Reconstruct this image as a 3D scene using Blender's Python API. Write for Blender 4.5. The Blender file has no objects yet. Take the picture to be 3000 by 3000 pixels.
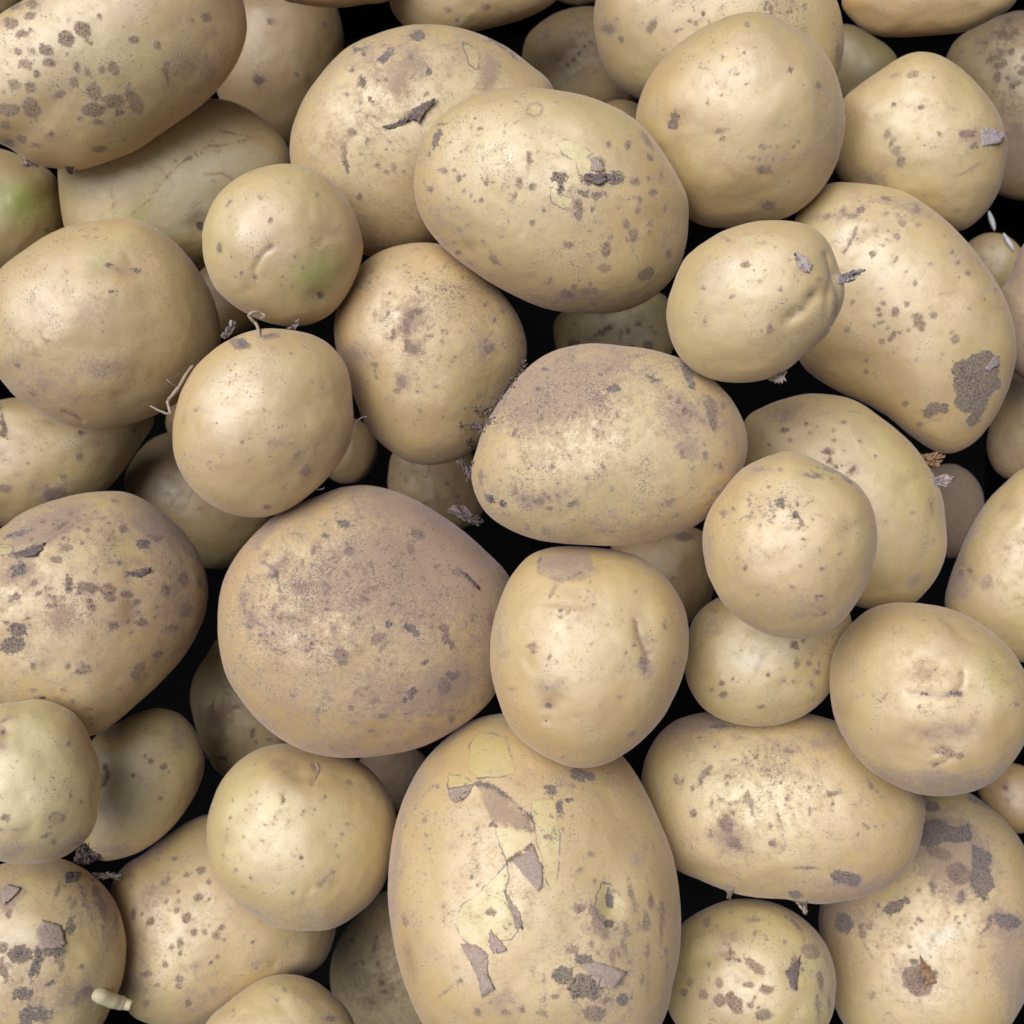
import bpy, math, random
import numpy as np
from mathutils import Vector, Matrix
from mathutils.bvhtree import BVHTree

# ------------------------------------------------------------------ camera, sky, sun, exposure
scene = bpy.context.scene
col = scene.collection
CAM_Z = 0.575
cd = bpy.data.cameras.new('camera')
cam = bpy.data.objects.new('camera', cd); col.objects.link(cam)
cam.location = (0, 0, CAM_Z)
cd.sensor_fit = 'AUTO'; cd.angle = math.radians(50)
cd.clip_start = 0.01; cd.clip_end = 50
cd.dof.use_dof = True; cd.dof.focus_distance = 0.392; cd.dof.aperture_fstop = 14.0
scene.camera = cam

SUN_EL, SUN_AZ = 62, 142          # degrees; azimuth measured from +X towards +Y (top of the picture)
world = bpy.data.worlds.new('World'); scene.world = world; world.use_nodes = True
wn = world.node_tree
bg = wn.nodes['Background']
sky = wn.nodes.new('ShaderNodeTexSky'); sky.sky_type = 'NISHITA'; sky.sun_disc = False
sky.sun_elevation = math.radians(SUN_EL); sky.sun_rotation = math.radians(90 - SUN_AZ)
sky.air_density = 0.6; sky.dust_density = 6.0; sky.ozone_density = 0.0
wn.links.new(sky.outputs[0], bg.inputs[0]); bg.inputs[1].default_value = 0.08
sd = bpy.data.lights.new('sun', 'SUN'); sd.energy = 2.75; sd.angle = math.radians(52); sd.color = (.93, .965, 1)
sun = bpy.data.objects.new('sun', sd); col.objects.link(sun)
e, a = math.radians(SUN_EL), math.radians(SUN_AZ)
sun.rotation_euler = Vector((math.cos(e)*math.cos(a), math.cos(e)*math.sin(a), math.sin(e))).to_track_quat('Z', 'Y').to_euler()
vs = scene.view_settings
vs.view_transform = 'Standard'; vs.look = 'None'; vs.gamma = 1; vs.use_curve_mapping = False
vs.exposure = 0.12
scene.cycles.max_bounces = 5; scene.cycles.diffuse_bounces = 4; scene.cycles.glossy_bounces = 2
scene.cycles.caustics_reflective = False; scene.cycles.use_adaptive_sampling = True; scene.cycles.adaptive_threshold = 0.02

# ------------------------------------------------------------------ material helpers
class NT:
    def __init__(s, name):
        s.m = bpy.data.materials.new(name); s.m.use_nodes = True
        s.t = s.m.node_tree; s.b = s.t.nodes['Principled BSDF']; s.out = s.t.nodes['Material Output']
    def n(s, kind, **kw):
        nd = s.t.nodes.new(kind)
        for k, v in kw.items(): setattr(nd, k, v)
        return nd
    def put(s, sock, v):
        if isinstance(v, bpy.types.NodeSocket): s.t.links.new(v, sock)
        else: sock.default_value = v
    def math(s, op, a, b=0.0, c=None, clamp=False):
        nd = s.n('ShaderNodeMath', operation=op, use_clamp=clamp)
        s.put(nd.inputs[0], a); s.put(nd.inputs[1], b)
        if c is not None: s.put(nd.inputs[2], c)
        return nd.outputs[0]
    def step(s, v, lo, hi, a=0.0, b=1.0):
        nd = s.n('ShaderNodeMapRange', interpolation_type='SMOOTHSTEP')
        s.put(nd.inputs[0], v); s.put(nd.inputs[1], lo); s.put(nd.inputs[2], hi); s.put(nd.inputs[3], a); s.put(nd.inputs[4], b)
        return nd.outputs[0]
    def mix(s, f, a, b):
        nd = s.n('ShaderNodeMix', data_type='RGBA', clamp_factor=True)
        s.put(nd.inputs[0], f); s.put(nd.inputs[6], a if not isinstance(a, tuple) else (*a, 1)); s.put(nd.inputs[7], b if not isinstance(b, tuple) else (*b, 1))
        return nd.outputs[2]
    def noise(s, vec, scale, detail=4, rough=.55):
        nd = s.n('ShaderNodeTexNoise'); s.put(nd.inputs['Vector'], vec)
        nd.inputs['Scale'].default_value = scale; nd.inputs['Detail'].default_value = detail; nd.inputs['Roughness'].default_value = rough
        return nd.outputs[0]
    def objvec(s):
        tc = s.n('ShaderNodeTexCoord'); oi = s.n('ShaderNodeObjectInfo')
        v = s.n('ShaderNodeVectorMath', operation='SCALE'); v.inputs[0].default_value = (7.3, 3.1, 5.7); s.t.links.new(oi.outputs['Random'], v.inputs['Scale'])
        ad = s.n('ShaderNodeVectorMath', operation='ADD'); s.t.links.new(tc.outputs['Object'], ad.inputs[0]); s.t.links.new(v.outputs[0], ad.inputs[1])
        return ad.outputs[0]
    def attr(s, name):
        nd = s.n('ShaderNodeAttribute', attribute_name=name)
        sp = s.n('ShaderNodeSeparateColor'); s.t.links.new(nd.outputs['Color'], sp.inputs[0])
        return sp.outputs[0], sp.outputs[1], sp.outputs[2], nd.outputs['Alpha']

ALB = .78                          # one gain for all the colours below, which were picked side by side
def skin_material():
    t = NT('potato_skin'); v = t.objvec()
    soil, scab, peel, hole = t.attr('edge_marks')       # signed distances in mm, >0 inside
    green, rust, dust, speck = t.attr('soft_marks')     # 0..1
    tone, pale, mid, cl = t.attr('skin_tone')           # tone of the skin, pale scuffs, two coarse mottles
    br, _, _, _ = t.attr('skin_mottle')
    edge = t.noise(v, 620, 3, .7); fine = t.noise(v, 2400, 2, .6); pin = t.noise(v, 1350, 2, .65)
    # ground colour
    cr = t.n('ShaderNodeValToRGB'); t.put(cr.inputs[0], tone)
    el = cr.color_ramp.elements
    el[0].position = 0; el[0].color = (.63, .53, .195, 1); el[1].position = 1; el[1].color = (.57, .315, .085, 1)
    q = el.new(.45); q.color = (.65, .458, .175, 1)
    c = cr.outputs[0]
    c = t.mix(t.step(mid, .45, .75, 0, .28), c, (.645, .49, .25))
    c = t.mix(t.step(br, .5, .75, 0, .38), c, (.48, .315, .145))
    c = t.mix(t.math('MULTIPLY', pale, .75, clamp=True), c, (.66, .585, .36))
    c = t.mix(t.math('MULTIPLY', green, t.math('MULTIPLY_ADD', mid, .8, .55), clamp=True), c, (.41, .43, .05))
    c = t.mix(t.math('MULTIPLY', rust, t.math('MULTIPLY_ADD', cl, 1.3, .0), clamp=True), c, (.33, .175, .07))
    # bare flesh where the skin has torn off
    pk = t.math('ADD', t.math('ADD', peel, t.math('MULTIPLY_ADD', cl, 2.2, -1.1)), t.math('MULTIPLY_ADD', edge, 1.6, -.8))
    pm = t.step(pk, -.08, .08)
    c = t.mix(t.math('MULTIPLY', pm, t.step(mid, .35, .65, .5, .8)), c, (.645, .535, .16))
    rim = t.math('MULTIPLY', t.step(pk, -.6, -.1), t.step(pk, .34, .05))
    rim = t.math('MULTIPLY', rim, t.step(t.math('ADD', cl, t.math('MULTIPLY', fine, .4)), .6, .8))
    c = t.mix(t.math('MULTIPLY', rim, .95), c, (.15, .095, .06))
    # dry dust film, broken up at several scales
    dn = t.math('ADD', t.math('MULTIPLY', cl, .3), t.math('ADD', t.math('MULTIPLY', edge, .45), t.math('MULTIPLY', fine, .25)))
    dm = t.math('MULTIPLY', t.step(t.math('ADD', dn, t.math('MULTIPLY', dust, .40)), .55, .92), t.math('MULTIPLY_ADD', fine, 1.6, .1), clamp=True)
    dm = t.math('MULTIPLY', dm, .8)
    c = t.mix(dm, c, (.335, .24, .208))
    # pin-point specks
    th = t.math('SUBTRACT', .70, t.math('MULTIPLY', speck, .07))
    th = t.math('SUBTRACT', th, t.math('MULTIPLY_ADD', mid, .30, -.15))
    sp1 = t.step(t.math('SUBTRACT', pin, th), 0, .05)
    th2 = t.math('SUBTRACT', .705, t.math('MULTIPLY', speck, .06))
    sp2 = t.step(t.math('SUBTRACT', t.math('ADD', t.math('MULTIPLY', cl, .3), t.math('MULTIPLY', edge, .75)), th2), 0, .06)
    sm = t.math('MULTIPLY', t.math('MAXIMUM', sp1, sp2), .72)
    c = t.mix(sm, c, (.17, .12, .095))
    # scab spots: brown, grainy, ragged
    jj = t.math('ADD', t.math('ADD', t.math('MULTIPLY_ADD', edge, 3.8, -1.9), t.math('MULTIPLY_ADD', fine, 2.4, -1.2)), t.math('MULTIPLY_ADD', cl, 2.6, -1.3))
    sk = t.math('ADD', t.math('ADD', scab, .05), t.math('MULTIPLY', jj, .66))
    grain = t.step(t.math('ADD', t.math('MULTIPLY', pin, .6), t.math('MULTIPLY', fine, .5)), .43, .60)
    scm = t.math('MULTIPLY', t.math('MULTIPLY', t.step(sk, -.3, .55), t.math('MULTIPLY_ADD', grain, -.50, .93)), t.step(br, .36, .6, .72, 1.0))
    halo = t.step(t.math('ADD', scab, t.math('MULTIPLY', jj, .7)), -.9, .25, 0, .38)
    c = t.mix(halo, c, (.37, .245, .165))
    c = t.mix(scm, c, t.mix(t.step(fine, .35, .65), (.085, .055, .048), (.225, .155, .135)))
    # caked soil: grey, rougher edge
    sok = t.math('ADD', soil, t.math('MULTIPLY', jj, .95))
    som = t.math('MULTIPLY', t.step(sok, -.1, .35), t.math('MULTIPLY_ADD', grain, -.28, .97))
    c = t.mix(som, c, t.mix(t.step(t.math('ADD', t.math('MULTIPLY', fine, .6), t.math('MULTIPLY', pin, .4)), .36, .64), (.085, .073, .075), (.26, .22, .22)))
    hm = t.step(t.math('ADD', hole, t.math('MULTIPLY', jj, .5)), -.1, .35)
    c = t.mix(t.math('MULTIPLY', hm, .9), c, (.075, .042, .028))
    g = t.n('ShaderNodeVectorMath', operation='SCALE'); t.put(g.inputs[0], c); g.inputs['Scale'].default_value = ALB
    t.put(t.b.inputs['Base Color'], g.outputs[0])
    rough = t.math('ADD', t.math('MULTIPLY_ADD', cl, .14, .54), t.math('MULTIPLY', t.math('MAXIMUM', t.math('MAXIMUM', som, scm), dm), .45), clamp=True)
    t.put(t.b.inputs['Roughness'], rough)
    mk = t.math('MAXIMUM', t.math('MAXIMUM', som, scm), t.math('MAXIMUM', t.math('MULTIPLY', dm, .7), t.math('MULTIPLY', sm, .7)))
    t.put(t.b.inputs['Specular IOR Level'], t.math('MULTIPLY_ADD', mk, -.85, 1.0))
    t.b.inputs['IOR'].default_value = 1.95
    t.b.inputs['Sheen Weight'].default_value = .30; t.b.inputs['Sheen Roughness'].default_value = .4; t.b.inputs['Sheen Tint'].default_value = (.92, .78, .84, 1)
    # relief
    h = t.math('ADD', t.math('MULTIPLY', fine, .10), t.math('MULTIPLY', edge, .05))
    h = t.math('ADD', h, t.math('MULTIPLY', t.math('ADD', t.math('ADD', scm, t.math('MULTIPLY', dm, .6)), t.math('MULTIPLY', som, 2)), t.math('MULTIPLY_ADD', fine, .26, .03)))
    h = t.math('SUBTRACT', h, t.math('MULTIPLY_ADD', pm, .3, t.math('MULTIPLY', hm, .5)))
    bp = t.n('ShaderNodeBump'); bp.inputs['Strength'].default_value = .6; bp.inputs['Distance'].default_value = .001
    t.put(bp.inputs['Height'], h); t.put(t.b.inputs['Normal'], bp.outputs[0])
    return t.m

def plain_material(name, c1, c2, scale, rough=.85, bump=.4, spec=.2):
    t = NT(name); v = t.objvec(); n = t.noise(v, scale, 4, .65)
    t.put(t.b.inputs['Base Color'], t.mix(t.step(n, .3, .7), tuple(x*ALB for x in c1), tuple(x*ALB for x in c2)))
    t.b.inputs['Roughness'].default_value = rough; t.b.inputs['Specular IOR Level'].default_value = spec
    bp = t.n('ShaderNodeBump'); bp.inputs['Strength'].default_value = bump; bp.inputs['Distance'].default_value = .0004
    t.put(bp.inputs['Height'], n); t.put(t.b.inputs['Normal'], bp.outputs[0])
    return t.m

SKIN = skin_material()
FLAKE = [plain_material('peeled_skin', (.38, .29, .235), (.50, .40, .335), 900),
         plain_material('dirty_peeled_skin', (.12, .09, .085), (.27, .21, .195), 1100),
         plain_material('pale_dry_skin', (.40, .32, .31), (.54, .46, .45), 800),
         plain_material('brown_dry_skin', (.22, .11, .055), (.40, .26, .16), 800)]
SOIL = plain_material('dry_soil', (.11, .085, .08), (.27, .215, .20), 1500)
SPROUT = plain_material('sprout_skin', (.60, .53, .33), (.70, .63, .42), 350, .55)
WHITE = plain_material('white_husk', (.75, .75, .78), (.85, .85, .88), 500, .5, .1, .5)  # white colour stands for light showing through slots
PLASTIC = plain_material('black_plastic', (.006, .006, .007), (.010, .010, .011), 200, .7, .1, .04)

# ------------------------------------------------------------------ mesh helpers
_top = {}
def quadsphere(N):
    if N in _top: return _top[N]
    t = np.tan(np.linspace(-1, 1, N+1)*math.pi/4); t = np.round(t, 9)
    a, b = np.meshgrid(t, t, indexing='ij'); o = np.ones_like(a); vs_, fs = [], []
    idx = np.arange((N+1)**2).reshape(N+1, N+1); base = 0
    for ax in range(3):
        for s in (1, -1):
            v = [None]*3; v[ax] = o*s; v[(ax+1) % 3] = a; v[(ax+2) % 3] = b
            vs_.append(np.stack(v, -1).reshape(-1, 3))
            q = np.stack([idx[:-1, :-1], idx[1:, :-1], idx[1:, 1:], idx[:-1, 1:]], -1).reshape(-1, 4)
            fs.append((q if s > 0 else q[:, ::-1]) + base); base += (N+1)**2
    V = np.concatenate(vs_); F = np.concatenate(fs)
    key = np.round(V*1e6).astype(np.int64); key = (key[:, 0]+2000000)*16000000000000 + (key[:, 1]+2000000)*4000000 + key[:, 2]+2000000
    _, first, inv = np.unique(key, return_index=True, return_inverse=True)
    V = V[first]; F = inv.reshape(-1)[F]
    V = V/np.linalg.norm(V, axis=1)[:, None]
    # denser towards +w, the side that faces up out of the heap
    th = np.arccos(np.clip(V[:, 2], -1, 1)); th2 = th - .42*np.sin(th)
    h = np.hypot(V[:, 0], V[:, 1]) + 1e-12
    V = np.stack([V[:, 0]/h*np.sin(th2), V[:, 1]/h*np.sin(th2), np.cos(th2)], -1)
    _top[N] = (V, F); return V, F

def mesh_np(name, V, F, smooth=True):
    me = bpy.data.meshes.new(name); k = F.shape[1]
    me.vertices.add(len(V)); me.vertices.foreach_set('co', np.ascontiguousarray(V, np.float32).ravel())
    me.loops.add(F.size); me.loops.foreach_set('vertex_index', np.ascontiguousarray(F, np.int32).ravel())
    me.polygons.add(len(F)); me.polygons.foreach_set('loop_start', np.arange(0, F.size, k, dtype=np.int32))
    me.update(calc_edges=True)
    me.polygons.foreach_set('use_smooth', np.full(len(F), smooth, bool))
    return me

_g = np.random.RandomState(5).rand(64, 64, 64).astype(np.float32)
def vnoise(p):
    i = np.floor(p).astype(int); f = p - i; f = f*f*(3-2*f); i &= 63; j = (i+1) & 63
    r = 0
    for dx in (0, 1):
        for dy in (0, 1):
            for dz in (0, 1):
                w = (f[:, 0] if dx else 1-f[:, 0])*(f[:, 1] if dy else 1-f[:, 1])*(f[:, 2] if dz else 1-f[:, 2])
                r = r + w*_g[(j if dx else i)[:, 0], (j if dy else i)[:, 1], (j if dz else i)[:, 2]]
    return r*2-1

def seg_dist(p, pts, closed):
    d = np.full(len(p), 1e9); n = len(pts)
    for i in range(n if closed else n-1):
        a, b = pts[i], pts[(i+1) % n]; ab = b-a
        t = np.clip(((p-a)@ab)/max(ab@ab, 1e-9), 0, 1)
        d = np.minimum(d, np.hypot(*(p-(a+t[:, None]*ab)).T))
    return d

def inside(p, pts):
    r = np.zeros(len(p), bool); n = len(pts)
    for i in range(n):
        (x1, y1), (x2, y2) = pts[i], pts[(i+1) % n]
        if y1 == y2: continue
        r ^= ((y1 > p[:, 1]) != (y2 > p[:, 1])) & (p[:, 0] < (x2-x1)*(p[:, 1]-y1)/(y2-y1)+x1)
    return r

CRUMBS = []
LIGHT_SLITS = [(0.2250, 0.1365, 0.0600, -1.35), (0.2329, 0.1265, 0.0600, -1.12)]
SLIT_LABELS = ['upper of two white spindle shaped grains in the black gap at right', 'lower of two white spindle shaped grains in the black gap at right']
GROUP = 'potatoes heaped in the crate'
HARD = {0: 0, 1: 1, 2: 2, 8: 3}; SOFT = {3: 0, 4: 1, 5: 2, 6: 3}

def nums(s): return np.array([float(x) for x in s.split()]).reshape(-1, 2)

def tube(pts, rad, k=7):
    pts = [Vector(p) for p in pts]; V, F = [], []
    up = Vector((.3, .2, .93))
    for i, p in enumerate(pts):
        d = (pts[min(i+1, len(pts)-1)]-pts[max(i-1, 0)]).normalized()
        s = d.cross(up).normalized(); u2 = s.cross(d)
        for j in range(k):
            a = 2*math.pi*j/k; V.append(p+(s*math.cos(a)+u2*math.sin(a))*rad[i])
    for i in range(len(pts)-1):
        for j in range(k):
            F.append((i*k+j, i*k+(j+1) % k, (i+1)*k+(j+1) % k, (i+1)*k+j))
    V.append(pts[0]); V.append(pts[-1]); a, b = len(V)-2, len(V)-1
    for j in range(k):
        F.append((a, (j+1) % k, j)); o = (len(pts)-1)*k; F.append((b, o+j, o+(j+1) % k))
    return V, F

def spline(P, n=5):
    P = np.array(P, float); out = []
    for i in range(len(P)-1):
        a, b, c, d = P[max(i-1, 0)], P[i], P[i+1], P[min(i+2, len(P)-1)]
        for t in np.arange(n)/n:
            out.append(.5*(2*b+(c-a)*t+(2*a-5*b+4*c-d)*t*t+(3*b-a-3*c+d)*t**3))
    out.append(P[-1]); return np.array(out)

def part(name, V, F, mat, parent, smooth=True, thick=None):
    me = bpy.data.meshes.new(name); me.from_pydata([tuple(v) for v in V], [], [tuple(f) for f in F])
    for p in me.polygons: p.use_smooth = smooth
    me.materials.append(mat); o = bpy.data.objects.new(name, me); col.objects.link(o); o.parent = parent
    if thick:
        md = o.modifiers.new('thickness', 'SOLIDIFY'); md.thickness = thick; md.offset = 0
    return o

def add(key, label, loc, u, w, c, N, tn, radii, marks, flakes, wisps, crumbs, sprout):
    seed = sum(ord(ch)*(i+3) for i, ch in enumerate(key)) + N; rs = np.random.RandomState(seed); rnd = random.Random(seed)
    u, w = Vector(u), Vector(w); vv = w.cross(u)
    S, F = quadsphere(N)
    R = np.array([float(x) for x in radii.split()]); n = len(R)
    az = (np.arctan2(S[:, 1], S[:, 0]) % (2*math.pi))/(2*math.pi)*n
    # smooth periodic interpolation of the girth
    i = np.floor(az).astype(int) % n; f = az-np.floor(az)
    p0, p1, p2, p3 = R[(i-1) % n], R[i], R[(i+1) % n], R[(i+2) % n]
    Rz = .5*(2*p1+(p2-p0)*f+(2*p0-5*p1+4*p2-p3)*f*f+(3*p1-p0-3*p2+p3)*f**3)
    hm = np.hypot(S[:, 0], S[:, 1])
    P = np.stack([S[:, 0]*Rz, S[:, 1]*Rz, S[:, 2]*c], -1)
    off = rs.rand(3)*40
    size = R.mean()
    lump = vnoise(S*1.6+off)*.036 + vnoise(S*3.4+off+9)*.018 + vnoise(S*8+off+3)*.004
    P = P*(1+lump*(1-.75*hm**4))[:, None] + S*(vnoise(P*.35+off)*.06+vnoise(P*.9+off)*.02)[:, None]
    top = S[:, 2] > -.15
    uv = P[:, :2]
    hard = np.full((len(P), 4), -3.0); soft = np.zeros((len(P), 4)); pale = np.zeros(len(P)); disp = np.zeros(len(P))
    soft[:, 2] = tn[1]; soft[:, 3] = tn[2]
    extra = []
    for q in range(3 if N > 40 else 0):                  # a few shallow eyes scattered over each tuber
        an, k = rs.rand()*2*math.pi, .35+.5*rs.rand(); R0 = R[int(an/(2*math.pi)*n) % n]*k
        x, y, rr, a2 = R0*math.cos(an), R0*math.sin(an), 1.6+2.2*rs.rand(), rs.randint(-80, 80)
        extra += ['E9 %.1f %.1f %.1f %.1f %d %.2f' % (x, y, rr*1.5, rr*.8, a2, .15+.25*rs.rand()), 'E4 %.1f %.1f %.1f %.1f %d %.2f' % (x, y, rr, rr*.35, a2, .5*rs.rand())]
    for mk in extra + (marks.split(';') if marks else []):
        kind = mk[0]
        if kind == 'E':
            q = mk[1:].split(); k = int(q[0]); x, y, rx, ry, an, st = map(float, q[1:])
            m = top & (np.abs(uv[:, 0]-x) < max(rx, ry)*2+3) & (np.abs(uv[:, 1]-y) < max(rx, ry)*2+3)
            if not m.any(): continue
            ca, sa = math.cos(math.radians(an)), math.sin(math.radians(an)); d = uv[m]-(x, y)
            a = (d[:, 0]*ca+d[:, 1]*sa)/rx; b = (-d[:, 0]*sa+d[:, 1]*ca)/ry; r = np.hypot(a, b)
            if k in HARD: hard[m, HARD[k]] = np.maximum(hard[m, HARD[k]], (1-r)*min(rx, ry) - ((rs.rand()-.5)*.3 if k < 2 else 0))
            else:
                g = st*np.exp(-r*r*1.1)
                if k in SOFT: soft[m, SOFT[k]] += g*(.55 if k == 5 else 1)
                elif k == 7: pale[m] += g
                elif k == 9: disp[m] -= g*1.0
                elif k == 10: disp[m] += g*.8
        else:
            h_, s_, rest = mk[1:].split(' ', 2); k = int(h_); pts = nums(rest)
            lo, hi = pts.min(0)-5, pts.max(0)+5
            m = top & (uv[:, 0] > lo[0]) & (uv[:, 0] < hi[0]) & (uv[:, 1] > lo[1]) & (uv[:, 1] < hi[1])
            if not m.any(): continue
            if kind == 'P':
                d = seg_dist(uv[m], pts, True); d = np.where(inside(uv[m], pts), d, -d); st = float(s_)
                if k in HARD: hard[m, HARD[k]] = np.maximum(hard[m, HARD[k]], np.clip(d, -3, 3))
                else:
                    g = st*np.clip(.5+d/1.6, 0, 1)
                    if k == 7: pale[m] += g
                    else: soft[m, SOFT[k]] += g*.45
            else:
                hw, dep = map(float, s_.split(',')); d = seg_dist(uv[m], pts, False)
                if k in HARD: hard[m, HARD[k]] = np.maximum(hard[m, HARD[k]], hw-d)
                else: soft[m, SOFT[k]] += 1.1*np.exp(-(d/max(hw, .5))**2)
                disp[m] -= dep*np.exp(-(d/1.3)**2)
    nrm = S/np.linalg.norm(S, axis=1)[:, None]
    P = P + nrm*disp[:, None]
    P *= .001
    me = mesh_np('potato', P, F)
    def fbm(sc, oct_, k=.6):
        r, wt, tot = 0, 1, 0
        for q in range(oct_):
            r = r + wt*vnoise(P*(sc*1.9**q)+off+q*7.7); tot += wt; wt *= k
        return .5+.55*r/tot
    tonev = np.zeros((len(P), 4)); tonev[:, 0] = tn[0]+(fbm(26, 3)-.5)*.7; tonev[:, 1] = pale; tonev[:, 2] = fbm(120, 3); tonev[:, 3] = fbm(260, 3)
    mot = np.zeros((len(P), 4)); mot[:, 0] = fbm(60, 4)
    for nm, arr in (('edge_marks', np.maximum(hard, -3)), ('soft_marks', soft), ('skin_tone', tonev), ('skin_mottle', mot)):
        at = me.attributes.new(nm, 'FLOAT_COLOR', 'POINT'); at.data.foreach_set('color', arr.astype(np.float32).ravel())
    me.materials.append(SKIN)
    o = bpy.data.objects.new('potato', me); col.objects.link(o)
    o.matrix_world = Matrix(((u.x, vv.x, w.x, loc[0]), (u.y, vv.y, w.y, loc[1]), (u.z, vv.z, w.z, loc[2]), (0, 0, 0, 1)))
    o['label'] = label; o['category'] = 'potato'; o['group'] = GROUP
    if not (flakes or wisps or crumbs or sprout): return
    keep = (S[F].mean(1)[:, 2] > -.3)
    bvh = BVHTree.FromPolygons([Vector(p) for p in P], F[keep].tolist())
    rim = R.mean()*.001
    def surf(x, y):
        x, y = x*.001, y*.001
        for s in range(40):
            k = 1-.01*s
            h = bvh.ray_cast(Vector((x*k, y*k, .2)), Vector((0, 0, -1)))
            if h[0] is not None:
                return Vector((x, y, h[0].z)), (h[1] if h[1].z > 0 else -h[1])
        return Vector((x, y, 0)), Vector((0, 0, 1))
    for lift, ci, nm, txt in flakes:                       # thin curled pieces of torn skin
        pts = nums(txt); cen = pts.mean(0); sharp = np.vstack([pts + (np.roll(pts, -1, 0)-pts)*k_ for k_ in np.arange(8)/8]).reshape(8, -1, 2).transpose(1, 0, 2).reshape(-1, 2)
        ring = sharp + rs.randn(*sharp.shape)*.17
        h0, h1 = pts[0], pts[1]; hd = (h1-h0)/max(np.hypot(*(h1-h0)), 1e-6)
        far = max(abs((q-h0)@np.array([-hd[1], hd[0]])) for q in pts) + 1e-6
        V, Fc = [], []; rows = 4
        for j in range(rows+1):
            k = j/rows
            for q in ring:
                pq = cen+(q-cen)*k; sp, nn = surf(*pq)
                t_ = abs((pq-h0)@np.array([-hd[1], hd[0]]))/far
                z = .10 + lift*(t_**2.0)*.8 + rnd.uniform(-.12, .12)*lift*.3
                V.append(sp+nn*(z*.001))
        L = len(ring)
        for j in range(rows):
            for q in range(L):
                Fc.append((j*L+q, j*L+(q+1) % L, (j+1)*L+(q+1) % L, (j+1)*L+q))
        V = V[L-1:]; Fc = [tuple(max(i_-(L-1), 0) for i_ in f_) for f_ in Fc]
        Fc = [tuple(dict.fromkeys(f_)) for f_ in Fc]; Fc = [f_ for f_ in Fc if len(f_) > 2]
        part(nm, V, Fc, FLAKE[ci], o, True, .00022)
    for r, ci, nm, txt, lf in wisps:
        pts = nums(txt); Q = []
        for (x, y), l in zip(pts, lf):
            sp, nn = surf(x, y); Q.append(sp+nn*(l*.001))
        Q = spline(Q, 4); k = len(Q)
        V, Fc = tube(Q, [r*.00065*(.45+.75*math.sin(math.pi*(.25+.7*i_/k)))*rnd.uniform(.75, 1.2) for i_ in range(k)], 6)
        part(nm, V, Fc, FLAKE[ci], o)
    if sprout:
        txt, rr, lf = sprout; Q = []
        for (x, y), l in zip(nums(txt), lf):
            sp, nn = surf(x, y); Q.append(Vector((sp.x, sp.y, max(sp.z, .004)))+Vector((0, 0, l*.001)))  # rooted below the skin
        Q2 = spline(Q, 5); R2 = np.interp(np.linspace(0, 1, len(Q2)), np.linspace(0, 1, len(rr)), rr)
        V, Fc = tube(Q2, [x*.001*rnd.uniform(.94, 1.06) for x in R2], 14); part('sprout', V, Fc, SPROUT, o)
    for cnt, wd, r0, r1, txt in crumbs:
        pts = spline(nums(txt), 6)
        for _ in range(cnt):
            x, y = pts[rnd.randrange(len(pts))]; x += rnd.gauss(0, wd*.4); y += rnd.gauss(0, wd*.4)
            sp, nn = surf(x, y); r = (r0+(r1-r0)*rnd.random()**2)*.001
            CRUMBS.append((o.matrix_world @ (sp+nn*r*.5), r, rnd.random()))

# ------------------------------------------------------------------ the crate the heap lies in
def box(x0, x1, y0, y1, z0, z1, b=.002):
    V, F = [], []
    for z, s in ((z0, b), (z0+b, 0), (z1-b, 0), (z1, b)):
        V += [(x0+s, y0+s, z), (x1-s, y0+s, z), (x1-s, y1-s, z), (x0+s, y1-s, z)]
    F.append((3, 2, 1, 0)); F.append((12, 13, 14, 15))
    for k in range(3):
        for j in range(4): F.append((k*4+j, k*4+(j+1) % 4, k*4+4+(j+1) % 4, k*4+4+j))
    return V, F
crate = bpy.data.objects.new('crate', None); col.objects.link(crate); crate.location = (0, 0, -.09)
crate['label'] = 'black plastic crate glimpsed in the dark gaps beneath the heap'; crate['category'] = 'crate'
W = .290
part('base', *box(-W, W, -W, W, -.012, -.004), PLASTIC, crate, False)
part('side_wall', *box(-W-.009, -W-.001, -W, W, -.012, .33), PLASTIC, crate, False)  # walls out of view, raised to block low sky light and darken gaps
part('side_wall', *box(W+.001, W+.009, -W, W, -.012, .33), PLASTIC, crate, False)
part('end_wall', *box(-W-.009, W+.009, -W-.010, -W-.001, -.012, .33), PLASTIC, crate, False)  # also unseen, tall enough to cut off light from the horizon
part('end_wall', *box(-W-.009, W+.009, W+.001, W+.010, -.012, .33), PLASTIC, crate, False)

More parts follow.
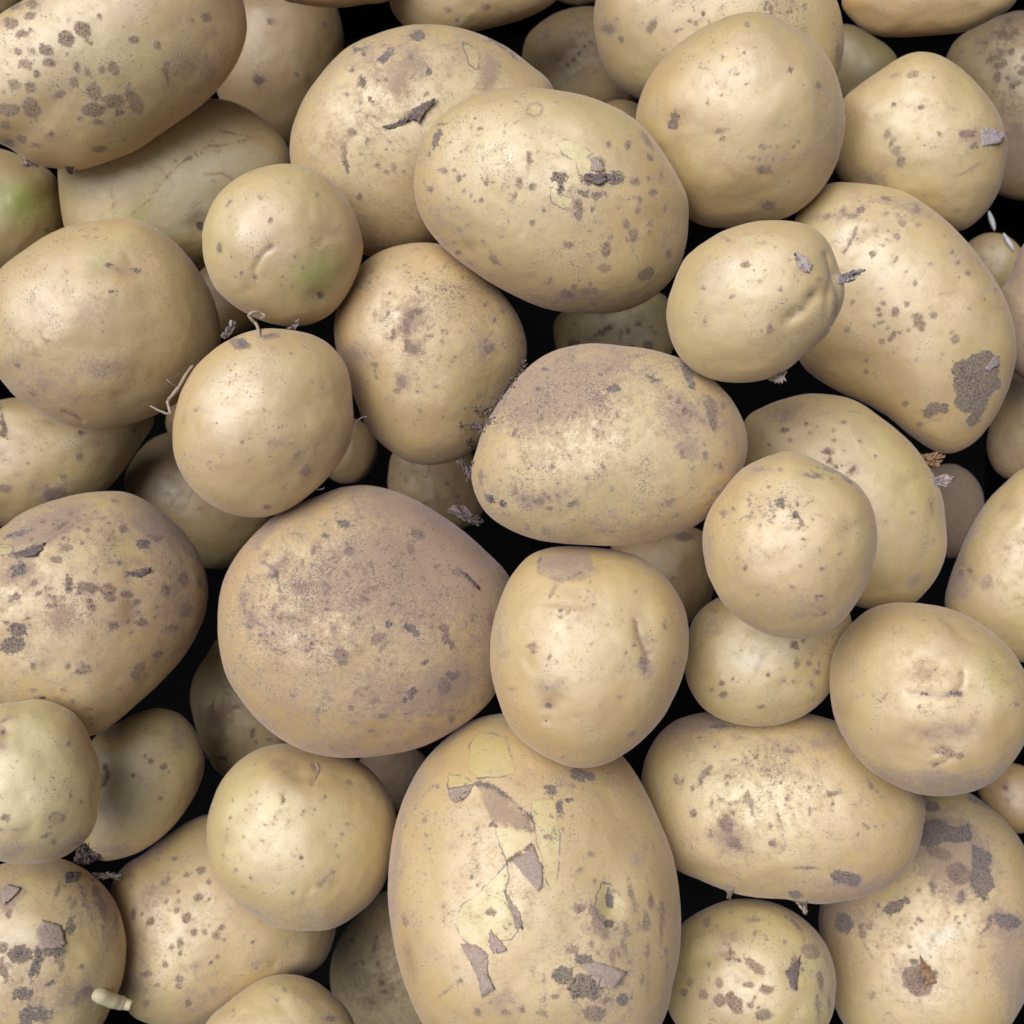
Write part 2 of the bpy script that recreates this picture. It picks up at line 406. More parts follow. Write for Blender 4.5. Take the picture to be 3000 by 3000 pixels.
# ------------------------------------------------------------------ potatoes (centre in m, girth in mm every 10 degrees, marks in mm)
add('4b',
 'very dark potato low in the gap left of the small green patched one',(-0.14616,0.11112,0.00800),(0.9695,0.0472,-0.2407),(0.2452,-0.1865,0.9514),15.00,24,(0.7, 0.1, 0.1),
 '19.3 19.4 19.5 19.6 19.7 19.7 19.6 19.5 19.4 19.2 19.0 18.8 18.7 18.6 18.6 18.6 18.7 18.8 19.0 19.1 19.3 19.5 19.6 19.7 19.7 19.7 19.6 19.4 19.3 19.2 19.0 19.0 18.9 19.0 19.0 19.1',
 '''''',
 [],[],[],None)
add('14b',
 'shadowed potato at the top edge of which only a tiny dark piece shows',(0.03531,0.27480,0.00800),(0.9984,-0.0244,0.0503),(-0.0559,-0.4354,0.8985),9.85,20,(0.6, 0.2, 0.1),
 '16.9 16.6 15.9 15.1 14.2 13.5 12.9 12.5 12.2 12.2 12.3 12.6 13.1 13.7 14.5 15.4 16.2 16.8 17.0 16.7 16.1 15.3 14.5 13.7 13.1 12.7 12.5 12.4 12.5 12.8 13.3 13.9 14.7 15.5 16.3 16.8',
 '''''',
 [],[],[],None)
add('14',
 'dark tan potato deep in the gap right of the soil flake potato',(0.03570,0.22657,0.01640),(0.9983,-0.0222,0.0548),(-0.0591,-0.3752,0.9251),22.61,40,(0.6, 0.4, 0.4),
 '29.9 29.6 29.3 29.0 28.7 28.3 28.2 28.2 28.2 27.9 27.9 28.0 28.5 29.2 30.2 31.4 31.5 31.0 31.0 31.0 30.1 29.2 28.8 28.6 28.4 28.3 28.5 29.0 29.7 30.1 30.4 30.9 31.4 31.5 31.0 30.4',
 '''E7 -6.6 -5.1 5.8 4.8 0 0.7;E1 -4.1 3.1 1.1 1.2 6 1;E1 -7.4 0.9 1 1.2 21 1;E1 3.4 11.2 1 0.8 -38 1;E1 -1.6 5.9 0.9 1 -13 1;E1 -11.6 2.9 0.8 0.5 24 1;E1 1.1 9.1 1 1 7 1''',
 [],[],[],None)
add('15b',
 'small shaded potato peeping out between the peeled oval and the smooth round one',(0.05377,0.18819,0.02900),(0.9957,-0.0302,0.0876),(-0.0927,-0.3244,0.9414),12.72,24,(0.6, 0.3, 0.2),
 '17.3 17.1 16.9 16.6 16.3 16.1 15.9 15.8 15.7 15.8 15.9 16.1 16.3 16.6 16.9 17.1 17.3 17.4 17.4 17.2 17.1 16.8 16.6 16.4 16.2 16.1 16.1 16.1 16.2 16.4 16.6 16.8 17.0 17.2 17.3 17.3',
 '''''',
 [],[],[],None)
add('18',
 'pale yellow potato of which a triangle shows below the orange top right one',(0.17191,0.22105,0.02480),(0.9604,-0.1038,0.2584),(-0.2785,-0.3581,0.8912),14.67,32,(0.2, 0.1, 0.2),
 '20.6 20.3 19.8 19.0 18.1 17.4 17.2 17.5 18.3 19.7 21.5 23.0 23.9 23.9 23.0 21.8 20.7 19.6 19.0 18.6 18.6 18.8 19.1 19.3 19.6 20.2 21.0 21.8 22.3 22.4 22.2 21.8 21.5 21.3 21.2 21.0',
 '''''',
 [],[],[],None)
add('21',
 'rough brown speckled potato at the right edge near the top corner',(0.25106,0.20191,0.03320),(0.9173,-0.1391,0.3732),(-0.3983,-0.3203,0.8595),24.34,56,(0.5, 0.35, 0.9),
 '31.6 30.9 30.6 30.9 31.9 33.5 35.7 37.8 39.4 41.0 42.5 42.7 43.2 44.0 44.6 43.0 38.9 35.2 32.6 31.0 30.3 30.3 31.2 32.8 35.4 38.9 42.6 45.1 46.9 48.2 46.7 43.8 40.5 37.2 34.7 32.9',
 '''E1 -7.4 11.1 1 1.1 55 1;E1 -13 34.3 1.1 1.2 47 1;E1 -14 26.4 1.4 1.4 -21 1;E1 -13.5 23.8 1.2 1.2 0 1;E1 -10.5 26.4 1.2 0.8 56 1;E1 -12.8 31.1 1.6 1.8 21 1;E1 -7 21.2 1.1 0.8 20 1;E1 -6.3 31 1.6 1.3 -4 1;E1 -10.5 28.9 1.5 1.5 -52 1;E1 -1.4 19.9 1.6 1.5 -13 1;E1 -7.2 33.4 1 0.9 -8 1;E1 -7.4 32.4 1.4 1.6 50 1;E1 -4.5 7.2 1.4 1.2 -23 1;E1 -1.8 8.8 0.9 0.5 -32 1;E1 -7.2 21.7 1 1 0 1;E1 -15.6 31.9 0.9 0.7 10 1;E1 -12.4 24.1 0.7 0.8 -41 1;E1 -10.1 17.7 1.8 2 -6 1;E1 -1 15 2 1.8 -50 1;E1 -2.4 19.3 1.7 1.2 -46 1;E1 -12.6 35.2 1 1 21 1;E1 -7.5 22.9 1.4 1.1 53 1;E1 -13.4 30.1 1.8 1.7 -58 1;E1 -9.8 29.1 1.9 1.4 -15 1;E1 -1.8 13.9 1.5 1.6 52 1;E1 -11.6 10.2 1.5 1.2 6 1;E1 -10.9 36.2 1.9 2 -23 1;E1 -4.6 15.4 0.9 0.8 -37 1;E1 -9.1 34.3 1.6 1.2 -52 1;E1 -12.2 22.2 1.5 1.3 32 1;E1 -13 16.8 1.7 1.6 1 1;E1 -14.2 20.5 1 0.7 -41 1;E1 -11.9 19.4 1.8 1.5 -37 1;E1 -12.2 11.8 1.7 1.8 -54 1;E1 -13.9 19.6 1.8 1.8 44 1;E1 -15.8 19.5 1.8 2.1 -39 1;E1 -17.2 18.8 1.2 1.4 -1 1;E5 -7.3 41.2 8.1 10.1 0 1.2;E5 0.2 -20.6 9.1 18.2 0 1.2;E5 -22 29.6 12.1 9.1 0 0.6;E4 -0.2 -12.1 6.1 6.1 0 0.8;E7 -4.3 10.2 5.1 4 0 0.8''',
 [],[],[],None)
add('47',
 'very dark potato deep in the black gap near the top right',(0.24246,0.12337,0.02060),(0.9197,-0.0853,0.3832),(-0.3926,-0.1998,0.8977),12.37,24,(0.55, 0.2, 0.1),
 '15.6 15.4 15.3 15.3 15.4 15.6 15.9 16.3 16.7 17.0 17.3 17.5 17.5 17.4 17.2 16.9 16.5 16.2 15.9 15.7 15.7 15.7 15.8 16.0 16.3 16.6 17.0 17.3 17.5 17.6 17.5 17.3 17.0 16.6 16.2 15.9',
 '''''',
 [],[],[],None)
add('23',
 'shaded scuffed potato under the peeled oval one and above the dusty central one',(0.05381,0.09053,0.01640),(0.9955,-0.0151,0.0934),(-0.0947,-0.1593,0.9827),15.37,36,(0.3, 0.3, 0.6),
 '29.6 29.9 30.2 30.4 30.0 27.3 23.4 21.0 19.5 18.8 18.6 18.9 19.8 21.4 23.7 27.0 30.7 32.8 32.5 32.2 31.9 30.2 27.0 23.9 21.8 20.5 19.8 19.6 20.0 20.9 22.5 24.8 27.1 28.5 29.0 29.4',
 '''E4 1.3 -2.1 2 2.7 0 1.3;E4 -12.5 -3 7.3 2.7 0 0.6;E1 1.3 -2.1 0.9 1.3 0 1;E1 -7.9 0.6 1.6 1.1 0 1;E1 5.9 -4.8 0.9 0.9 0 1;E1 15.1 -5.8 2.4 2.4 0 1;E1 -21.8 -4.9 3.6 2.4 0 1;E1 2.2 0.4 1.1 0.7 45 1;E1 -11.3 -0.8 0.9 0.8 42 1;E1 -14.3 -2.3 0.7 0.7 20 1;E1 -4 3 1.4 1 -53 1;E1 -13.5 -2.3 0.7 0.6 42 1;E1 -5.8 2.5 1.1 0.8 27 1;E1 7.4 -6.2 0.9 1 50 1;E1 5.1 1.1 1.4 1.3 -28 1;E1 18.3 0.4 1.3 0.9 -32 1;E1 9.7 4.8 1.3 1.5 -47 1;E7 13.2 0.1 5.5 7.3 0 0.9''',
 [],[],[],None)
add('31b',
 'sliver of a small potato behind the left side of the small squarish one',(-0.16448,0.04611,0.01640),(0.9595,0.0232,-0.2806),(0.2816,-0.0789,0.9563),9.09,20,(0.6, 0.3, 0.1),
 '11.4 11.5 11.6 11.8 11.9 12.1 12.2 12.3 12.4 12.3 12.2 12.1 11.9 11.7 11.5 11.4 11.3 11.3 11.3 11.4 11.5 11.7 11.9 12.0 12.2 12.3 12.4 12.4 12.3 12.2 12.0 11.8 11.7 11.6 11.5 11.4',
 '''''',
 [],[],[],None)
add('32',
 'dark brown potato deep in the gap right of the small squarish one',(-0.08701,0.03246,-0.00460),(0.9890,0.0083,-0.1480),(0.1482,-0.0553,0.9874),12.84,24,(0.7, 0.3, 0.2),
 '16.1 16.2 16.3 16.4 16.6 16.9 17.0 17.2 17.3 17.3 17.2 17.0 16.8 16.6 16.4 16.2 16.1 16.0 16.0 16.0 16.2 16.3 16.6 16.8 17.0 17.2 17.3 17.3 17.3 17.2 17.0 16.7 16.5 16.3 16.2 16.1',
 '''''',
 [],[],[],None)
add('38',
 'grey shadowed potato deep in the gap above the potato with torn skin strips',(-0.06131,-0.13658,0.00800),(0.9945,-0.0245,-0.1016),(0.1045,0.2329,0.9669),14.03,28,(0.4, 0.9, 0.2),
 '19.7 19.5 19.3 18.9 18.6 18.3 18.0 17.8 17.7 17.7 17.8 18.0 18.3 18.6 18.9 19.2 19.5 19.6 19.5 19.3 19.1 18.7 18.3 18.0 17.7 17.5 17.4 17.4 17.5 17.8 18.1 18.4 18.8 19.2 19.5 19.6',
 '''''',
 [],[],[],None)
add('44',
 'small grey dusty potato deep in the gap near the right edge',(0.22125,0.00147,0.01640),(0.9297,-0.0010,0.3682),(-0.3682,-0.0024,0.9297),14.24,32,(0.5, 0.9, 0.2),
 '17.6 17.8 18.3 19.0 19.7 20.4 21.2 22.0 22.9 22.8 22.4 22.4 22.5 22.5 22.2 21.1 19.8 18.8 18.2 17.8 17.7 17.8 18.2 19.1 20.4 22.0 23.6 24.7 25.0 23.8 22.0 20.5 19.4 18.7 18.1 17.7',
 '''E5 7.2 9.3 9.6 11.6 0 1''',
 [],[],[],None)
add('50',
 'orange yellow potato piece with brown spots at the right edge, low in a gap',(0.24969,-0.14190,0.02900),(0.9144,0.1018,0.3917),(-0.4047,0.2300,0.8850),11.64,28,(0.8, 0.05, 0.3),
 '14.6 14.6 14.8 15.1 15.7 16.1 16.2 16.3 16.5 16.6 16.3 16.0 15.8 15.8 16.1 16.7 16.9 16.5 15.6 14.8 14.3 14.2 14.4 14.8 15.5 16.2 16.8 17.1 17.0 16.7 16.3 15.9 15.4 15.0 14.8 14.7',
 '''E4 -3.5 5.3 2.6 3.6 0 1.6;E4 -2.6 -1.7 2 1.6 0 1.4;E4 -11.3 3.6 2 1.8 0 1;E1 -3.5 4.9 1.4 2 0 1''',
 [],[],[],None)
add('33',
 'shaded spotted potato deep below the tan one with brown smudges',(-0.03807,0.01394,0.01640),(0.9977,0.0017,-0.0680),(0.0680,-0.0249,0.9974),18.21,36,(0.5, 0.4, 0.5),
 '24.6 24.2 23.7 23.5 23.5 23.5 23.4 23.1 22.8 22.8 23.2 24.0 25.0 26.2 27.4 27.2 25.9 25.2 24.9 24.5 24.0 23.6 23.0 22.5 22.3 22.5 22.9 23.3 23.8 24.5 25.6 26.9 27.4 26.9 26.0 25.2',
 '''E1 7.4 -10.4 1.3 1.1 37 1;E1 4.3 7.4 0.6 0.7 31 1;E1 -4.7 -8.9 1.1 0.8 23 1;E1 11.1 -8.7 0.8 0.6 -28 1;E1 -4.4 9.5 1.2 0.8 -36 1;E1 10.6 -5.8 1.3 1.5 30 1;E1 9 5.5 0.7 0.7 55 1;E1 4.9 0.7 0.9 0.9 16 1;E1 -6.5 -9.1 1.1 1.2 -41 1;E4 3.4 -7.5 7.2 5.4 0 0.7''',
 [],[],[],None)
add('31',
 'shaded potato deep in the gap below the small squarish one',(-0.15454,0.00694,0.03320),(0.9617,0.0035,-0.2742),(0.2743,-0.0123,0.9616),22.17,44,(0.5, 0.25, 0.2),
 '34.1 32.2 30.5 29.3 28.7 28.6 29.0 29.8 30.9 32.3 33.4 34.5 35.5 36.1 36.1 36.1 36.1 35.0 32.8 30.6 28.9 27.6 26.9 26.8 27.4 28.7 30.9 33.7 35.9 37.0 36.9 36.1 35.6 35.8 36.2 35.6',
 '''E7 -11.9 1.8 7.2 5.4 -20 0.9''',
 [],[],[],None)
add('26',
 'shaded orange brown potato below the dusty central one, right of the smooth squarish one',(0.07439,-0.03022,0.03740),(0.9906,0.0077,0.1366),(-0.1369,0.0556,0.9890),19.71,36,(0.7, 0.1, 0.2),
 '24.1 24.2 25.1 26.9 28.3 27.7 26.5 25.4 24.5 24.0 24.0 24.4 25.2 26.3 27.7 28.8 28.4 27.1 25.9 25.1 24.8 24.7 24.7 24.8 25.0 25.5 26.1 26.4 26.5 26.8 27.0 26.3 25.9 25.7 25.2 24.5',
 '''E1 9.7 17.6 5.2 2.3 0 1;E1 4.2 -1.9 1.4 0.8 0 1''',
 [],[],[],None)
add('45',
 'dim brown potato at the right edge below the caked soil one',(0.25484,0.04555,0.03740),(0.9042,-0.0361,0.4256),(-0.4271,-0.0763,0.9010),15.13,32,(0.6, 0.4, 0.2),
 '19.4 19.6 20.2 21.2 22.6 24.3 26.4 28.8 31.7 33.7 31.9 29.1 26.0 21.9 19.9 18.8 18.2 18.2 18.6 19.5 21.1 23.3 25.7 28.1 30.3 31.1 30.3 29.6 29.2 28.2 26.1 23.9 22.2 20.9 20.1 19.6',
 '''E5 -8.4 14.7 5.7 5.7 0 1''',
 [],[],[],None)
add('46',
 'mauve dusted potato cut by the right edge beside the caked soil one',(0.22992,0.08815,0.10460),(0.9014,-0.0798,0.4256),(-0.4330,-0.1660,0.8860),15.32,36,(0.6, 0.75, 0.2),
 '18.4 18.5 18.9 19.8 21.3 23.4 26.0 28.5 30.4 32.1 32.6 30.0 26.6 23.2 21.0 20.2 20.5 20.0 19.9 19.9 20.2 20.9 22.1 24.2 27.3 30.3 31.9 32.2 31.0 29.4 27.4 24.9 22.5 20.8 19.5 18.8',
 '''''',
 [],[],[],None)
add('2',
 'shaded olive potato behind the scabby top left one, half hidden',(-0.11348,0.21910,0.04160),(0.9812,0.0734,-0.1786),(0.1931,-0.3728,0.9076),24.47,52,(0.62, 0.1, 0.2),
 '30.9 32.3 34.2 36.2 38.1 39.3 39.0 38.1 37.4 36.9 36.3 35.8 35.1 34.0 32.6 31.6 31.1 31.1 31.3 31.9 32.8 34.0 35.5 37.1 38.8 40.7 42.5 43.4 41.6 38.3 35.5 33.4 31.8 30.6 30.0 30.1',
 '''E5 -9.2 -8.1 5.7 4.7 0 1;E5 -2.5 16.9 2.8 2.4 0 1;E1 -9.2 -8.1 2.8 2.4 0 1;E1 -2.5 16.9 1.3 1.3 0 1;E1 22.6 16 1.1 1.1 0 1;E1 8 -5.7 0.9 0.9 0 1''',
 [],[],[],None)
add('13',
 'brownish potato cut by the top edge, lying behind the one with the soil flake',(-0.01604,0.22769,0.09620),(0.9995,0.0130,-0.0273),(0.0302,-0.4293,0.9027),13.05,52,(0.6, 0.1, 0.2),
 '39.3 40.4 37.2 30.4 25.2 21.7 19.3 17.7 16.8 16.3 16.3 16.7 17.7 19.2 21.5 25.0 29.8 34.4 36.8 37.9 35.9 32.7 28.9 24.9 21.8 19.5 17.7 16.7 16.3 16.5 17.2 18.4 20.5 23.7 28.0 33.6',
 '''E1 -11.7 -7.7 1.4 1.5 0 1;E1 4.9 -6.8 1.5 1.2 0 1;E1 15.3 -8.3 1.7 0.9 0 1;E1 -8 -11.9 0.7 0.7 0 1''',
 [],[],[],None)
add('3',
 'potato at the top edge of which only a thin orange strip shows',(-0.07264,0.22581,0.12140),(0.9899,0.0632,-0.1270),(0.1419,-0.4411,0.8861),13.41,36,(0.7, 0.1, 0.2),
 '26.0 25.1 23.8 22.5 21.4 20.4 19.3 18.4 17.8 17.5 17.6 17.9 18.4 19.0 19.7 20.7 22.3 24.4 26.3 27.3 26.9 25.9 22.3 19.6 17.9 16.8 16.2 16.0 16.1 16.5 17.3 19.0 22.2 25.6 26.7 26.6',
 '''E1 -19.6 -14.6 1.2 1.2 0 1''',
 [],[],[],None)
add('9',
 'potato at the left edge with a bright lime green patch',(-0.21810,0.12854,0.10460),(0.9129,0.1076,-0.3938),(0.4083,-0.2406,0.8806),18.99,52,(0.45, 0.05, 0.2),
 '24.7 25.0 25.6 26.6 26.7 25.8 25.2 25.1 25.6 26.1 25.7 25.4 25.1 24.3 23.5 23.1 22.9 23.1 23.5 23.7 24.1 24.7 25.7 26.7 27.2 27.2 27.0 26.4 25.7 25.2 25.0 24.8 24.7 24.7 24.5 24.5',
 '''E3 7.1 3.9 10.3 8.6 0 1.6;E1 16 -7.4 1.2 0.9 0 1''',
 [],[],[],None)
add('29',
 'yellow potato at the left edge under the big smooth one with pinkish eye',(-0.20632,0.02391,0.09620),(0.9185,0.0197,-0.3948),(0.3953,-0.0458,0.9174),21.81,60,(0.4, 0.2, 0.4),
 '38.6 44.3 51.3 45.3 37.5 32.6 29.6 27.6 26.5 26.1 26.4 27.3 28.5 29.8 31.5 33.3 35.0 36.2 37.4 38.3 38.8 39.1 38.1 35.9 33.9 32.2 30.2 28.8 28.1 27.7 27.7 28.2 29.1 30.7 32.6 35.0',
 '''E1 16 0 1.3 1.8 -15 1;E1 9.3 -7.8 1.3 0.9 0 1;E1 6.2 -15.7 5 3.4 0 1;E1 -13.3 -13.1 2.7 1.7 0 1;E1 16.5 10.3 0.8 0.8 0 1;E1 -4.3 -2.3 1.2 0.7 0 1;E1 38.4 11.8 0.8 0.8 0 1;E0 -13.5 14.7 1.2 7.5 8 1;E5 6.2 -14.9 9.2 5 0 1.5;E5 25.1 8.8 12.6 6.7 0 0.6;E4 -7.9 -7.3 2.2 1.5 0 0.7''',
 [],[],[],None)
add('36',
 'small tan potato half hidden under the left side of the largest dusty one',(-0.13188,-0.09549,0.04580),(0.9712,-0.0423,-0.2344),(0.2382,0.1725,0.9558),16.84,48,(0.45, 0.3, 0.3),
 '22.6 21.6 21.0 20.8 21.1 22.0 23.5 26.0 29.6 34.4 37.4 35.5 31.2 28.9 27.3 25.6 24.0 22.7 21.7 21.2 21.1 21.5 22.4 23.8 25.7 28.8 31.0 31.3 31.4 31.2 31.3 31.5 30.7 28.4 26.0 24.0',
 '''E5 -11.2 -3.4 6.2 6.2 0 1.4;E5 -5.1 10.3 5.3 8.9 0 0.7;E0 -7.1 -22.2 2.5 1.2 0 1;E1 6.8 -11.1 1.4 2 0 1;E1 14.6 -13.8 2.5 1.2 0 1;E1 -1.3 1.3 1.4 1.1 0 1;E1 8.7 -14.6 1.1 1.1 0 1;E1 -11.9 2.1 1.1 2.3 0 1;E4 -9 -15.3 3.6 6.2 0 0.8''',
 [(4.0, 2, 'skin_flake', '-17.5 -21.7 -14.8 -23 -9.6 -21.4 -15 -19.8')],[],[],None)
add('54',
 'greyish potato in shade between the round golden one and the huge peeling one',(-0.05680,-0.22200,0.04160),(0.9952,-0.0376,-0.0903),(0.0978,0.3824,0.9188),24.30,48,(0.35, 0.55, 0.4),
 '29.5 29.5 29.8 30.6 31.8 33.3 35.1 37.0 38.0 37.5 36.3 34.4 32.4 31.2 30.5 30.4 30.6 31.3 31.4 31.3 31.4 31.8 32.1 32.0 32.0 32.2 32.5 33.2 34.0 34.5 34.2 33.6 32.8 31.6 30.6 29.8',
 '''E1 -10.1 13.6 0.5 0.5 -52 1;E1 -18.8 2.2 0.9 0.6 12 1;E1 -9.5 13.4 0.9 0.9 -53 1;E1 -19.4 16.1 1.1 0.9 -35 1;E1 -23.1 22.3 1 0.9 -33 1;E1 -11.1 5.4 0.5 0.5 49 1;E1 -14.4 17.4 0.9 0.6 -37 1;E1 -21 12.7 1 0.7 -39 1;E1 -15 2.9 0.9 1 -17 1;E1 -8.1 2.2 0.9 0.7 -32 1;E1 -8.9 8.2 0.6 0.4 22 1;E1 -9.9 -14.6 1.1 1.3 45 1;E1 -10.6 9.2 1.1 1.3 37 1;E1 -5.8 -6 1 0.7 -42 1;E1 -4.8 -9.9 0.9 0.8 -23 1;E1 -11.4 3.2 0.5 0.4 8 1;E1 -1.3 -12.9 0.5 0.4 -48 1''',
 [],[],[],None)
add('48',
 'big potato in the bottom right corner with dark soil smears and a torn brown scar',(0.18341,-0.18316,0.09620),(0.9416,0.1204,0.3146),(-0.3369,0.3364,0.8794),30.34,84,(0.38, 0.25, 0.5),
 '42.8 44.9 47.9 51.1 54.8 57.7 60.1 62.4 61.0 57.0 52.4 48.6 46.0 44.6 44.4 45.3 46.8 47.9 48.0 48.6 50.1 52.6 55.4 57.2 57.3 55.3 53.3 51.6 50.2 48.4 45.8 43.9 42.5 41.4 41.1 41.6',
 '''P0 1.00 1.8 45.7 8.9 45.4 14.5 42 20.7 43.6 21.1 36.5 16.4 35 9.1 35.9 3.5 32.1 -0.6 35.4;P0 1.00 19.4 35 23.6 33.4 27.6 31.1 26.1 25.8 26.1 17 21.7 11.2 18.5 14.1 16.8 17.7 18.5 24.3;E5 8.2 39.8 14.9 7.9 -15 1.6;E5 12.1 30.4 16.6 14.9 -20 2.2;E5 29.5 -15.1 7.9 19.2 0 1.6;E5 29.9 3.3 9.6 6.1 0 1;E5 -36 8 14 11.4 0 1.2;E1 13.2 22.9 5.2 4.4 -30 1;E1 6.3 31.3 5.2 2.6 -20 1;E1 2.3 17.5 1.2 2.4 15 1;E1 -24.8 1.9 1.4 1.4 0 1;E1 -28.2 -0.7 1.4 1.7 0 1;E1 -8.1 -18.7 6.1 6.1 0 1;E1 -27.2 -24.9 1.6 1.6 0 1;E1 -26.6 -6.9 2.3 0.9 -60 1;E1 12.6 13.3 1.7 2.6 0 1;E0 -13.7 9.9 4.8 2.6 25 1;E0 -8.6 12.1 1.7 1.7 0 1;E0 -35.7 3.4 4.4 3.9 0 1;E0 29.3 4 6.1 3.3 -10 1;E0 -8.6 -11.7 2.3 1.9 0 1;E0 -4.3 -17.3 3.1 4.4 -20 1;E0 6.7 51.4 3.5 2.6 0 1;E0 27.8 53.4 5.2 2.6 -25 1;E4 -8.8 -18.7 9.6 9.6 0 1.2;E4 11.4 12.6 3.5 3.5 0 0.8;L1 0.50,0.00 13.5 6.9 13.6 2.6 18.6 -0.3 22.2 2.6;E7 3.4 -1.7 8.7 3.1 20 1.3;E7 -3.9 -8.8 3.1 4.4 0 1;E9 -8 -18 9.6 8.7 0 1.2;E1 -11.7 21.4 0.9 0.9 20 1;E1 -28.5 1.4 0.9 1 44 1;E1 -1.9 -9.2 1 1.1 0 1;E1 -5 5.2 1 0.8 33 1;E1 -12.1 13.6 0.6 0.6 15 1;E1 -12 31.7 1 0.6 39 1;E1 -28.2 12.2 1 0.8 -19 1;E1 -10.5 28.4 1 1.1 2 1;E1 13 6.5 0.9 0.7 46 1;E1 5 15.5 0.7 0.9 -51 1;E1 -11.1 22.3 0.5 0.4 47 1;E1 -22.7 -6 0.7 0.7 -56 1;E1 -27.1 27.2 1 0.9 57 1;E1 9.6 5.5 1 0.7 58 1;E1 -6.2 3.1 0.7 0.6 15 1;E1 -8.7 -7.6 1 0.6 -4 1;E1 10.9 3.4 0.9 0.9 55 1;E1 -12.2 21.2 0.7 0.5 -35 1;E1 -26.1 15.4 0.5 0.3 -11 1;E1 -9.4 -5.8 1 0.7 -12 1;E1 -8 1.3 1 1 -11 1;E1 -1.5 15.5 0.5 0.6 25 1;E1 -3.9 4.1 1 0.8 -55 1;E1 -6.7 21.8 0.6 0.5 29 1;E1 -26.9 20 0.8 0.7 -12 1;E1 -13.7 27.8 0.6 0.6 21 1;E1 -20.4 10.5 0.8 0.7 -17 1;E1 -13.1 29 1 0.9 55 1;E1 -3.3 16.5 1 1.1 -1 1;E1 10.6 11.9 0.7 0.8 5 1''',
 [(1.6, 3, 'skin_flake', '-6.1 -8.8 -2.5 -14.4 -0.7 -19.3 -5.4 -20.1 -6.6 -15.9')],[],[],None)
add('52',
 'large potato with ringed brown spots at lower left under the round golden one',(-0.12693,-0.17586,0.10460),(0.9695,-0.0858,-0.2295),(0.2450,0.3395,0.9081),29.29,80,(0.42, 0.22, 0.35),
 '51.4 50.2 48.1 46.4 45.1 44.0 43.2 43.2 43.9 44.8 45.5 44.5 43.0 42.6 43.1 45.8 46.5 44.9 43.5 42.9 43.2 44.3 45.6 46.8 45.0 43.3 41.4 39.7 38.4 37.9 38.3 39.5 41.3 44.1 48.9 50.6',
 '''E1 -7.6 20 2 1.6 0 1;E1 -13.4 18.6 1.7 1.7 0 1;E1 -20.5 16.4 1 1.2 0 1;E1 -7.8 9.5 1.4 1.7 0 1;E1 -4.2 15.3 1.1 1.1 0 1;E1 -15.6 12 0.9 0.9 0 1;E1 -11.6 1.7 1.7 1.9 0 1;E1 -25.6 0.3 1.7 2.2 0 1;E1 -8.2 -3.9 1.4 1.4 0 1;E1 -3.9 -3.5 1.2 1 0 1;E1 1 -4.9 1.7 1.5 0 1;E1 2.5 -1.8 1.5 1.3 0 1;E1 -13.2 -7.3 1.4 1.8 0 1;E1 -18.2 -15.6 1.5 1.7 0 1;E1 -16.3 -9.1 0.7 1 0 1;E1 -12.3 -21.1 1.7 1.5 0 1;E1 -12.4 -23.6 1.3 1.3 0 1;E1 -24.3 -19.1 2.2 1 0 1;E1 -0.2 -15.3 1.2 1.2 0 1;E1 1.7 -12.9 1.2 1.2 0 1;E1 -7.9 -30 1.5 1.7 0 1;E1 -24.1 -30.3 1.3 1.3 0 1;E1 -32.7 3.2 1.1 2 0 1;E1 -22.2 15.3 0.7 0.7 0 1;E1 -15.8 4.2 0.8 0.8 0 1;E1 -29.3 3.2 0.7 0.8 0 1;E1 -3.6 8.8 0.7 0.7 0 1;E1 -34.8 13.9 0.7 0.7 0 1;E1 -20.3 -23.2 0.7 0.7 0 1;E1 15.1 -7.4 0.7 0.7 0 1;E1 -18.9 24.8 0.7 0.7 0 1;E1 -25.4 24.6 0.7 0.7 0 1;E1 -12.8 -11.5 0.7 0.8 0 1;E1 4 -6.3 0.6 0.6 0 1;E1 -9.6 31.8 0.5 0.5 0 1;E1 -19.9 8.1 0.6 1 0 1;E1 -15.6 8.4 0.6 0.6 0 1;E4 -26.3 9.5 5 5.8 0 0.9;E4 -24.8 -7.3 2.7 5.8 0 0.7;E4 -7.3 -16.3 5 1.7 0 0.6;E5 -25.9 9.5 5 5.8 0 0.9;E5 -28.4 -15 6.7 12.5 0 0.9;E5 18.8 -15.2 5 1.7 20 1;E5 -30 26.8 12.5 3.3 35 0.9;E5 -2 -27.6 12.5 7.5 30 0.7;E5 34 -14.1 8.3 7.5 -30 0.6''',
 [],[],[],None)
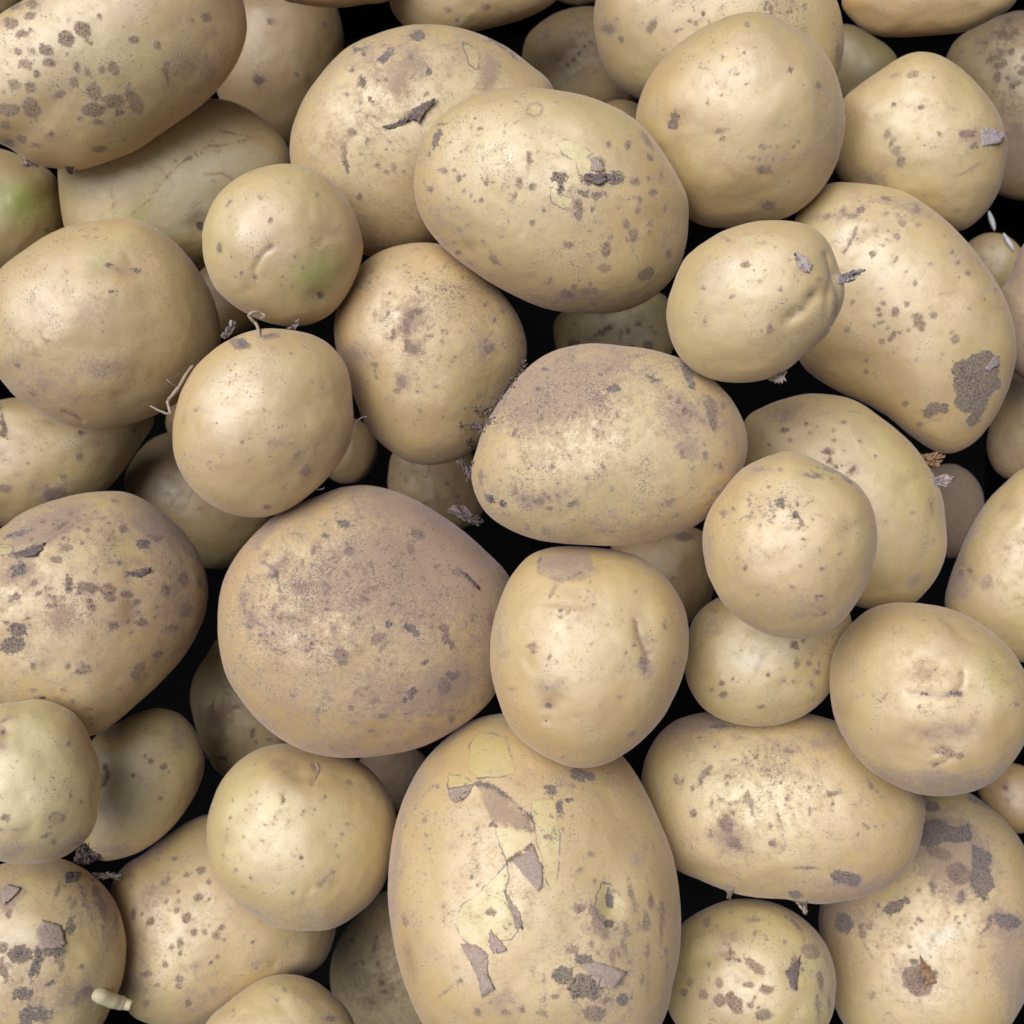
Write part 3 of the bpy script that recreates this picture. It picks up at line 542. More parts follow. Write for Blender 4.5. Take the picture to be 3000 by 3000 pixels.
add('35',
 'smooth oval potato with a reddish bruise at its top, beside the pale green one',(-0.15779,-0.11397,0.11300),(0.9492,-0.0754,-0.3056),(0.3147,0.2273,0.9215),19.17,64,(0.28, 0.08, 0.25),
 '25.7 27.0 28.4 29.2 30.4 31.6 32.5 32.3 31.4 29.7 27.8 26.4 26.1 26.2 25.6 24.9 24.2 23.7 23.5 23.7 24.5 26.0 28.0 30.5 32.7 33.0 31.1 29.1 27.4 25.9 24.7 23.9 23.4 23.3 23.7 24.6',
 '''L1 0.90,0.50 -12.9 6.4 -11.4 3.1 -13 -0.9;E5 16.4 19.1 5.6 6.4 -20 1.4;E5 -7.8 -26.1 12.1 4 0 1.3;E5 -10.2 20.3 9.7 4 20 0.9;E4 16.4 18.3 4.8 5.6 -20 0.7;E4 22.8 2.4 4 12.1 -20 0.5;E1 9.7 6.4 1.1 1 0 1;E1 4.5 8.8 0.7 0.7 0 1;E1 2.2 10.5 0.6 0.8 0 1;E1 12.1 4.2 0.6 0.6 0 1;E1 -7.2 11.2 1.1 0.5 0 1;E1 5.4 16.1 0.5 0.5 0 1;E1 -1.6 3.1 0.5 0.5 0 1;E1 9.6 -6.1 0.6 0.6 0 1;E9 -2.1 -8.6 2.4 7.2 -15 0.7''',
 [],[],[],None)
add('15',
 'pale potato with fine black speckles at the top, behind the big smooth round one',(0.08935,0.20567,0.10460),(0.9852,-0.0687,0.1571),(-0.1715,-0.3947,0.9027),26.85,68,(0.35, 0.12, 0.6),
 '51.1 49.4 47.2 45.3 42.0 38.7 36.0 33.9 32.7 32.3 32.8 34.0 36.1 39.1 43.3 49.1 54.5 55.3 54.0 52.4 50.4 47.1 43.0 39.7 37.4 36.0 35.1 34.8 35.1 36.4 38.6 41.9 46.0 50.7 53.0 52.6',
 '''E1 48.3 -8.3 0.8 4.6 0 1;E4 49.2 -9.8 1.5 5 0 0.8;E1 -47.4 1.2 3.2 1.5 0 1;E1 -28.1 2.3 1.5 3 -25 1;E1 -41 -2.7 1.7 1.7 0 1;E1 -18 0.5 1 0.7 0 1;E5 -45.7 0.9 6.7 4.2 0 1;E5 -50.1 5.2 5 7.5 0 0.7;E6 21.7 9.1 12.5 5 0 1.5;E6 -4.1 9.8 16.7 3.3 0 0.8;E1 19.8 8.3 0.6 0.5 48 1;E1 29.5 9.4 0.4 0.3 46 1;E1 20.7 6.8 0.7 0.7 -44 1;E1 32.8 10 0.7 0.5 23 1;E1 29.6 8.8 0.6 0.6 -35 1;E1 27.5 11.2 0.4 0.4 -56 1;E1 17.8 10.8 0.4 0.3 -5 1;E1 16.8 9.1 0.3 0.2 47 1;E1 26.2 7.1 0.6 0.4 -8 1;E1 19.1 9.3 0.7 0.8 -20 1;E1 19.8 7.2 0.4 0.5 -31 1;E1 23.6 5.6 0.5 0.4 -52 1;E1 23 7.1 0.6 0.7 7 1;E1 23 6.9 0.4 0.2 57 1;E1 26.9 7.5 0.4 0.5 -59 1;E1 33.3 8.7 0.3 0.4 -13 1;E1 21.6 10.9 0.3 0.3 -3 1;E1 27.7 7.6 0.5 0.4 -49 1;E1 24.5 6.2 0.4 0.3 59 1;E1 21.6 10.2 0.7 0.6 0 1;E1 20.1 9.8 0.4 0.5 6 1;E1 21.4 7.1 0.4 0.4 22 1;E1 26.7 8.7 0.4 0.4 -6 1;E1 32.4 7.8 0.3 0.4 24 1;E1 -12.5 4 0.6 0.5 -3 1;E1 -2.7 -0.1 0.5 0.5 56 1;E1 -9.1 0.7 0.5 0.4 21 1;E1 -9.7 1.2 0.7 0.5 -19 1;E1 -10.2 3.2 0.9 0.8 54 1;E1 -15.9 0.9 0.7 0.7 -35 1;E1 -7.2 6.6 0.7 0.8 32 1;E1 -5 3.9 0.6 0.5 -38 1;E1 -0.9 0.6 0.6 0.5 45 1''',
 [],[],[],None)
add('20',
 'smooth orange tan potato cut off by the top edge near the right corner',(0.17026,0.21352,0.12560),(0.9461,-0.1389,0.2924),(-0.3238,-0.4060,0.8546),13.87,52,(0.75, 0.05, 0.2),
 '34.8 32.7 28.6 25.1 22.6 20.5 19.0 18.0 17.5 17.4 17.8 18.6 19.9 21.8 24.0 26.8 30.0 32.9 33.8 34.0 31.2 28.5 25.8 23.0 20.5 18.8 17.8 17.3 17.2 17.7 18.9 20.8 23.0 25.6 29.1 33.8',
 '''E5 -14.1 -7.7 12.7 5.1 0 0.4''',
 [],[],[],None)
add('4',
 'pale greenish potato with a wavy dark line, wedged under the long scabby one',(-0.14576,0.13954,0.10460),(0.9586,0.0810,-0.2730),(0.2848,-0.2726,0.9190),23.16,76,(0.36, 0.1, 0.4),
 '48.3 52.4 52.4 50.0 47.3 44.3 40.9 37.3 34.4 32.4 31.3 30.9 31.3 32.6 34.9 38.4 42.7 45.1 45.3 46.1 47.8 49.2 46.7 43.2 40.8 39.2 37.9 36.8 35.9 35.3 34.9 35.0 35.7 37.4 40.0 43.8',
 '''L1 0.12,0.00 35.6 19.8 25.4 16.9 16.3 16 10.1 13.1 3.2 8.3 -2.4 2.8 -9.6 -5.5 -17.4 -11.3;L1 0.10,0.00 21.3 22 28.7 20.7 35.6 19.4;P7 0.80 10 11.2 35.4 17.5 44.6 11.7 20.2 -1.2 10.7 -18.4 -3.7 -20.4 -12.6 -13.6 -4 0.3;E8 10.5 -16.5 1.8 2.3 0 1;E9 10.1 -16.1 4.9 4.9 0 1.2;E5 9.9 -9.3 3.7 3.3 0 1;E3 -14.4 -10.6 4.9 4.1 0 0.5;E3 -0.6 14.8 16.4 4.9 35 0.3;E1 10.7 12.5 0.5 0.4 40 1;E1 21.6 -4.6 0.7 0.5 6 1;E1 14.8 -10.6 0.7 0.7 -27 1;E1 25.2 -6.8 0.5 0.5 -2 1;E1 7.8 10.9 0.9 0.9 -7 1;E1 28.3 -0.2 0.9 0.5 -19 1;E1 12.6 13.3 0.6 0.4 -52 1;E1 33.5 0.9 0.8 0.7 -30 1;E1 2.3 10.1 0.5 0.6 22 1;E1 17 2.1 0.8 0.7 -38 1;L4 0.60,0.00 13.1 4.7 20.6 5.1 25 2.5''',
 [],[],[],None)
add('5',
 'large dusty tan potato bearing a curled dark soil flake, behind the peeled speckled one',(-0.04016,0.15706,0.11720),(0.9966,0.0268,-0.0782),(0.0827,-0.3234,0.9426),30.57,88,(0.42, 0.35, 0.5),
 '54.2 59.6 60.0 55.2 51.9 48.9 46.3 44.3 42.9 42.0 41.3 41.2 41.8 42.8 43.5 44.8 46.8 48.9 51.1 52.6 53.2 53.7 54.0 54.4 54.6 52.5 49.5 47.0 44.4 42.2 40.8 40.2 40.5 41.8 44.4 48.5',
 '''E0 -11.2 28.7 4.3 1.9 45 1;E0 2 37.3 3.1 2.5 20 1;E0 -22.3 32.3 2.2 1.4 0 1;E0 5.9 23.8 1.4 1.7 0 1;E0 -20.1 19.8 1.4 1.9 0 1;E0 -24.1 24 1.1 0.7 0 1;E0 -17.4 13.3 1.6 1.7 0 1;E0 -27.6 -11.2 1.1 2.3 0 1;E0 34.7 34.2 5.5 1.1 -35 1;E0 31 36.3 2.3 1.1 0 1;E5 -7.1 19 5.5 6.2 0 1.2;E5 1 27.3 7 5.5 0 1.2;E5 29.3 23.4 3.9 7 -10 1.6;E5 -28.3 -3.5 1.9 3.5 0 1;E5 -14.1 29.5 9.4 7.8 0 0.6;P2 0.80 19.8 34.2 23.8 32.5 25.9 29.7 24.5 24.7 22 26.4;P1 1.00 -12.7 2.9 -8.3 4.4 -4.6 6.1 -3.1 8.8 -0.9 9.8 2.7 11.5 7.4 12.9 7.6 11.8 4.1 9.5 4.4 7.5 1.8 4.2 -1.1 5.4 -4 3.9 -9.1 2.7;E1 -9.5 -2.3 0.5 0.4 -26 1;E1 -21.4 -7 0.8 0.7 44 1;E1 -12 -13.5 0.6 0.8 48 1;E1 -11.4 33.7 0.6 0.5 21 1;E1 -21 11.9 0.9 0.5 -4 1;E1 -11.6 -5.2 1.1 0.7 -18 1;E1 -25 8.1 0.7 0.5 -2 1;E1 -21.6 9.3 0.6 0.6 -25 1;E1 -21 18.7 1.1 1.2 -8 1;E1 -13.8 19.9 0.5 0.4 19 1;E1 -0.9 28.8 0.8 0.8 3 1;E1 -26 14.8 0.9 0.7 11 1;E1 -25.4 -8 0.7 0.7 -2 1;E1 4.5 15 1 1.2 -35 1;E1 -15.7 6.9 0.6 0.5 -36 1;E1 -5.9 6.4 0.7 0.5 -50 1;E1 -9.2 -11 0.6 0.7 11 1;E1 -5.7 4.7 1 0.6 11 1;E1 -5 -13.5 0.4 0.5 -19 1;E1 -18.9 -1.9 1 0.8 37 1;E1 -19.8 30.3 0.9 0.9 0 1;E1 -11.2 20.5 1 0.7 5 1;E1 -14.4 24.8 0.6 0.4 -23 1;E1 8.5 12.8 0.8 0.9 12 1;E1 -15.4 -11.1 0.9 1.2 0 1;E1 -8.8 -11.8 1.1 1.6 0 1;E1 -25.1 1 2.3 1.7 0 1;E1 -23.1 -23.6 1.1 1.4 0 1;E1 -28.1 -7 0.9 2.3 0 1;E4 29.2 21.4 3.1 3.9 0 0.5;E4 19.2 29.5 6.2 7 0 0.4''',
 [(2.6, 1, 'soil_flake', '-4.7 4.2 -0.9 9.5 3.4 11.7 7.8 12.9 7.4 11.6 4.1 8.8 1.8 4.4 -1 5.8'), (1.4, 1, 'soil_flake', '-3.9 6.1 -4.3 4.2 -9.1 2.3 -12.8 3 -9 3.9')],[],[(24, 1.7, 0.2, 0.6, '-3.2 6.1 2.6 7.5')],None)
add('19',
 'rounded triangular potato with a lifted mauve flake near its right side',(0.16944,0.15220,0.12140),(0.9426,-0.1062,0.3165),(-0.3338,-0.2999,0.8937),24.06,80,(0.42, 0.15, 0.3),
 '32.2 31.2 30.3 29.6 29.2 29.3 30.0 31.3 33.0 34.8 35.9 35.7 34.8 34.6 35.5 36.9 36.3 35.6 35.5 35.6 35.1 33.6 32.0 30.8 30.3 30.2 30.8 32.4 34.6 37.1 39.8 39.4 38.2 36.6 34.5 33.0',
 '''E1 -6.2 25.9 2 1.5 0 1;E1 -13.5 3.4 1.6 2.1 0 1;E1 -9.6 -2.9 2.1 2.1 0 1;E1 -11.7 -0.1 1 2.3 0 1;E1 -7.5 -6.7 1.5 2 0 1;E1 -12.2 14.6 0.7 0.7 0 1;E1 -1.7 13.4 0.7 0.7 0 1;E1 6.2 3.7 0.7 0.7 0 1;E4 -9.4 31.9 2.3 0.7 30 0.8;E4 -13.2 25.9 2.6 0.8 20 0.9;E4 -13.4 -7.5 7.3 4.9 35 0.8;E4 16.1 -26 2.4 1.6 0 0.8;E4 4.7 -6.7 4.1 1.6 0 0.4;E5 18 2.3 6.1 5.7 0 1.4;E5 -18.7 -13.4 7.3 4.1 0 1.1;E5 -24.2 23.2 5.7 3.3 30 0.6;E1 16.5 3.7 2.9 1.6 0 1;E1 19.5 -1.1 2.3 1.6 0 1;L4 0.40,0.00 22 -7.4 17.6 -10.8 13.6 -12.2''',
 [(2.5, 2, 'skin_flake', '21.2 4.8 22.2 -1.1 28.2 -0.1 29.6 3.4 26.9 4.3 23.5 6.4')],[],[],None)
add('22',
 'large potato at right with a big grey patch of caked soil',(0.15696,0.08088,0.12931),(0.9449,-0.0585,0.3221),(-0.3274,-0.1687,0.9297),28.43,92,(0.45, 0.15, 0.3),
 '41.6 39.3 37.4 36.0 35.7 36.2 37.6 39.8 42.7 46.7 50.5 54.7 59.6 59.7 56.6 51.9 48.3 45.8 44.1 43.2 42.9 42.5 41.0 39.6 38.6 38.4 39.8 43.4 51.3 59.9 60.6 57.5 53.9 50.6 47.8 44.5',
 '''E1 -5.7 3.6 1.1 0.9 0 1;E1 -7.2 1.1 0.9 0.9 0 1;E1 -1.1 0.4 1.4 1.9 0 1;E1 2.7 3.2 1.4 1.2 0 1;E1 -6.8 -1 0.9 0.9 0 1;E1 -6.3 -3.8 1.5 1 0 1;E1 -3.8 -5.9 0.9 0.9 0 1;E1 -1.6 -8.4 1.2 1.7 -20 1;E1 -5.5 -10.9 1.1 1.1 0 1;E1 6.7 -1.7 1.8 1.8 0 1;E1 7.5 -4.1 2.2 1.8 0 1;E1 12.3 -1.3 1.2 1.1 0 1;E1 4 -6.6 0.9 0.9 0 1;E1 -8.6 -4.9 0.8 0.8 0 1;E1 -10.5 22.1 1.7 1.8 0 1;E1 -1.1 33.7 1.2 1.2 0 1;E1 5 33.3 0.9 0.9 0 1;E1 -2.5 28.7 0.9 0.9 0 1;E1 -6.1 27.7 0.8 0.8 0 1;E1 -16.1 39.4 1.8 1.7 0 1;E1 -22.6 38.9 1.5 2.2 0 1;E1 -19 36.9 2.3 1.4 0 1;E1 20.8 -9.7 1.7 1.7 0 1;E1 19.6 -7.2 1 1 0 1;E1 14.7 29.2 0.9 0.9 0 1;E1 24.1 14.7 0.8 0.8 0 1;E1 -2.6 36.6 1.2 0.9 0 1;E1 -6.7 37.8 1.1 1.1 0 1;E1 -11.8 42.7 2.2 0.9 0 1;E1 -7.1 43.8 1.9 0.9 0 1;E1 4 39.3 1.2 1.2 0 1;E1 5.2 11.2 0.9 0.9 0 1;E1 -17 4.3 0.9 0.9 0 1;E1 -18.5 -6.7 1.1 1.1 0 1;E1 8.6 -6.2 1.1 1.1 0 1;E1 30.7 5.3 0.7 0.7 0 1;E1 -13.7 35 0.8 0.8 0 1;E1 -28.9 37.4 1.2 1.2 0 1;E5 -20.8 38.1 5.4 3.8 0 1;E5 19.1 7.3 1.9 1.9 0 1;E5 31.6 8.8 2.2 1.9 0 1;E5 -31.8 37.2 5.4 2.3 0 1;E5 -2.9 40.7 19.2 3.8 -15 0.8;E5 19 24.2 4.6 6.9 0 0.5;L1 0.50,0.00 -15.5 35.8 -17.3 33.3 -18.1 29.4 -19.9 25.2 -21.5 23.1;E7 -22 30.2 4.6 3.5 30 1.2;E7 -8.1 16.5 11.5 9.2 0 0.5;E4 -12.4 30.6 7.7 3.1 15 0.6;E4 -22.4 36.7 3.8 3.1 0 0.6;E1 2 15.5 0.6 0.7 56 1;E1 19.4 -8 0.7 0.4 -26 1;E1 -7.3 25.2 0.5 0.3 -25 1;E1 8.9 36.2 0.5 0.5 5 1;E1 -5.7 30.8 0.4 0.3 54 1;E1 17.8 22.8 0.6 0.5 -1 1;E1 10.5 18.3 0.6 0.4 13 1;E1 19.9 18.9 0.7 0.5 51 1;E1 0.8 41.7 0.4 0.3 12 1;E1 25.4 1.3 0.7 0.5 -29 1;E1 20.9 13.4 0.4 0.4 48 1;E1 4 41.5 0.5 0.4 11 1;E1 -2 20.1 0.3 0.2 56 1;E1 -6.7 9 0.6 0.6 44 1;E1 0.4 -7.4 0.5 0.3 -15 1;E1 34.9 8.5 0.5 0.5 31 1;E1 16.8 40.3 0.6 0.5 38 1;E1 0.4 36.7 0.4 0.4 -37 1;P0 1.00 20.1 -19.1 26.7 -16.6 30.5 -14.5 33.9 -13.8 38.6 -19.6 38.8 -28.3 35.1 -34 33.1 -42.3 29.8 -44.4 27.4 -41.3 29.2 -38.3 23.6 -37.5 21.6 -34.2 22.4 -30.9 20.5 -28 21.8 -23.7;P0 1.00 20.6 -34.2 20.3 -38.2 12.3 -40.7 10.6 -37.8 14.5 -33.9;E1 -11 -18.5 1.2 1.1 0 1;E1 -10.8 -22.9 1.2 1.2 0 1;E1 7.4 -17.7 0.8 0.8 0 1;E1 4.4 -35.1 1.2 1.2 0 1;E1 10.5 -43.2 1.2 1.2 0 1;E1 -1.9 -9 1.1 1.7 -30 1;E1 -5.5 -10.8 1.1 1.1 0 1;E5 10.9 -49.1 6.2 3.1 -30 0.9''',
 [(2.4, 2, 'skin_flake', '32.5 -21.6 33.9 -22.3 37.2 -19.6 36.1 -15.3 34.8 -16.7')],[],[(60, 6.9, 0.2, 0.5, '24.3 -21.5 30.6 -30.9')],None)
add('25',
 'yellow potato behind the cracked round one, two dry flakes on its rim',(0.13585,0.00560,0.12980),(0.9565,-0.0037,0.2918),(-0.2918,-0.0120,0.9564),24.06,84,(0.35, 0.15, 0.3),
 '36.3 34.8 33.6 32.9 32.6 32.7 33.7 35.5 38.1 40.8 43.0 45.6 47.7 50.2 52.4 48.9 43.9 39.6 36.4 34.0 32.4 31.6 31.6 32.4 34.2 36.7 39.4 41.9 44.9 47.1 48.9 47.5 45.7 43.3 40.2 37.8',
 '''E1 -7.5 18.1 2.1 1.3 -10 1;E1 -23.9 27 1.3 0.7 0 1;E1 -21.3 22.8 1.6 1 0 1;E1 -29.6 21.2 0.7 0.7 0 1;E1 -5.2 26.5 0.7 0.7 0 1;E1 -1.4 29.8 1 0.6 0 1;E1 1.4 34.1 1.6 0.4 0 1;E1 -15.4 29.4 0.7 0.7 0 1;E1 -5.1 22.5 0.9 0.9 0 1;E1 31.3 -2.8 1 3.4 0 1;E1 10.3 16.2 0.6 0.6 0 1;E1 23.9 -5.4 0.7 0.7 0 1;E1 -14.2 25.6 0.6 0.6 0 1;E1 4.9 22 0.6 0.6 0 1;E5 -7.5 18.1 3 2.2 0 1;E5 -23.4 34.3 10.5 4.5 0 1.1;E5 25 -31.6 6 2.6 35 1.2;E5 29.6 -17.7 3 4.5 0 0.8;E5 34.6 -4.2 1.9 9 0 0.8;E4 4.2 10.4 2.7 1.8 0 1;E4 30.9 -2.8 1.8 4.5 0 0.8;E4 25.7 -30.8 5.2 2.2 35 0.6;E1 -1.5 12.5 0.4 0.5 55 1;E1 2.1 11 0.6 0.4 30 1;E1 -12.1 12.6 0.3 0.3 52 1;E1 -3.8 11.9 0.4 0.3 -32 1;E1 -6.5 14.8 0.4 0.3 -48 1;E1 -7.1 14.5 0.3 0.3 -22 1;E3 18.5 4.4 9.7 14.9 0 0.3''',
 [(5.5, 3, 'skin_flake', '28 17.5 29.4 14 32.5 11.2 33 14.1 31.4 16.7'), (5.5, 2, 'skin_flake', '30.8 7.3 32.6 5.2 35.9 3.8 36.5 6 33.9 8.2')],[],[],None)
add('43',
 'potato cut by the right edge above the one with creased line and sunken eye',(0.20752,-0.02383,0.12980),(0.9066,0.0226,0.4214),(-0.4220,0.0485,0.9053),18.94,64,(0.42, 0.25, 0.2),
 '24.7 25.1 26.1 27.7 30.1 33.4 37.7 41.6 43.6 41.3 36.4 32.8 29.8 27.6 26.2 25.4 25.3 25.8 27.1 29.0 31.7 34.1 36.2 37.0 37.3 37.1 36.9 37.1 37.7 36.5 33.1 30.1 27.9 26.3 25.3 24.7',
 '''E4 -22.6 1 6.3 7.9 0 1;E4 -4.8 26 4.7 3.2 0 0.6;E1 -19.7 0.2 1.7 1.1 -20 1;E1 -22.6 3.2 0.9 1.9 0 1;E1 -23.3 -0.5 1.3 1.3 0 1;E5 -12.5 -4.6 3.6 2.8 0 1;E5 -19.7 15.4 3.9 11.8 -25 1.2;E5 -24.1 -5 4.7 10.3 0 1;E3 -2.4 -15.8 6.3 15.8 0 0.3''',
 [],[],[],None)
add('49',
 'small round pale potato at the bottom with many brown scabs and a yellow scrape',(0.09749,-0.19189,0.12560),(0.9807,0.0768,0.1799),(-0.1957,0.3851,0.9019),24.33,76,(0.3, 0.12, 0.5),
 '34.0 34.2 34.3 34.1 33.6 33.1 32.6 32.1 31.8 31.7 31.8 32.0 32.3 33.3 34.5 34.2 34.0 34.2 34.6 35.4 35.7 35.1 33.9 32.4 31.0 29.9 29.3 29.1 29.3 29.8 30.8 32.0 32.7 33.3 33.6 33.5',
 '''E1 -15.3 21.9 1.4 2.1 -10 1;E1 3.3 22.6 2.9 1 0 1;E1 20.3 20.2 1 3.4 35 1;E1 24.3 10.8 4 3 -30 1;E1 2.5 5 4.2 2.2 -30 1;E1 16.9 3.3 2.1 7.2 -8 1;E1 27.1 -0 1.4 3.6 0 1;E1 -15.8 5.7 1 1.4 0 1;E1 -11.9 -0.7 1.6 2.2 0 1;E1 -18.4 -5.1 2.2 1.8 0 1;E1 -12.4 -6.7 2.1 2.4 0 1;E1 -6.1 -8.7 2.7 3.2 0 1;E1 -8.3 -5.7 2 2 0 1;E1 -0.6 -1.7 2.1 0.9 0 1;E1 6 -3 2.4 1.3 0 1;E1 -0.8 -9 1.4 1.4 0 1;E1 3.8 -12.2 3.2 2.2 0 1;E1 -23.7 -0.7 1.6 1.9 0 1;E1 30 -8.4 0.9 2.6 0 1;E1 25 -10 0.9 4.8 0 1;E1 -5.7 25.7 0.7 1 0 1;E1 22.3 15.6 1 2.1 0 1;E1 -26.2 -4.1 1.6 1.6 0 1;E1 -7.1 10.8 0.8 3.2 25 1;E4 -6.3 17 7.6 4 0 0.9;E4 -9 10.1 4.4 3.6 0 1;E4 16.9 3.3 4 8 0 0.6;E4 -11.6 -6 12 8 0 0.5;P2 1.00 20.9 6.7 23.9 5 22.2 -1.4 17.6 -3.5 17.6 1.3;L1 0.40,0.00 -7.3 13.5 -5.7 10.1 -7.7 7.4 -10.5 9.4;E9 2.1 5.3 6.4 4.8 0 0.8;E9 -15.6 8.8 4.8 3.2 0 0.6;E5 27.5 6.7 8 20 0 0.8;E1 9.2 21.1 0.4 0.4 -9 1;E1 2 4.8 0.5 0.4 11 1;E1 7.6 15 0.4 0.4 -39 1;E1 3.3 17.5 0.7 0.7 32 1;E1 -11.4 20.5 0.4 0.2 40 1;E1 -16 5.7 0.3 0.4 0 1;E1 20.3 4.1 0.4 0.4 -24 1;E1 -6.8 -5.5 0.4 0.3 7 1;E1 21 10.7 0.6 0.4 -6 1;E1 -13.8 4.5 0.5 0.4 -39 1;E1 2.3 -9.6 0.6 0.6 -36 1;E1 1.1 -5.8 0.7 0.4 37 1;E1 -7.7 5.6 0.6 0.4 27 1;E1 14.3 14.2 0.5 0.4 8 1;E1 -15.9 1.1 0.6 0.5 -51 1;E1 -13.8 18.2 0.7 0.7 5 1;E1 -11.5 17.2 0.6 0.4 48 1;E1 -3.7 7.6 0.7 0.5 -17 1;E1 -9.3 13.4 0.4 0.2 -51 1;E1 16.1 23.8 0.7 0.7 -39 1;E1 7.7 1.9 0.5 0.5 50 1;E1 0.4 -7.8 0.4 0.4 25 1;E1 21.4 10.4 0.5 0.4 21 1;E1 -5.9 9.5 0.4 0.3 18 1''',
 [(1.4, 1, 'skin_flake', '13.7 3.3 18 6.6 20.4 9.4 18.8 4 17 -3.4 15.2 -2.7')],[],[],None)
add('40',
 'long tan potato with a thin curved crack and a dark soil patch below',(0.10896,-0.11903,0.12980),(0.9732,0.0594,0.2223),(-0.2301,0.2514,0.9401),27.58,84,(0.5, 0.3, 0.5),
 '55.4 52.9 50.2 47.1 44.4 41.7 39.9 38.9 38.4 38.5 39.5 41.4 44.4 48.7 53.6 56.3 57.4 57.2 55.8 54.4 52.8 49.8 44.8 41.6 39.4 37.6 36.3 36.0 37.4 39.5 41.8 45.1 48.4 51.3 53.5 54.3',
 '''E5 -29 33.3 22.8 6.8 10 1.2;E5 -19.7 -14.2 8.4 5.3 -20 1.2;E5 -21.1 -7.3 4.6 5.3 0 1;E5 -2 13.5 15.2 4.6 0 0.6;E5 24.3 -29 15.2 4.6 0 0.9;E5 7 23.5 19 3.8 0 0.7;E0 21 -26.2 4.6 3 0 1;E0 25 -27.3 3 2.7 0 1;E0 3.5 -33.3 3.2 1.4 0 1;E0 -30.4 26.3 1.5 0.9 0 1;E0 -20.7 30.6 3.8 1.2 0 1;E1 -21.1 -7.3 2.6 3.8 15 1;E1 -33.2 -2.8 1.8 1.7 0 1;E1 -26.4 1 1.1 2.7 0 1;E1 -10.9 -1.1 0.8 3.8 0 1;E1 -28.1 12.3 3.2 0.9 50 1;E1 -30 10.2 0.9 1.8 0 1;E1 -4.3 -7.2 0.8 1.8 0 1;E1 -4 -13.7 1.4 1.1 0 1;E1 30.9 -7.5 1.7 1 -30 1;E1 6.8 -22.9 4.6 0.7 0 1;E1 33.9 7.2 0.7 1.2 0 1;E1 -22.4 2.4 2.7 1.2 -25 1;E1 -18.2 1 3 1.1 10 1;E1 -18.3 -14.2 3.8 2.3 -35 1;E1 -39.8 10.3 1.4 2 0 1;E1 -37.2 9.2 0.8 1.7 0 1;E1 -33.5 6.7 0.8 1.1 0 1;E1 -26.9 -9.4 0.6 1.8 0 1;E1 -12.4 3.8 1.4 2 0 1;E1 4 20.6 2.3 0.9 0 1;E1 19.8 4.4 3 0.7 10 1;E1 10.8 -1.4 0.8 1.2 0 1;L1 0.28,0.30 -3.9 5.1 -1.5 -1.7 0.1 -8.6 0.8 -14 -0.8 -18.1;E6 -4.3 9.3 18.2 12.9 0 0.9;E1 -7.4 -2.3 0.4 0.3 12 1;E1 -9.8 14.3 0.5 0.4 56 1;E1 -7.9 2.6 0.4 0.3 50 1;E1 -12.6 17.7 0.6 0.6 33 1;E1 -14.1 15.7 0.5 0.5 4 1;E1 -25 -3.7 0.4 0.3 47 1;E1 -13.2 5.3 0.5 0.3 12 1;E1 7.2 3.9 0.4 0.4 8 1;E1 1.5 0.4 0.5 0.4 21 1;E1 -6.2 10.8 0.5 0.6 -45 1;E1 -21.9 1.4 0.4 0.3 -6 1;E1 -24.4 -5.9 0.6 0.4 -35 1;E1 2.5 2.9 0.7 0.8 -50 1;E1 -21 1.3 0.3 0.2 -37 1;E1 -13.7 -3.3 0.4 0.3 -30 1;E1 -1.5 3.1 0.3 0.2 -42 1;E1 -10.5 3.6 0.5 0.5 4 1;E1 -26.6 12.8 0.6 0.7 -25 1;E1 -19.7 11.2 0.4 0.3 -59 1;E1 -24.8 -5.9 0.4 0.3 -28 1;E1 -22.8 -4.1 0.7 0.6 0 1;E1 8.2 -0.1 0.5 0.3 -42 1;E1 -11.3 16.3 0.5 0.3 30 1;E1 -14.4 -8.8 0.3 0.3 -30 1;E1 0.8 8.6 0.7 0.6 43 1;E1 -23.2 9.6 0.4 0.4 -36 1;E1 4.6 -3.3 0.4 0.5 -53 1;E1 -0.7 -3.9 0.6 0.6 -7 1;E1 -10.1 -8.1 0.4 0.4 36 1;E1 4.2 12.2 0.7 0.6 53 1;E1 28.4 8.6 0.5 0.3 -39 1;E1 37.7 3.4 0.5 0.5 53 1;E1 19.1 -2.1 0.5 0.5 22 1;E1 11 6.5 0.3 0.2 53 1;E1 28.5 7.6 0.6 0.5 -27 1;E1 34.4 -7.4 0.4 0.4 -52 1;E1 21.7 13.4 0.3 0.2 -4 1;E1 19.4 0.9 0.5 0.5 -48 1;E1 21.9 -4.5 0.6 0.4 -25 1;E1 36.3 5.2 0.6 0.4 -34 1;E1 27.5 -10.4 0.5 0.5 11 1;E1 10.3 -2.7 0.5 0.5 43 1''',
 [(3.0, 0, 'skin_flake', '-22.4 -29.2 -19.6 -30.6 -21.4 -34.1 -22.6 -32.9'), (3.0, 0, 'skin_flake', '2 -35.6 7.9 -35.3 7.9 -38.5 5.5 -37.9')],[],[],None)
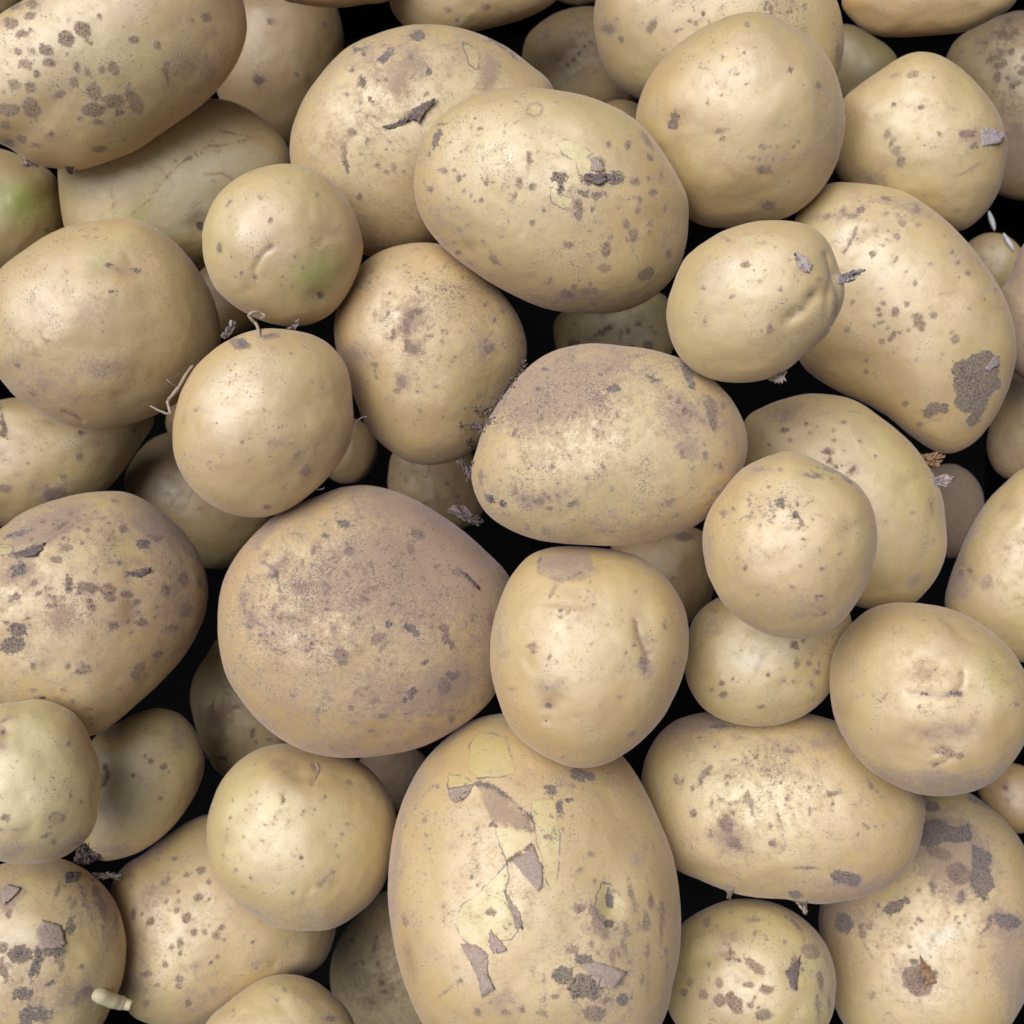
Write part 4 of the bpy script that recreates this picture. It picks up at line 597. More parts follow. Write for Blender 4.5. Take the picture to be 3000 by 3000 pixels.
add('41',
 'small oval yellow potato wedged below the cracked round one',(0.10142,-0.05607,0.13832),(0.9745,0.0286,0.2226),(-0.2245,0.1241,0.9665),20.58,64,(0.4, 0.15, 0.45),
 '30.4 32.4 34.7 35.8 35.0 33.0 30.9 29.3 28.1 27.2 26.8 27.0 27.7 28.7 30.1 31.3 31.8 32.1 32.6 33.2 33.7 33.8 33.5 32.6 31.4 30.2 29.3 28.7 28.2 27.9 27.8 27.8 27.9 28.1 28.3 29.1',
 '''E0 9.9 2.9 2.2 1.6 0 1;E1 10.7 -4.5 1 1.6 0 1;E1 15.5 -4.1 1.2 1.3 0 1;E1 19 -3.8 0.7 1.3 0 1;E1 18.2 -7.3 1.2 1 0 1;E1 -20 16.8 1.3 0.7 0 1;E1 13.7 4.6 1 1 0 1;E5 16.4 -11.5 2.2 4.4 0 1;E5 -21.4 12 6.5 6.5 0 0.7;E5 17.4 1.8 4.4 6.5 0 0.6;E4 -3 -3.8 1.3 4.4 -25 1;E7 -8.8 -2.4 5.4 4.7 0 1;E1 -17 -16.2 1.6 1.2 -20 1;E1 -20.9 -14.2 1.2 0.9 0 1;E1 -17.2 -11.6 0.7 0.7 0 1;E1 -3.1 -20.3 1.3 0.9 0 1;E1 16.4 -11.8 1 1.9 0 1;E1 -18.1 -8 0.7 0.7 0 1;E1 9.2 -10.6 0.6 0.6 -50 1;E1 -6.9 -11.1 0.4 0.4 -9 1;E1 5.7 -10.6 0.7 0.6 34 1;E1 -11.4 -10.9 0.5 0.5 49 1;E1 7.3 -11.8 0.5 0.4 40 1;E1 4.8 -5.7 0.4 0.4 -28 1;E1 0.1 -8.4 0.6 0.6 -53 1;E1 -13.2 -9.6 0.4 0.3 53 1;E1 -5.9 -5.6 0.3 0.3 43 1''',
 [],[],[],None)
add('30',
 'large blotchy scabbed potato at the left edge with peeling grey skin',(-0.17497,-0.03949,0.13400),(0.9300,-0.0328,-0.3661),(0.3675,0.0829,0.9263),32.38,92,(0.5, 0.35, 0.5),
 '50.0 51.7 52.4 52.4 52.1 51.6 51.6 51.1 48.9 47.0 45.6 44.7 44.1 43.1 44.3 46.1 46.8 47.2 46.8 46.4 46.2 46.4 46.9 47.1 46.9 47.2 48.1 49.6 50.3 47.7 45.4 44.4 44.4 45.1 46.4 48.1',
 '''P0 1.00 -23.5 20.9 -19.1 23.1 -17.2 24.9 -11.4 25.6 -12 23.4 -14.4 20.2 -17.6 19.7;E5 -9.8 32.3 10.7 4.6 35 2.2;E5 -19.4 28.6 6.1 3.1 20 1.5;E5 -5.8 -3.7 6.1 5.3 0 1.4;E5 -21.2 14.2 6.9 4.6 0 1.3;E5 29.1 32.9 8.4 12.2 40 1.2;E5 4.7 35.5 38.2 4.6 0 0.5;E5 36.6 3.4 9.2 19.1 0 0.9;L4 0.70,0.00 -23.6 21.3 -15.7 19.5 -11.4 25.6 -6.3 29.3 0.1 34.7;E2 -26.3 22.8 3.1 2 0 1;E2 -21.6 20.9 2 0.6 0 1;E4 20.4 -0.3 4.6 4.6 0 1.2;E4 11.6 28.2 4.6 2.3 -20 0.9;E4 22.7 18.4 5.3 2.3 0 0.9;E4 30.5 29.1 8.4 9.2 0 0.6;E4 7.7 23.7 1.5 4.6 40 0.8;E0 -20.8 29 4.4 1.5 15 1;E0 21.7 15.1 4.3 1.5 12 1;E0 23.3 25.7 2.6 2 0 1;E0 -21.7 -13.3 4.6 3.1 15 1;E0 -20 -7.1 2.8 2.3 -30 1;E0 -20.6 14.9 3.1 2.3 0 1;E0 -3.1 10.8 1.7 2.6 -15 1;E1 -6.5 32.3 4.6 0.8 35 1;E1 -3.5 23.5 2.1 1.3 0 1;E1 -6.9 18.9 2 1.5 0 1;E1 3.5 8.8 3.4 1.7 -10 1;E1 11.4 7.8 3.2 2.6 -10 1;E1 11.5 4.6 2.1 1.2 0 1;E1 29.1 28.3 2 1.8 0 1;E1 12.4 24.6 1.2 0.9 0 1;E1 16 31.4 1.8 1.5 0 1;E1 6 1.1 1.2 1.2 0 1;E1 1.6 -1.3 1.1 0.9 0 1;E1 13.2 -6.2 1.8 2 0 1;E1 39.4 11.9 2.3 3.2 0 1;E1 32.1 7.7 2 2.6 0 1;E1 40.5 -0.3 2.6 3.1 0 1;E1 36.3 -6.9 2.3 1.4 0 1;E1 23.5 -22.6 2.1 3.4 -20 1;E1 30.3 -17.4 2.1 1.2 10 1;E1 -14.5 -20.9 0.8 1.1 0 1;E1 2 -23.2 2 0.8 0 1;E1 -2.3 -21 1.1 1.1 0 1;E1 -9.5 1.8 1.8 1.2 0 1;E1 18.2 6.1 3.1 1.2 0 1;E1 -3 8 1.2 1.5 0 1;E1 -20.8 5.2 1.8 1.1 0 1;E1 -14.9 10 1.2 1.2 0 1;E1 46.2 11.7 1.2 2.3 0 1;E1 23.3 -4.6 3.1 1.8 0 1;E1 12.2 43.4 1.8 0.7 0 1;E1 -4 37.3 1.2 0.8 0 1;E1 -16.6 -3 0.9 0.6 0 1;E1 21.7 3.3 1.2 0.8 0 1;E1 -24.2 -4.4 2.3 1.1 -30 1;E1 3.8 -21.1 1.5 0.7 0 1;E1 5.4 -37.3 2 1 0 1;E1 -5.9 -33 1.4 1.1 0 1;E1 22.8 -24.3 1.8 3.4 -20 1;E1 6.2 -41.5 0.9 0.7 0 1;E1 -3.4 -29.8 1.1 0.7 0 1;E1 -0.3 -34.5 0.9 0.9 0 1;E1 -14.3 -29.7 1.2 0.8 0 1;E1 28.3 -2.7 0.8 0.7 24 1;E1 33.6 19 1 0.9 -59 1;E1 -22.5 3.5 0.5 0.4 24 1;E1 15 17.9 0.9 0.9 4 1;E1 32.1 6.8 0.5 0.5 3 1;E1 -10.9 15.1 0.5 0.5 -53 1;E1 -8.7 -6.3 1.1 0.7 -25 1;E1 -12.8 33.9 0.8 0.9 56 1;E1 -2.7 8.3 0.6 0.6 -36 1;E1 14.8 8.8 0.8 0.6 -49 1;E1 -8.1 4.4 0.8 0.7 6 1;E1 -7.9 34.1 0.8 0.6 -1 1;E1 33.4 28.3 0.5 0.3 -23 1;E1 -0.6 31.8 0.8 0.9 -29 1;E1 29.3 -1.1 0.4 0.3 -36 1;E1 -9.2 32.6 1 1 44 1;E1 5.3 38.5 1 1.1 59 1;E1 -5.5 27.5 0.5 0.4 55 1;E1 27.2 14.5 0.5 0.4 46 1;E1 24.4 26.8 0.7 0.8 38 1;E1 0.7 6.5 1.1 0.7 -4 1;E1 22.9 -6.5 0.4 0.5 -1 1;E1 2.9 30.7 0.6 0.6 -10 1;E1 12.3 30.4 0.8 0.6 49 1;E1 -16.7 26.4 1 1 -14 1;E1 26.1 29.1 0.8 0.8 -31 1;E1 11.1 26.9 0.4 0.3 -21 1;E1 8.9 35.8 1 0.9 34 1;E1 23.3 27.2 1 1 52 1;E1 -1.9 2.3 0.6 0.5 -29 1;E1 28 21.2 0.4 0.3 4 1;E1 18.6 -4.3 0.9 0.7 54 1;E1 -13.1 6.3 1.1 1.3 -45 1;E1 -19.3 16.1 0.6 0.6 52 1;E1 26 10.4 0.4 0.5 24 1;E1 32.5 2.3 0.6 0.6 6 1;E1 8.1 32.4 0.6 0.6 -27 1;E1 1.4 6.8 0.7 0.5 -25 1;E1 1.2 25.3 0.8 0.6 4 1;E1 -8.1 19.4 0.4 0.3 -41 1;E1 1.5 37 1 0.6 40 1;E1 -10.7 -0.9 0.6 0.5 -34 1;E1 16.7 17.6 0.7 0.8 -16 1;E1 22.1 -0.7 0.8 0.7 -43 1;E1 6 14.8 1.1 0.9 51 1;E1 4.3 0.8 1.1 0.7 9 1;E1 30.7 18.2 0.4 0.4 30 1;E1 19.4 -8.5 1.1 1.1 19 1;E1 32.4 27.4 0.8 0.7 -57 1;E1 9.8 38.9 0.6 0.4 -24 1;E1 11 33.9 1 0.6 6 1;E1 29.1 1 0.6 0.4 22 1;E1 4.4 3.8 0.9 0.9 -11 1;E1 5.6 24.9 0.6 0.5 9 1;E6 -7.4 6.6 30.6 22.9 0 0.6;E9 20.1 -0.3 3.8 4.6 0 0.7''',
 [(2.2, 1, 'skin_flake', '17.3 14.6 21.8 14 26.2 16.6 25.9 14.4 22.8 12.7 19 13.1'), (1.6, 1, 'skin_flake', '-23.5 20.9 -17.8 22.7 -11.7 25.2 -12.6 22.7 -15.3 19.7'), (2.5, 0, 'skin_flake', '-14 -32.5 -10.1 -32.9 -10.4 -31.3 -13.3 -31.1')],[],[],None)
add('51',
 'muddy potato in the bottom left corner with a pale sprout and lifted skin flake',(-0.18556,-0.17260,0.14787),(0.9276,-0.1400,-0.3464),(0.3736,0.3475,0.8600),25.47,76,(0.32, 0.15, 0.5),
 '33.8 33.6 33.3 33.5 33.8 34.1 34.5 35.2 36.0 36.2 36.7 37.2 37.9 38.2 38.2 37.1 35.6 34.2 32.7 31.4 30.6 30.2 30.2 30.6 31.4 32.2 33.0 34.1 35.5 37.2 39.1 39.2 37.5 35.7 35.1 34.3',
 '''E5 -12.5 21 5.6 5.6 0 2;E5 17.7 21 10.4 10.4 40 1.2;E5 3 -14.9 15.9 9.6 0 1.2;E5 26 11 4.8 15.9 0 1;E5 2.8 31.1 15.9 3.2 0 0.8;E4 -12.7 22.3 4.8 4.8 0 0.7;E4 -5.7 0.9 5.6 3.2 0 0.8;E0 9.2 28.5 3.3 2.1 -10 1;E0 5.6 1.5 5.3 1.4 0 1;E0 10.9 10 2.2 3.7 0 1;E0 -5.1 0.6 3.8 2.7 0 1;E0 0.7 -4.2 1.8 4.8 -15 1;E0 6.3 -9.9 2.2 1.2 25 1;E0 -2.4 -13 4.1 2.9 0 1;E0 5 -20 4.8 2.7 0 1;E0 0 -20.5 3.2 4 0 1;E0 -3.9 -1 2.9 1.6 0 1;E1 20.6 20.5 2.9 1.1 -45 1;E1 14.1 22.3 1.1 4.8 30 1;E1 18.9 23.3 1.3 3.2 35 1;E1 27.5 13.8 0.7 4 0 1;E1 -9.9 -4.8 1.3 4.8 15 1;E1 4.5 23.3 1.1 3.2 -10 1;E1 11.1 18.7 1.3 1.6 0 1;E1 23.1 10.9 0.7 3.2 0 1;E1 -8.2 -3.5 2.1 0.7 -35 1;E1 -11.7 2.8 2.1 2.1 0 1;E1 9.6 -3.6 1.1 2.9 0 1;E1 16.8 -3.6 0.7 0.7 0 1;E1 8.3 0.9 1 2.9 0 1;E1 22.4 17.1 1.4 2.1 0 1;E1 17.2 -15.2 1.1 2.9 -15 1;E1 -11 13.7 0.6 1 0 1;L1 0.80,0.00 0.9 2.8 0.9 -1 -0.5 -4.8 -0.3 -9.9;E1 18.3 13.3 0.9 0.7 -33 1;E1 9 20.1 0.8 0.9 -57 1;E1 18.5 23.5 0.9 0.9 -59 1;E1 16.8 27.7 0.8 1 -59 1;E1 10.2 17.3 0.7 0.7 -53 1;E1 6.4 24.7 0.9 0.6 -25 1;E1 10 17.9 0.4 0.5 37 1;E1 17.7 17.2 0.5 0.6 -4 1;E1 16.2 16.1 0.4 0.3 -31 1;E1 18.2 22.3 0.9 1.1 -16 1;E1 9.6 18.6 0.7 0.7 -27 1;E1 14.7 18 0.9 0.8 -54 1;E1 19.8 20.3 0.8 0.8 21 1;E1 19.2 18.8 0.9 1 22 1;E1 16.8 17.4 0.9 1 -15 1;E7 -6.4 5.3 8.8 4.8 0 0.8;E5 20.9 -13.4 4.8 4 0 1.6;E1 20.1 -12.4 2.1 1.6 0 1''',
 [(1.8, 0, 'skin_flake', '0.4 12.6 7.9 10.6 9.9 4.1 8.7 2.7 1.3 2.3 -0.9 7.9'), (1.2, 0, 'skin_flake', '-15.4 22.7 -12.9 25.1 -8.3 23.4 -10.7 19.7 -13.7 17'), (1.4, 1, 'skin_flake', '6.2 28.3 7.6 30.6 12.2 30.2 11.5 27.2 6.8 26.1'), (5.0, 1, 'skin_flake', '9.1 35 12.4 33.6 17.9 35.2 16.7 38.8 13.3 42.3 9.5 39.3'), (3.5, 0, 'skin_flake', '16.3 30.9 18.6 28.6 23.8 28.2 26.9 26.5 25.1 28.9 21.4 30.4')],[],[],('20.2 -13 24.4 -13.8 29 -15.7 33.8 -17 37.4 -17.9', (2.05, 2.85, 2.85, 2.51, 1.82), (-5, 0, 4, 6, 7)))
add('56',
 'potato in the extreme top left corner, showing as a small tan triangle',(-0.22168,0.21989,0.11300),(0.9176,0.1709,-0.3590),(0.3975,-0.3943,0.8285),13.09,32,(0.5, 0.3, 0.3),
 '17.6 18.2 18.9 19.5 20.0 20.2 20.1 19.7 19.1 18.4 17.7 17.0 16.6 16.2 16.0 16.1 16.3 16.6 17.2 17.8 18.6 19.3 20.0 20.4 20.5 20.2 19.7 19.1 18.4 17.7 17.2 16.9 16.7 16.7 16.8 17.2',
 '''''',
 [],[],[],None)
add('34',
 'pale green yellow round potato at the left edge below the blotchy one',(-0.17755,-0.09863,0.17441),(0.9185,-0.0945,-0.3839),(0.3953,0.2196,0.8919),20.57,72,(0.25, 0.08, 0.3),
 '25.9 25.7 25.6 25.6 26.4 27.6 28.8 29.5 30.0 30.0 29.5 30.2 30.1 29.9 28.8 27.5 26.4 25.4 24.7 24.5 24.8 25.2 25.7 26.2 26.8 27.4 27.8 28.2 28.9 29.8 30.3 30.5 30.2 29.1 27.2 26.2',
 '''E4 -9.1 18.4 2.9 4.3 0 1.2;E4 -8.8 12.6 2.2 2.9 0 0.9;E4 11 -12.7 3.6 3.2 0 0.7;E8 -9.1 18.4 0.9 1.6 0 1;E9 -9.1 18.4 3.6 4.3 0 1.2;E1 12.7 13.6 0.6 0.9 0 1;E1 -5.1 -11.9 1.9 1.2 0 1;E1 8.5 -17.8 1.6 0.7 20 1;E1 11.2 -20.1 0.7 0.6 0 1;E1 -4.1 -16 2.7 0.5 0 1;E1 -9.2 21.8 1.4 0.5 20 1;E1 -3.5 7.2 0.5 0.5 0 1;E1 -4.8 5.3 0.4 0.4 0 1;E1 2.5 1.2 0.4 0.4 0 1;E1 19.2 -6.8 0.4 0.4 0 1;E1 2.5 -5.7 0.4 0.4 0 1;E1 15.2 -4.5 0.4 1 0 1;E5 18.2 -20.8 8.7 3.6 30 1;E5 -1.1 -23.4 14.4 3.6 0 1;E5 22.4 1.9 2.9 14.4 0 0.7;L1 0.30,0.00 9.5 -15.2 8.8 -12 10.2 -10.5 13.4 -11.5 12.9 -13.4''',
 [],[],[],None)
add('8',
 'big oval potato at the left edge, smooth yellow with a pinkish eye on top',(-0.16496,0.07521,0.13458),(0.9381,0.0583,-0.3414),(0.3464,-0.1579,0.9247),31.90,92,(0.45, 0.12, 0.5),
 '46.3 45.9 45.1 44.6 44.5 44.6 44.5 44.0 41.9 40.3 39.5 38.8 38.5 38.5 39.6 41.3 42.1 42.6 43.3 44.1 44.7 43.7 43.5 42.7 42.9 42.9 42.5 41.9 41.1 40.9 41.3 41.9 42.9 44.6 46.1 46.7',
 '''E4 7.6 21.7 6.1 3.1 0 0.8;E4 11.5 20 5.4 1.9 0 0.6;E0 13.9 20.4 1.7 0.9 0 1;E0 5.1 12.2 1.5 0.9 0 1;E0 4.4 22.7 1.1 0.6 0 1;E3 1.2 23.3 4.6 4.6 0 0.5;E6 -4.3 31.1 13.8 5.4 0 1;E6 -21.2 18.4 17.6 8.4 0 1;E9 8.9 21 8.4 4.6 0 1;E5 0.2 -15.2 12.2 4.2 0 1;E5 -17.5 -24 19.9 11.5 0 0.7;E5 -29.8 -13.4 9.2 11.5 0 0.7;E4 2.9 -14.9 9.9 3.1 0 0.5;L1 0.50,0.50 -15 -33.7 -11.8 -35.2 -9.2 -37.3;E1 -26.1 -25.9 1.5 1.2 0 1;E1 -30 -15.5 1.4 1.1 0 1''',
 [],[],[],None)
add('11',
 'tan potato with brown smudges down its middle and loose soil at its right flank',(-0.03428,0.06584,0.12560),(0.9972,0.0109,-0.0745),(0.0753,-0.1446,0.9866),29.76,84,(0.5, 0.3, 0.75),
 '40.5 40.2 39.5 38.7 38.1 38.8 40.2 41.4 42.6 43.0 43.3 43.7 43.7 43.2 42.1 40.9 39.7 38.5 37.1 36.0 35.2 35.7 37.4 39.8 42.2 44.5 46.6 47.1 46.5 45.5 42.8 40.8 39.3 38.6 38.9 40.0',
 '''E5 -4.4 14.2 5.8 5.8 0 1.3;E5 -8 9.3 2.6 4.4 0 1;E5 -5.2 1.6 4.4 3.7 0 1;E1 -3.7 14.9 2.3 1.6 0 1;E1 -6.5 13.5 1.5 2.2 0 1;E1 -8 9.3 1.2 3.3 0 1;E1 -13.3 6.5 1 1.9 0 1;E1 -5.3 1.3 3.1 2 0 1;E1 -8.1 1.6 1.5 2.6 0 1;E1 22.3 18.1 1.3 1 0 1;E1 -0.2 8.6 0.7 0.7 0 1;E6 13.6 23.7 21.9 12.4 0 1;E6 -12.9 32.2 14.6 5.8 0 0.6;E4 -21.7 31 1.8 0.9 0 0.7;E1 -5.3 0.6 3.3 1.8 0 1;E1 -10.8 -12.1 1.8 2.9 -15 1;E1 -12.3 -15 1.6 1.3 0 1;E1 2.7 -13.5 1.3 1 0 1;E1 -3.5 -22.9 1 1 0 1;E1 8.9 -4 0.6 0.6 0 1;E1 37.6 2.9 0.9 1.5 0 1;E5 -29.3 -1.5 5.1 4.4 0 1.2;E5 20.5 1.3 5.1 5.8 0 1;E5 -10.4 -10.7 4.4 4.4 0 0.7;E4 -29.3 -1.5 3.7 2.9 0 0.5;E4 -9 -10 2.9 2.2 0 0.4;E1 23.3 5.8 0.6 0.6 3 1;E1 24.7 2.6 0.6 0.4 29 1;E1 23 0.2 1.1 0.7 -55 1;E1 24.9 1.1 1 1 -47 1;E1 22.5 4.7 1 1.1 42 1;E1 24.8 1.5 0.6 0.5 -3 1;E1 22 -2.3 0.5 0.4 -51 1;E1 24.1 6.5 1 1.1 -42 1;E1 23.3 0.1 0.9 0.9 34 1;E1 -28.2 -5.2 0.3 0.2 50 1;E1 1.2 -2.2 0.3 0.4 -42 1;E1 -13.5 -19.2 0.3 0.3 -22 1;E1 11.7 -24.1 0.5 0.3 0 1;E1 -13.2 -13.1 0.4 0.5 -52 1;E1 -20.5 -5.2 0.5 0.4 -54 1;E1 11.7 -9.8 0.2 0.2 16 1;E1 9.8 -18.4 0.2 0.2 -6 1;E1 2.3 0.4 0.3 0.3 9 1;E1 -19.5 -15.4 0.3 0.3 -24 1;E1 3.2 -10.4 0.4 0.3 10 1;E1 -27.5 -10.9 0.2 0.2 24 1;E1 -13 -26.9 0.4 0.5 9 1;E1 -5 -8.5 0.2 0.2 59 1;E1 -6.1 -27.8 0.4 0.3 -39 1;E1 -4.2 -15.3 0.5 0.4 35 1;E1 2.4 4 0.4 0.4 22 1;E1 -14.1 0.1 0.5 0.3 16 1;E1 -19.6 -25.4 0.4 0.3 -11 1;E1 4.7 -2.1 0.3 0.2 32 1;E1 1.4 6 0.3 0.2 -27 1;E1 -2 -0.6 0.5 0.5 28 1;E1 15.1 -16 0.3 0.3 -38 1;E1 5.6 -25.1 0.4 0.3 45 1;E1 -26.8 -4.7 0.3 0.3 -26 1;E1 -25.3 -2.2 0.3 0.2 -8 1;E1 3.5 -3.1 0.5 0.4 -48 1;E1 -4 -10.5 0.2 0.3 -29 1;E1 -10 -24.9 0.4 0.3 -24 1;E1 14.1 -22 0.3 0.3 24 1;E1 -2.7 10.6 0.5 0.3 -24 1;E1 7 8 0.4 0.4 12 1;E1 23.2 9 0.3 0.2 -57 1;E1 5.9 25.9 0.3 0.3 -17 1;E1 -15.1 14.3 0.4 0.5 -41 1;E1 -1.4 11 0.3 0.3 44 1;E1 -5.4 23.7 0.3 0.2 -57 1;E1 4.4 38.3 0.3 0.2 59 1;E1 1.6 9.5 0.5 0.5 -7 1;E1 5.6 8 0.4 0.3 27 1;E1 4.2 35.7 0.3 0.3 -8 1;E1 21.7 11 0.4 0.4 25 1;E1 -10.6 8.9 0.4 0.4 8 1;E1 5 3.9 0.4 0.4 -31 1;E1 13 29 0.4 0.3 -4 1;E1 -4.1 24 0.4 0.5 30 1;E1 -14 28.6 0.3 0.3 -55 1;E1 -2.9 22.4 0.3 0.3 -11 1;E1 12.1 13.6 0.3 0.2 -58 1;E1 14.4 27.7 0.3 0.3 8 1;E1 3 23 0.2 0.2 34 1;E1 -7.3 15.5 0.3 0.3 23 1;E1 -5.1 7.3 0.2 0.2 -20 1;E1 -12.2 32.2 0.5 0.3 -3 1;E1 8.1 37.6 0.3 0.2 32 1;E1 1.7 22.8 0.5 0.4 59 1;E1 3 31.9 0.5 0.5 49 1;E1 13.2 20.7 0.3 0.3 59 1;E1 -14.4 22.1 0.2 0.2 -43 1;E1 13.2 18.9 0.2 0.2 59 1;E1 2.6 20.9 0.3 0.3 -57 1;E1 -17 26.2 0.3 0.2 -58 1;E1 20.4 19.3 0.4 0.4 6 1;E1 10.6 24.8 0.3 0.2 -22 1;E1 -14.8 18.5 0.4 0.4 52 1;E1 29.3 15.5 0.4 0.5 49 1;E1 20.8 28.8 0.5 0.3 39 1;E1 25.9 11.8 0.4 0.2 55 1;E1 22.4 9.5 0.2 0.2 -26 1;E1 12.9 33.8 0.5 0.6 -21 1;E1 -3.5 22.5 0.4 0.5 -9 1;E1 -7.5 8.1 0.4 0.3 37 1''',
 [],[],[(70, 1.9, 0.25, 0.9, '36.9 -6 30.6 -14.8 26.8 -20.7 20.7 -23.4 17.6 -21.8'), (50, 1.9, 0.25, 0.9, '12.5 -29.5 17.8 -29.3 20.9 -31.1'), (30, 1.6, 0.3, 0.9, '15.6 -34.7 17 -39')],None)
add('37',
 'round smooth golden potato just below the largest dusty one',(-0.08555,-0.13138,0.12995),(0.9834,-0.0513,-0.1739),(0.1813,0.2784,0.9432),29.14,80,(0.42, 0.15, 0.3),
 '38.3 38.7 38.8 38.4 38.0 37.4 36.6 36.3 36.2 36.5 37.4 38.5 39.4 39.7 39.6 39.1 38.5 38.1 37.4 36.8 36.5 36.0 35.0 34.4 34.5 34.9 35.5 35.9 36.6 37.9 38.2 38.3 38.8 38.9 38.1 37.9',
 '''E4 -28.2 -0.7 2.4 3 0 0.9;E4 -4.6 28.1 13.6 5.3 -10 0.9;E9 -0.1 25.2 11.4 6.8 0 2;E1 -7.5 13.3 0.9 1.3 0 1;E1 -27.3 6.8 0.7 0.7 0 1;E1 14.2 -7.2 1.2 0.9 0 1;E1 0.6 -7.5 0.7 0.7 0 1;E1 4.9 9.9 0.5 0.5 0 1;E1 17.3 4.4 0.5 0.5 0 1;E1 15.6 0.6 0.6 0.6 0 1;E1 -21 -0.7 0.6 0.6 0 1;E1 -17.6 16.1 0.6 0.6 0 1;E1 -16.2 11.9 1.1 0.6 0 1;E1 -19.7 11.6 0.9 0.5 0 1;E1 -31.2 0.3 0.5 0.5 0 1;E1 -26.8 13.4 0.6 0.6 0 1;E1 -2.2 -20.6 0.5 0.5 0 1;E1 13.3 -3.5 0.5 0.5 0 1;E1 11.7 -13.6 3 0.9 38 1;E1 9.1 -16.3 2.3 0.7 38 1;E1 18.3 20.8 1.2 1.2 0 1;E1 -23.9 -12.3 1.1 1.1 0 1;E5 11.1 -15 4.5 2.7 35 1.2;E5 -17.8 -28.5 15.1 4.5 -25 0.9;E5 3.5 -29.4 15.1 3.8 0 0.8;L4 0.50,0.50 4.1 28.3 5.3 25.3 3.7 20.8;E1 -8.5 -16.6 0.3 0.3 41 1;E1 -2.8 -6.6 0.4 0.3 17 1;E1 -12.5 -20.8 0.3 0.3 -5 1;E1 -20.8 -18.5 0.4 0.2 0 1;E1 7.3 -9.9 0.3 0.2 -8 1;E1 0.4 9.6 0.4 0.3 -45 1;E1 -27 -8.4 0.3 0.4 51 1;E1 -1.4 -4.5 0.3 0.4 25 1;E1 -13.7 3.8 0.4 0.4 35 1;E1 -17.2 9.7 0.4 0.3 7 1;E1 -14.2 -1.7 0.4 0.4 51 1;E1 8.2 14.3 0.4 0.5 -1 1;E1 -11.8 25 0.3 0.3 6 1;E1 -17.7 15.8 0.4 0.3 -22 1;E1 -2.2 -6.8 0.3 0.2 13 1;E1 -18 -15.2 0.4 0.4 55 1;E1 -23 -2 0.3 0.3 -9 1;E1 -28 2.7 0.4 0.4 54 1;E1 -19.4 2.4 0.2 0.2 58 1;E1 -29 -7.2 0.2 0.2 -58 1;E1 -20.3 15.3 0.4 0.5 -29 1;E1 -15.6 21.6 0.3 0.2 14 1;E1 -21.4 9.8 0.3 0.3 -9 1;E1 -25.6 -3.2 0.3 0.2 43 1;E6 -16.2 11.6 7.6 6.1 0 0.7''',
 [],[(0.32, 2, 'root_wisp', '3.7 20.8 5.4 23.8 5.1 26.8 4.1 28.6', (0, 0.8, 0.8, 0))],[],None)
